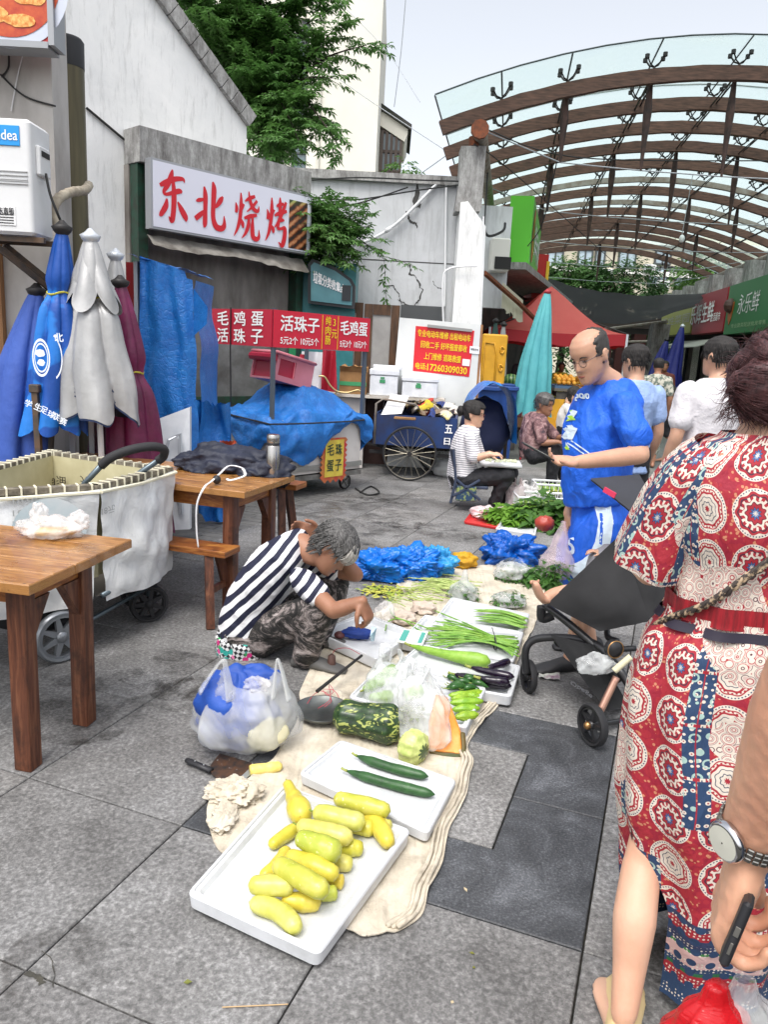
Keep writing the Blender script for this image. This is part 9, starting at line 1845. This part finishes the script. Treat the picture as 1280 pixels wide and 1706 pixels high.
shl,ell_,wrl=V((.672,a0-.01,1.315)),V((.655,a0+.07,1.06)),V((.70,a0+.36,1.03));limb(m,[shl,shl.lerp(ell_,.5),ell_],[.040,.048,.040]);limb(m,[ell_,ell_.lerp(wrl,.4),wrl],[.040,.038,.027]);hand(m,wrl,V((.2,1,0)),V((0,0,-1)),1,.8,-1)
shr,elr,wrr_=V((1.03,a0+.03,1.315)),V((1.08,a0+.12,1.07)),V((1.0,a0+.38,1.02));limb(m,[shr,shr.lerp(elr,.5),elr],[.052,.048,.040]);limb(m,[elr,wrr_],[.040,.027]);hand(m,wrr_,V((-.2,1,0)),V((0,0,-1)),1,.8,1)
ankl=G(1040,1690,.09);knl_=D(1070,1440,ankl.y+.17);limb(m,[V((.77,a0,.82)),V((.76,a0,.65)),knl_],[.068,.060,.044]);limb(m,[knl_,knl_.lerp(ankl,.35)+V((-.008,-.016,0)),knl_.lerp(ankl,.7),ankl],[.046,.051,.039,.030]);foot(m,ankl,V((.1,1,0)),1)
an_r=V((.93,a0+.1,.09));limb(m,[V((.95,a0,.82)),V((.94,a0,.5)),an_r],[.09,.057,.035]);foot(m,an_r,V((.1,1,0)),1);part('body',remesh(m,.008,3),SKP,wo,smooth=True)
for a_ in(ankl,an_r):
 m=MB();foot(m,a_-V((0,.01,0)),V((.35 if a_ is ankl else .1,1,0)),1.17);m=remesh(m,.006,2);m.v=[(p[0],p[1],min(p[2],.075))for p in m.v];part('shoe',m,M('sandal_cream','#d9c08e',.6),wo,smooth=True)
def dring(z,x,hw,hd,n,g=0,a_0=0.,a_1=2*pi,fold=0,sd=0):
 o=[]
 for j in range(n+1):
  a=a_0+(a_1-a_0)*j/n;k=1+fold*sin(a*9+z*3+sd)+fold*.8*N((cos(a)*2,sin(a)*2,z*3+sd),1.3);o.append(V((x,a0,z))+lt_*(hw+g)*k*math.copysign(abs(cos(a))**.9,cos(a))+fd*(hd+g)*k*math.copysign(abs(sin(a))**.9,sin(a)))
 return o
def dress(zs,fold,a0f=lambda z:(0,2*pi),g=.006,n=120,sd=0):
 tab=[(z,x,hw,hd)for z,x,hw,hd in spn];R=[dring(z,*lerp(tab,z),n,g,*a0f(z),fold(z),sd)for z in zs];m=MB();m.rings(R,closed=False,uv=lambda i,j:((a0f(zs[i])[0]+(a0f(zs[i])[1]-a0f(zs[i])[0])*j/n)*.185,zs[i]));return m
m=dress([1.41-.011*k for k in range(37)],lambda z:.012+.03*sm(1.12-z,0,.1));part('bodice',m,DRS,wo,smooth=True)
sl_=lambda z:(pi-.0-(.06+1.9*sm(.62-z,0,.45))*.0+pi*0+.0,3*pi-.0)
def slit(z):k=sm(.47-z,0,.22);return(pi+.12+k*.44,3*pi+.12-k*.05)
m=dress([1.0-.012*k for k in range(81)],lambda z:.018+.03*sm(1-z,0,.3),slit,.010,140,2);part('skirt',m,DRS,wo,smooth=True)
SSH=M('waist_red',(.40,.010,.02),.6,c2=(.15,.006,.01),ns=30,stretch=(3,3,.3),bs=.8,bscale=40);m=dress([1.035-.008*k for k in range(7)],lambda z:.02,g=.012);part('waistband',m,SSH,wo,smooth=True)
m=dress([.985-.007*k for k in range(4)],lambda z:.03,g=.016);part('waist_trim',m,M('trim_black',(.02,.015,.03),.7),wo,smooth=True)
for s,(sh,el)in((1,(shl,ell_)),(-1,(shr,elr))):
 m=MB();R=[];ax_=(el-sh).normalized();l_=V((0,-1,0));l_=(l_-ax_*l_.dot(ax_)).normalized();k_=ax_.cross(l_);nn=48
 for i in range(26):
  f=i/25;c0=sh+V((s*.055,0,.022))*(1-f)**3+ax_*(.29*f-.05);q=lerp([(0,.050),(.10,.066),(.2,.073),(.5,.082),(1,.098)],f);R.append([c0+(l_*cos(2*pi*j/nn)*1.12+k_*sin(2*pi*j/nn))*q*(1+.05*N((cos(2*pi*j/nn)*2,sin(2*pi*j/nn)*2,f*3),1)+.06*f*sin(10*pi*j/nn*1.2))for j in range(nn+1)])
 m.rings(R,closed=False,uv=lambda i,j:(j/48*.55+.3,.27*i/25+.4*(s>0)));part('sleeve',m,DRS,wo,smooth=True)
m=MB();hf_=lambda d:1+.10*N(d,3,1)+.06*N(d,9,2)
m.ell(hcw+V((-.0,-.02,.008)),(.108,.122,.112),su=60,sv=40,fn=hf_);m.ell(hcw+V((-.02,-.07,-.015)),(.112,.075,.075),su=50,sv=30,fn=hf_);m.ell(hcw+V((.03,-.12,-.015)),(.06,.05,.055),su=40,sv=24,fn=hf_)
rng=random.Random(12)
def strand(p,d,L,cu,r=.0012,n=9,grav=.25):
 pts=[p];q=V(p);d=V(d);ph=rng.random()*6
 for i in range(n):d=(d+V((cu*sin(i*1.1+ph),cu*cos(i*.9+ph)*.5,cu*sin(i*1.4+ph*2)-grav*.3))).normalized();q=q+d*L/n;pts.append(V(q))
 m.tube(pts,[r*(1-.75*i/n)for i in range(n+1)],3,caps=False)
for k in range(2600):
 d=V((rng.gauss(0,1),rng.gauss(-.3,1),rng.gauss(0,1))).normalized();c0=hcw+(V((0,-.02,.008))if k%3 else V((-.02,-.07,-.015)));e=(.108,.122,.112)if k%3 else(.112,.075,.075);p=c0+V((d.x*e[0],d.y*e[1],d.z*e[2]));bn_=hcw+V((.03,-.15,-.02))-p;tg=(bn_-d*bn_.dot(d)).normalized();strand(p+d*.001,tg+d*.02,rng.uniform(.03,.07),.07,.0012,6,.05)
for k in range(520):
 a=rng.uniform(-1.25,1.1);p=hcw+V((sin(a)*.115-.02,-.05-.045*cos(a),rng.uniform(-.085,.0)));strand(p,V((sin(a)*1.0-.25,-.3,-.35)),rng.uniform(.03,.075),.6,.0009,10)
for k in range(60):d=V((rng.gauss(0,1),rng.gauss(-.3,.6),abs(rng.gauss(0,1)))).normalized();strand(hcw+V((d.x*.106,d.y*.12,.01+d.z*.11)),d*.4+V((-.6,0,.1)),.04,.3,.0005,7)
part('hair',m,HRED,wo,smooth=True)
m=MB();m.tube([hcw+V((.0,-.19,-.015)),hcw+V((.018,-.196,-.020)),hcw+V((.034,-.19,-.024))],.0035,6);part('hair_clip',m,M('clip_silver','#b9c4e0',.2,.8),wo,smooth=True)
m=MB();m.tube(catmull([V((.84+.075*cos(k*pi/10),a0+.0-.075*sin(k*pi/10),1.40-.02*sin(k*pi/10)))for k in range(11)],3),.0016,4);part('necklace',m,M('gold_chain','#b98c54',.3,.9),wo)
m=MB();PS_=[V((1.06,a0-.05,1.375)),V((1.0,a0-.118,1.33)),V((.90,a0-.145,1.235)),V((.80,a0-.14,1.13)),V((.72,a0-.11,1.04)),V((.665,a0-.03,.97)),V((.66,a0+.06,.90))];cs_=catmull(PS_,24)
for o_ in range(3):m.tube([p+V((.0055*cos(i*.55+o_*2.09),-.003,.0055*sin(i*.55+o_*2.09)))for i,p in enumerate(cs_)],.0052,6)
part('braided_strap',m,M('strap_braid','#b9a184',.7,c2='#3c3430',ns=70,lo=.42,hi=.5),wo,smooth=True)
# === near arm with a watch, phone and red bag ===
na=thing('person','near person mostly out of frame, bare forearm with a steel watch holding a phone','person',(.72,.46,0))
W_=D(1248,1410,.70);E_=D(1398,1070,.62);S_=V((.56,.42,1.42));hd_=(D(1175,1600,.71)-W_).normalized()
m=MB();limb(m,[E_,E_.lerp(W_,.35),E_.lerp(W_,.75),W_],[.046,.047,.036,.0295],24);limb(m,[S_,S_.lerp(E_,.5),E_],[.058,.052,.046],20);hand(m,W_,hd_,V((.86,-.42,-.12)),1.12,.95,-1,.02,.5,(1.15,1.05,1.0,1.0));hnd=remesh(m,.0030,5,lambda p,n:p+n*.0009*N(p,90,1));part('arm',hnd,skinm('skin_near','#dba88a','#cf9377',.45),na,smooth=True)
U_=lambda x,y,z:V((.72+x,.46+y,z));m=MB();torso(m,[(U_(0,0,.85),.16,.12),(U_(0,0,1.1),.15,.12),(U_(0,0,1.35),.18,.12),(U_(0,0,1.44),.10,.07),(U_(0,0,1.48),.05,.05)],(1,0,0));head(m,frame(V((0,1,0))),U_(0,.03,1.62));limb(m,[U_(0,0,1.55),U_(0,0,1.45)],[.052,.06])
for s in(-.09,.09):limb(m,[U_(s,0,.85),U_(s,0,.45),U_(s,0,.08)],[.09,.06,.035]);foot(m,U_(s,0,.08),(0,1,0))
part('body',remesh(m,.012,2),SK,na,smooth=True);m=MB();torso(m,[(U_(0,0,.78),.18,.14),(U_(0,0,1.1),.17,.135),(U_(0,0,1.36),.195,.13),(U_(0,0,1.45),.11,.08)],(1,0,0));limb(m,[S_,S_.lerp(E_,.35)],[.07,.07]);part('shirt',remesh(m,.012,3,wrinkle(.008)),M('shirt_slate','#55606d',.8),na,smooth=True)
m=MB()
for s in(-.09,.09):limb(m,[U_(s,0,.84),U_(s,0,.45),U_(s,0,.12)],[.11,.085,.075])
part('trousers',remesh(m,.012,2,wrinkle(.008)),BKP,na,smooth=True);hair(na,frame(V((0,1,0))),U_(0,.03,1.62),HBLK,mfull(),1.02,.014)
wt=thing('wristwatch','steel wristwatch with a woven metal band on the near wrist','watch',W_);wc_=E_.lerp(W_,.91);wax=(W_-E_).normalized();l1_=V((-.9,-.4,0));l1_=(l1_-wax*l1_.dot(wax)).normalized();l2_=wax.cross(l1_);STL=M('watch_steel','#8f8d88',.3,.9)
for k in range(30):
 a=2*pi*k/30
 if abs(a if a<pi else a-2*pi)<.55:continue
 for q in(-1,0,1):
  r_=l1_*cos(a)+l2_*sin(a);m=MB();m.bevbox(wc_+r_*.0352+wax*(.0062*q)+wax*.0,(.0066,.0058,.003),.0012,ax=(r_.cross(wax),wax,r_),rnd=2);part('band_link',m,STL,wt,smooth=False)
m=MB();Rr=frame(wax,l1_);m.lathe([(.017,-.003),(.0205,.0),(.0215,.004),(.020,.008),(.0175,.0095)],wc_+l1_*.034,36,Rr,caps=True);part('case',m,M('watch_bright','#c9c9cc',.15,1.),wt,smooth=True);m=MB();m.lathe([(.0172,.0096),(.001,.0102)],wc_+l1_*.034,30,Rr);part('dial',m,M('dial_white','#d3d2c4',.15),wt)
pn_=thing('phone','black phone gripped in the near hand above the red bag','phone',D(1225,1560,.70));p0_,p1_=D(1203,1615,.63),D(1250,1503,.64);pa=(p1_-p0_).normalized();pb_=V((.52,.84,-.15));pb_=(pb_-pa*pb_.dot(pa)).normalized();pcn=pa.cross(pb_);pcc=(p0_+p1_)/2+pb_*.036
m=MB();m.bevbox(pcc,(.010,.072,(p1_-p0_).length*.95),.0045,ax=(pcn,pb_,pa));part('phone_body',m,BLK,pn_,smooth=False,angle=40);m=MB();m.bevbox(pcc-pb_*.0365+pa*.004,(.005,.001,.010),.001,ax=(pcn,pb_,pa));m.bevbox(pcc-pb_*.0365-pa*.014,(.003,.001,.012),.001,ax=(pcn,pb_,pa));part('side_button',m,STL,pn_)
m=MB();R=[];tp,bt=D(1196,1640,.70),D(1172,1850,.72)
for i in range(30):
 f=i/29;q=lerp([(0,.16),(.08,.22),(.25,.55),(.5,.9),(.8,1),(1,.3)],f);c_=tp.lerp(bt,f);R.append([c_+V((.07*q*(1+.12*N((cos(a*pi/30)*2,sin(a*pi/30)*2,f*2))+.07*sin(a*pi/30*12)*(1-f))*cos(a*pi/30),.05*q*sin(a*pi/30),0))for a in range(60)])
m.rings(R,caps=True);solo('red_plastic_bag',m,clear('red_film',(1,.1,.1),.25,.2,.9,14,'#d8232b',var=.2),'red and clear plastic bag hanging from the near hand','bag',smooth=True)
m=MB();R2=[[p+V((.035,.01,0))for p in r_]for r_ in R[:12]];m.rings(R2);solo('film_bag',m,CB1,'clear film bag handle beside the red bag','bag',smooth=True)
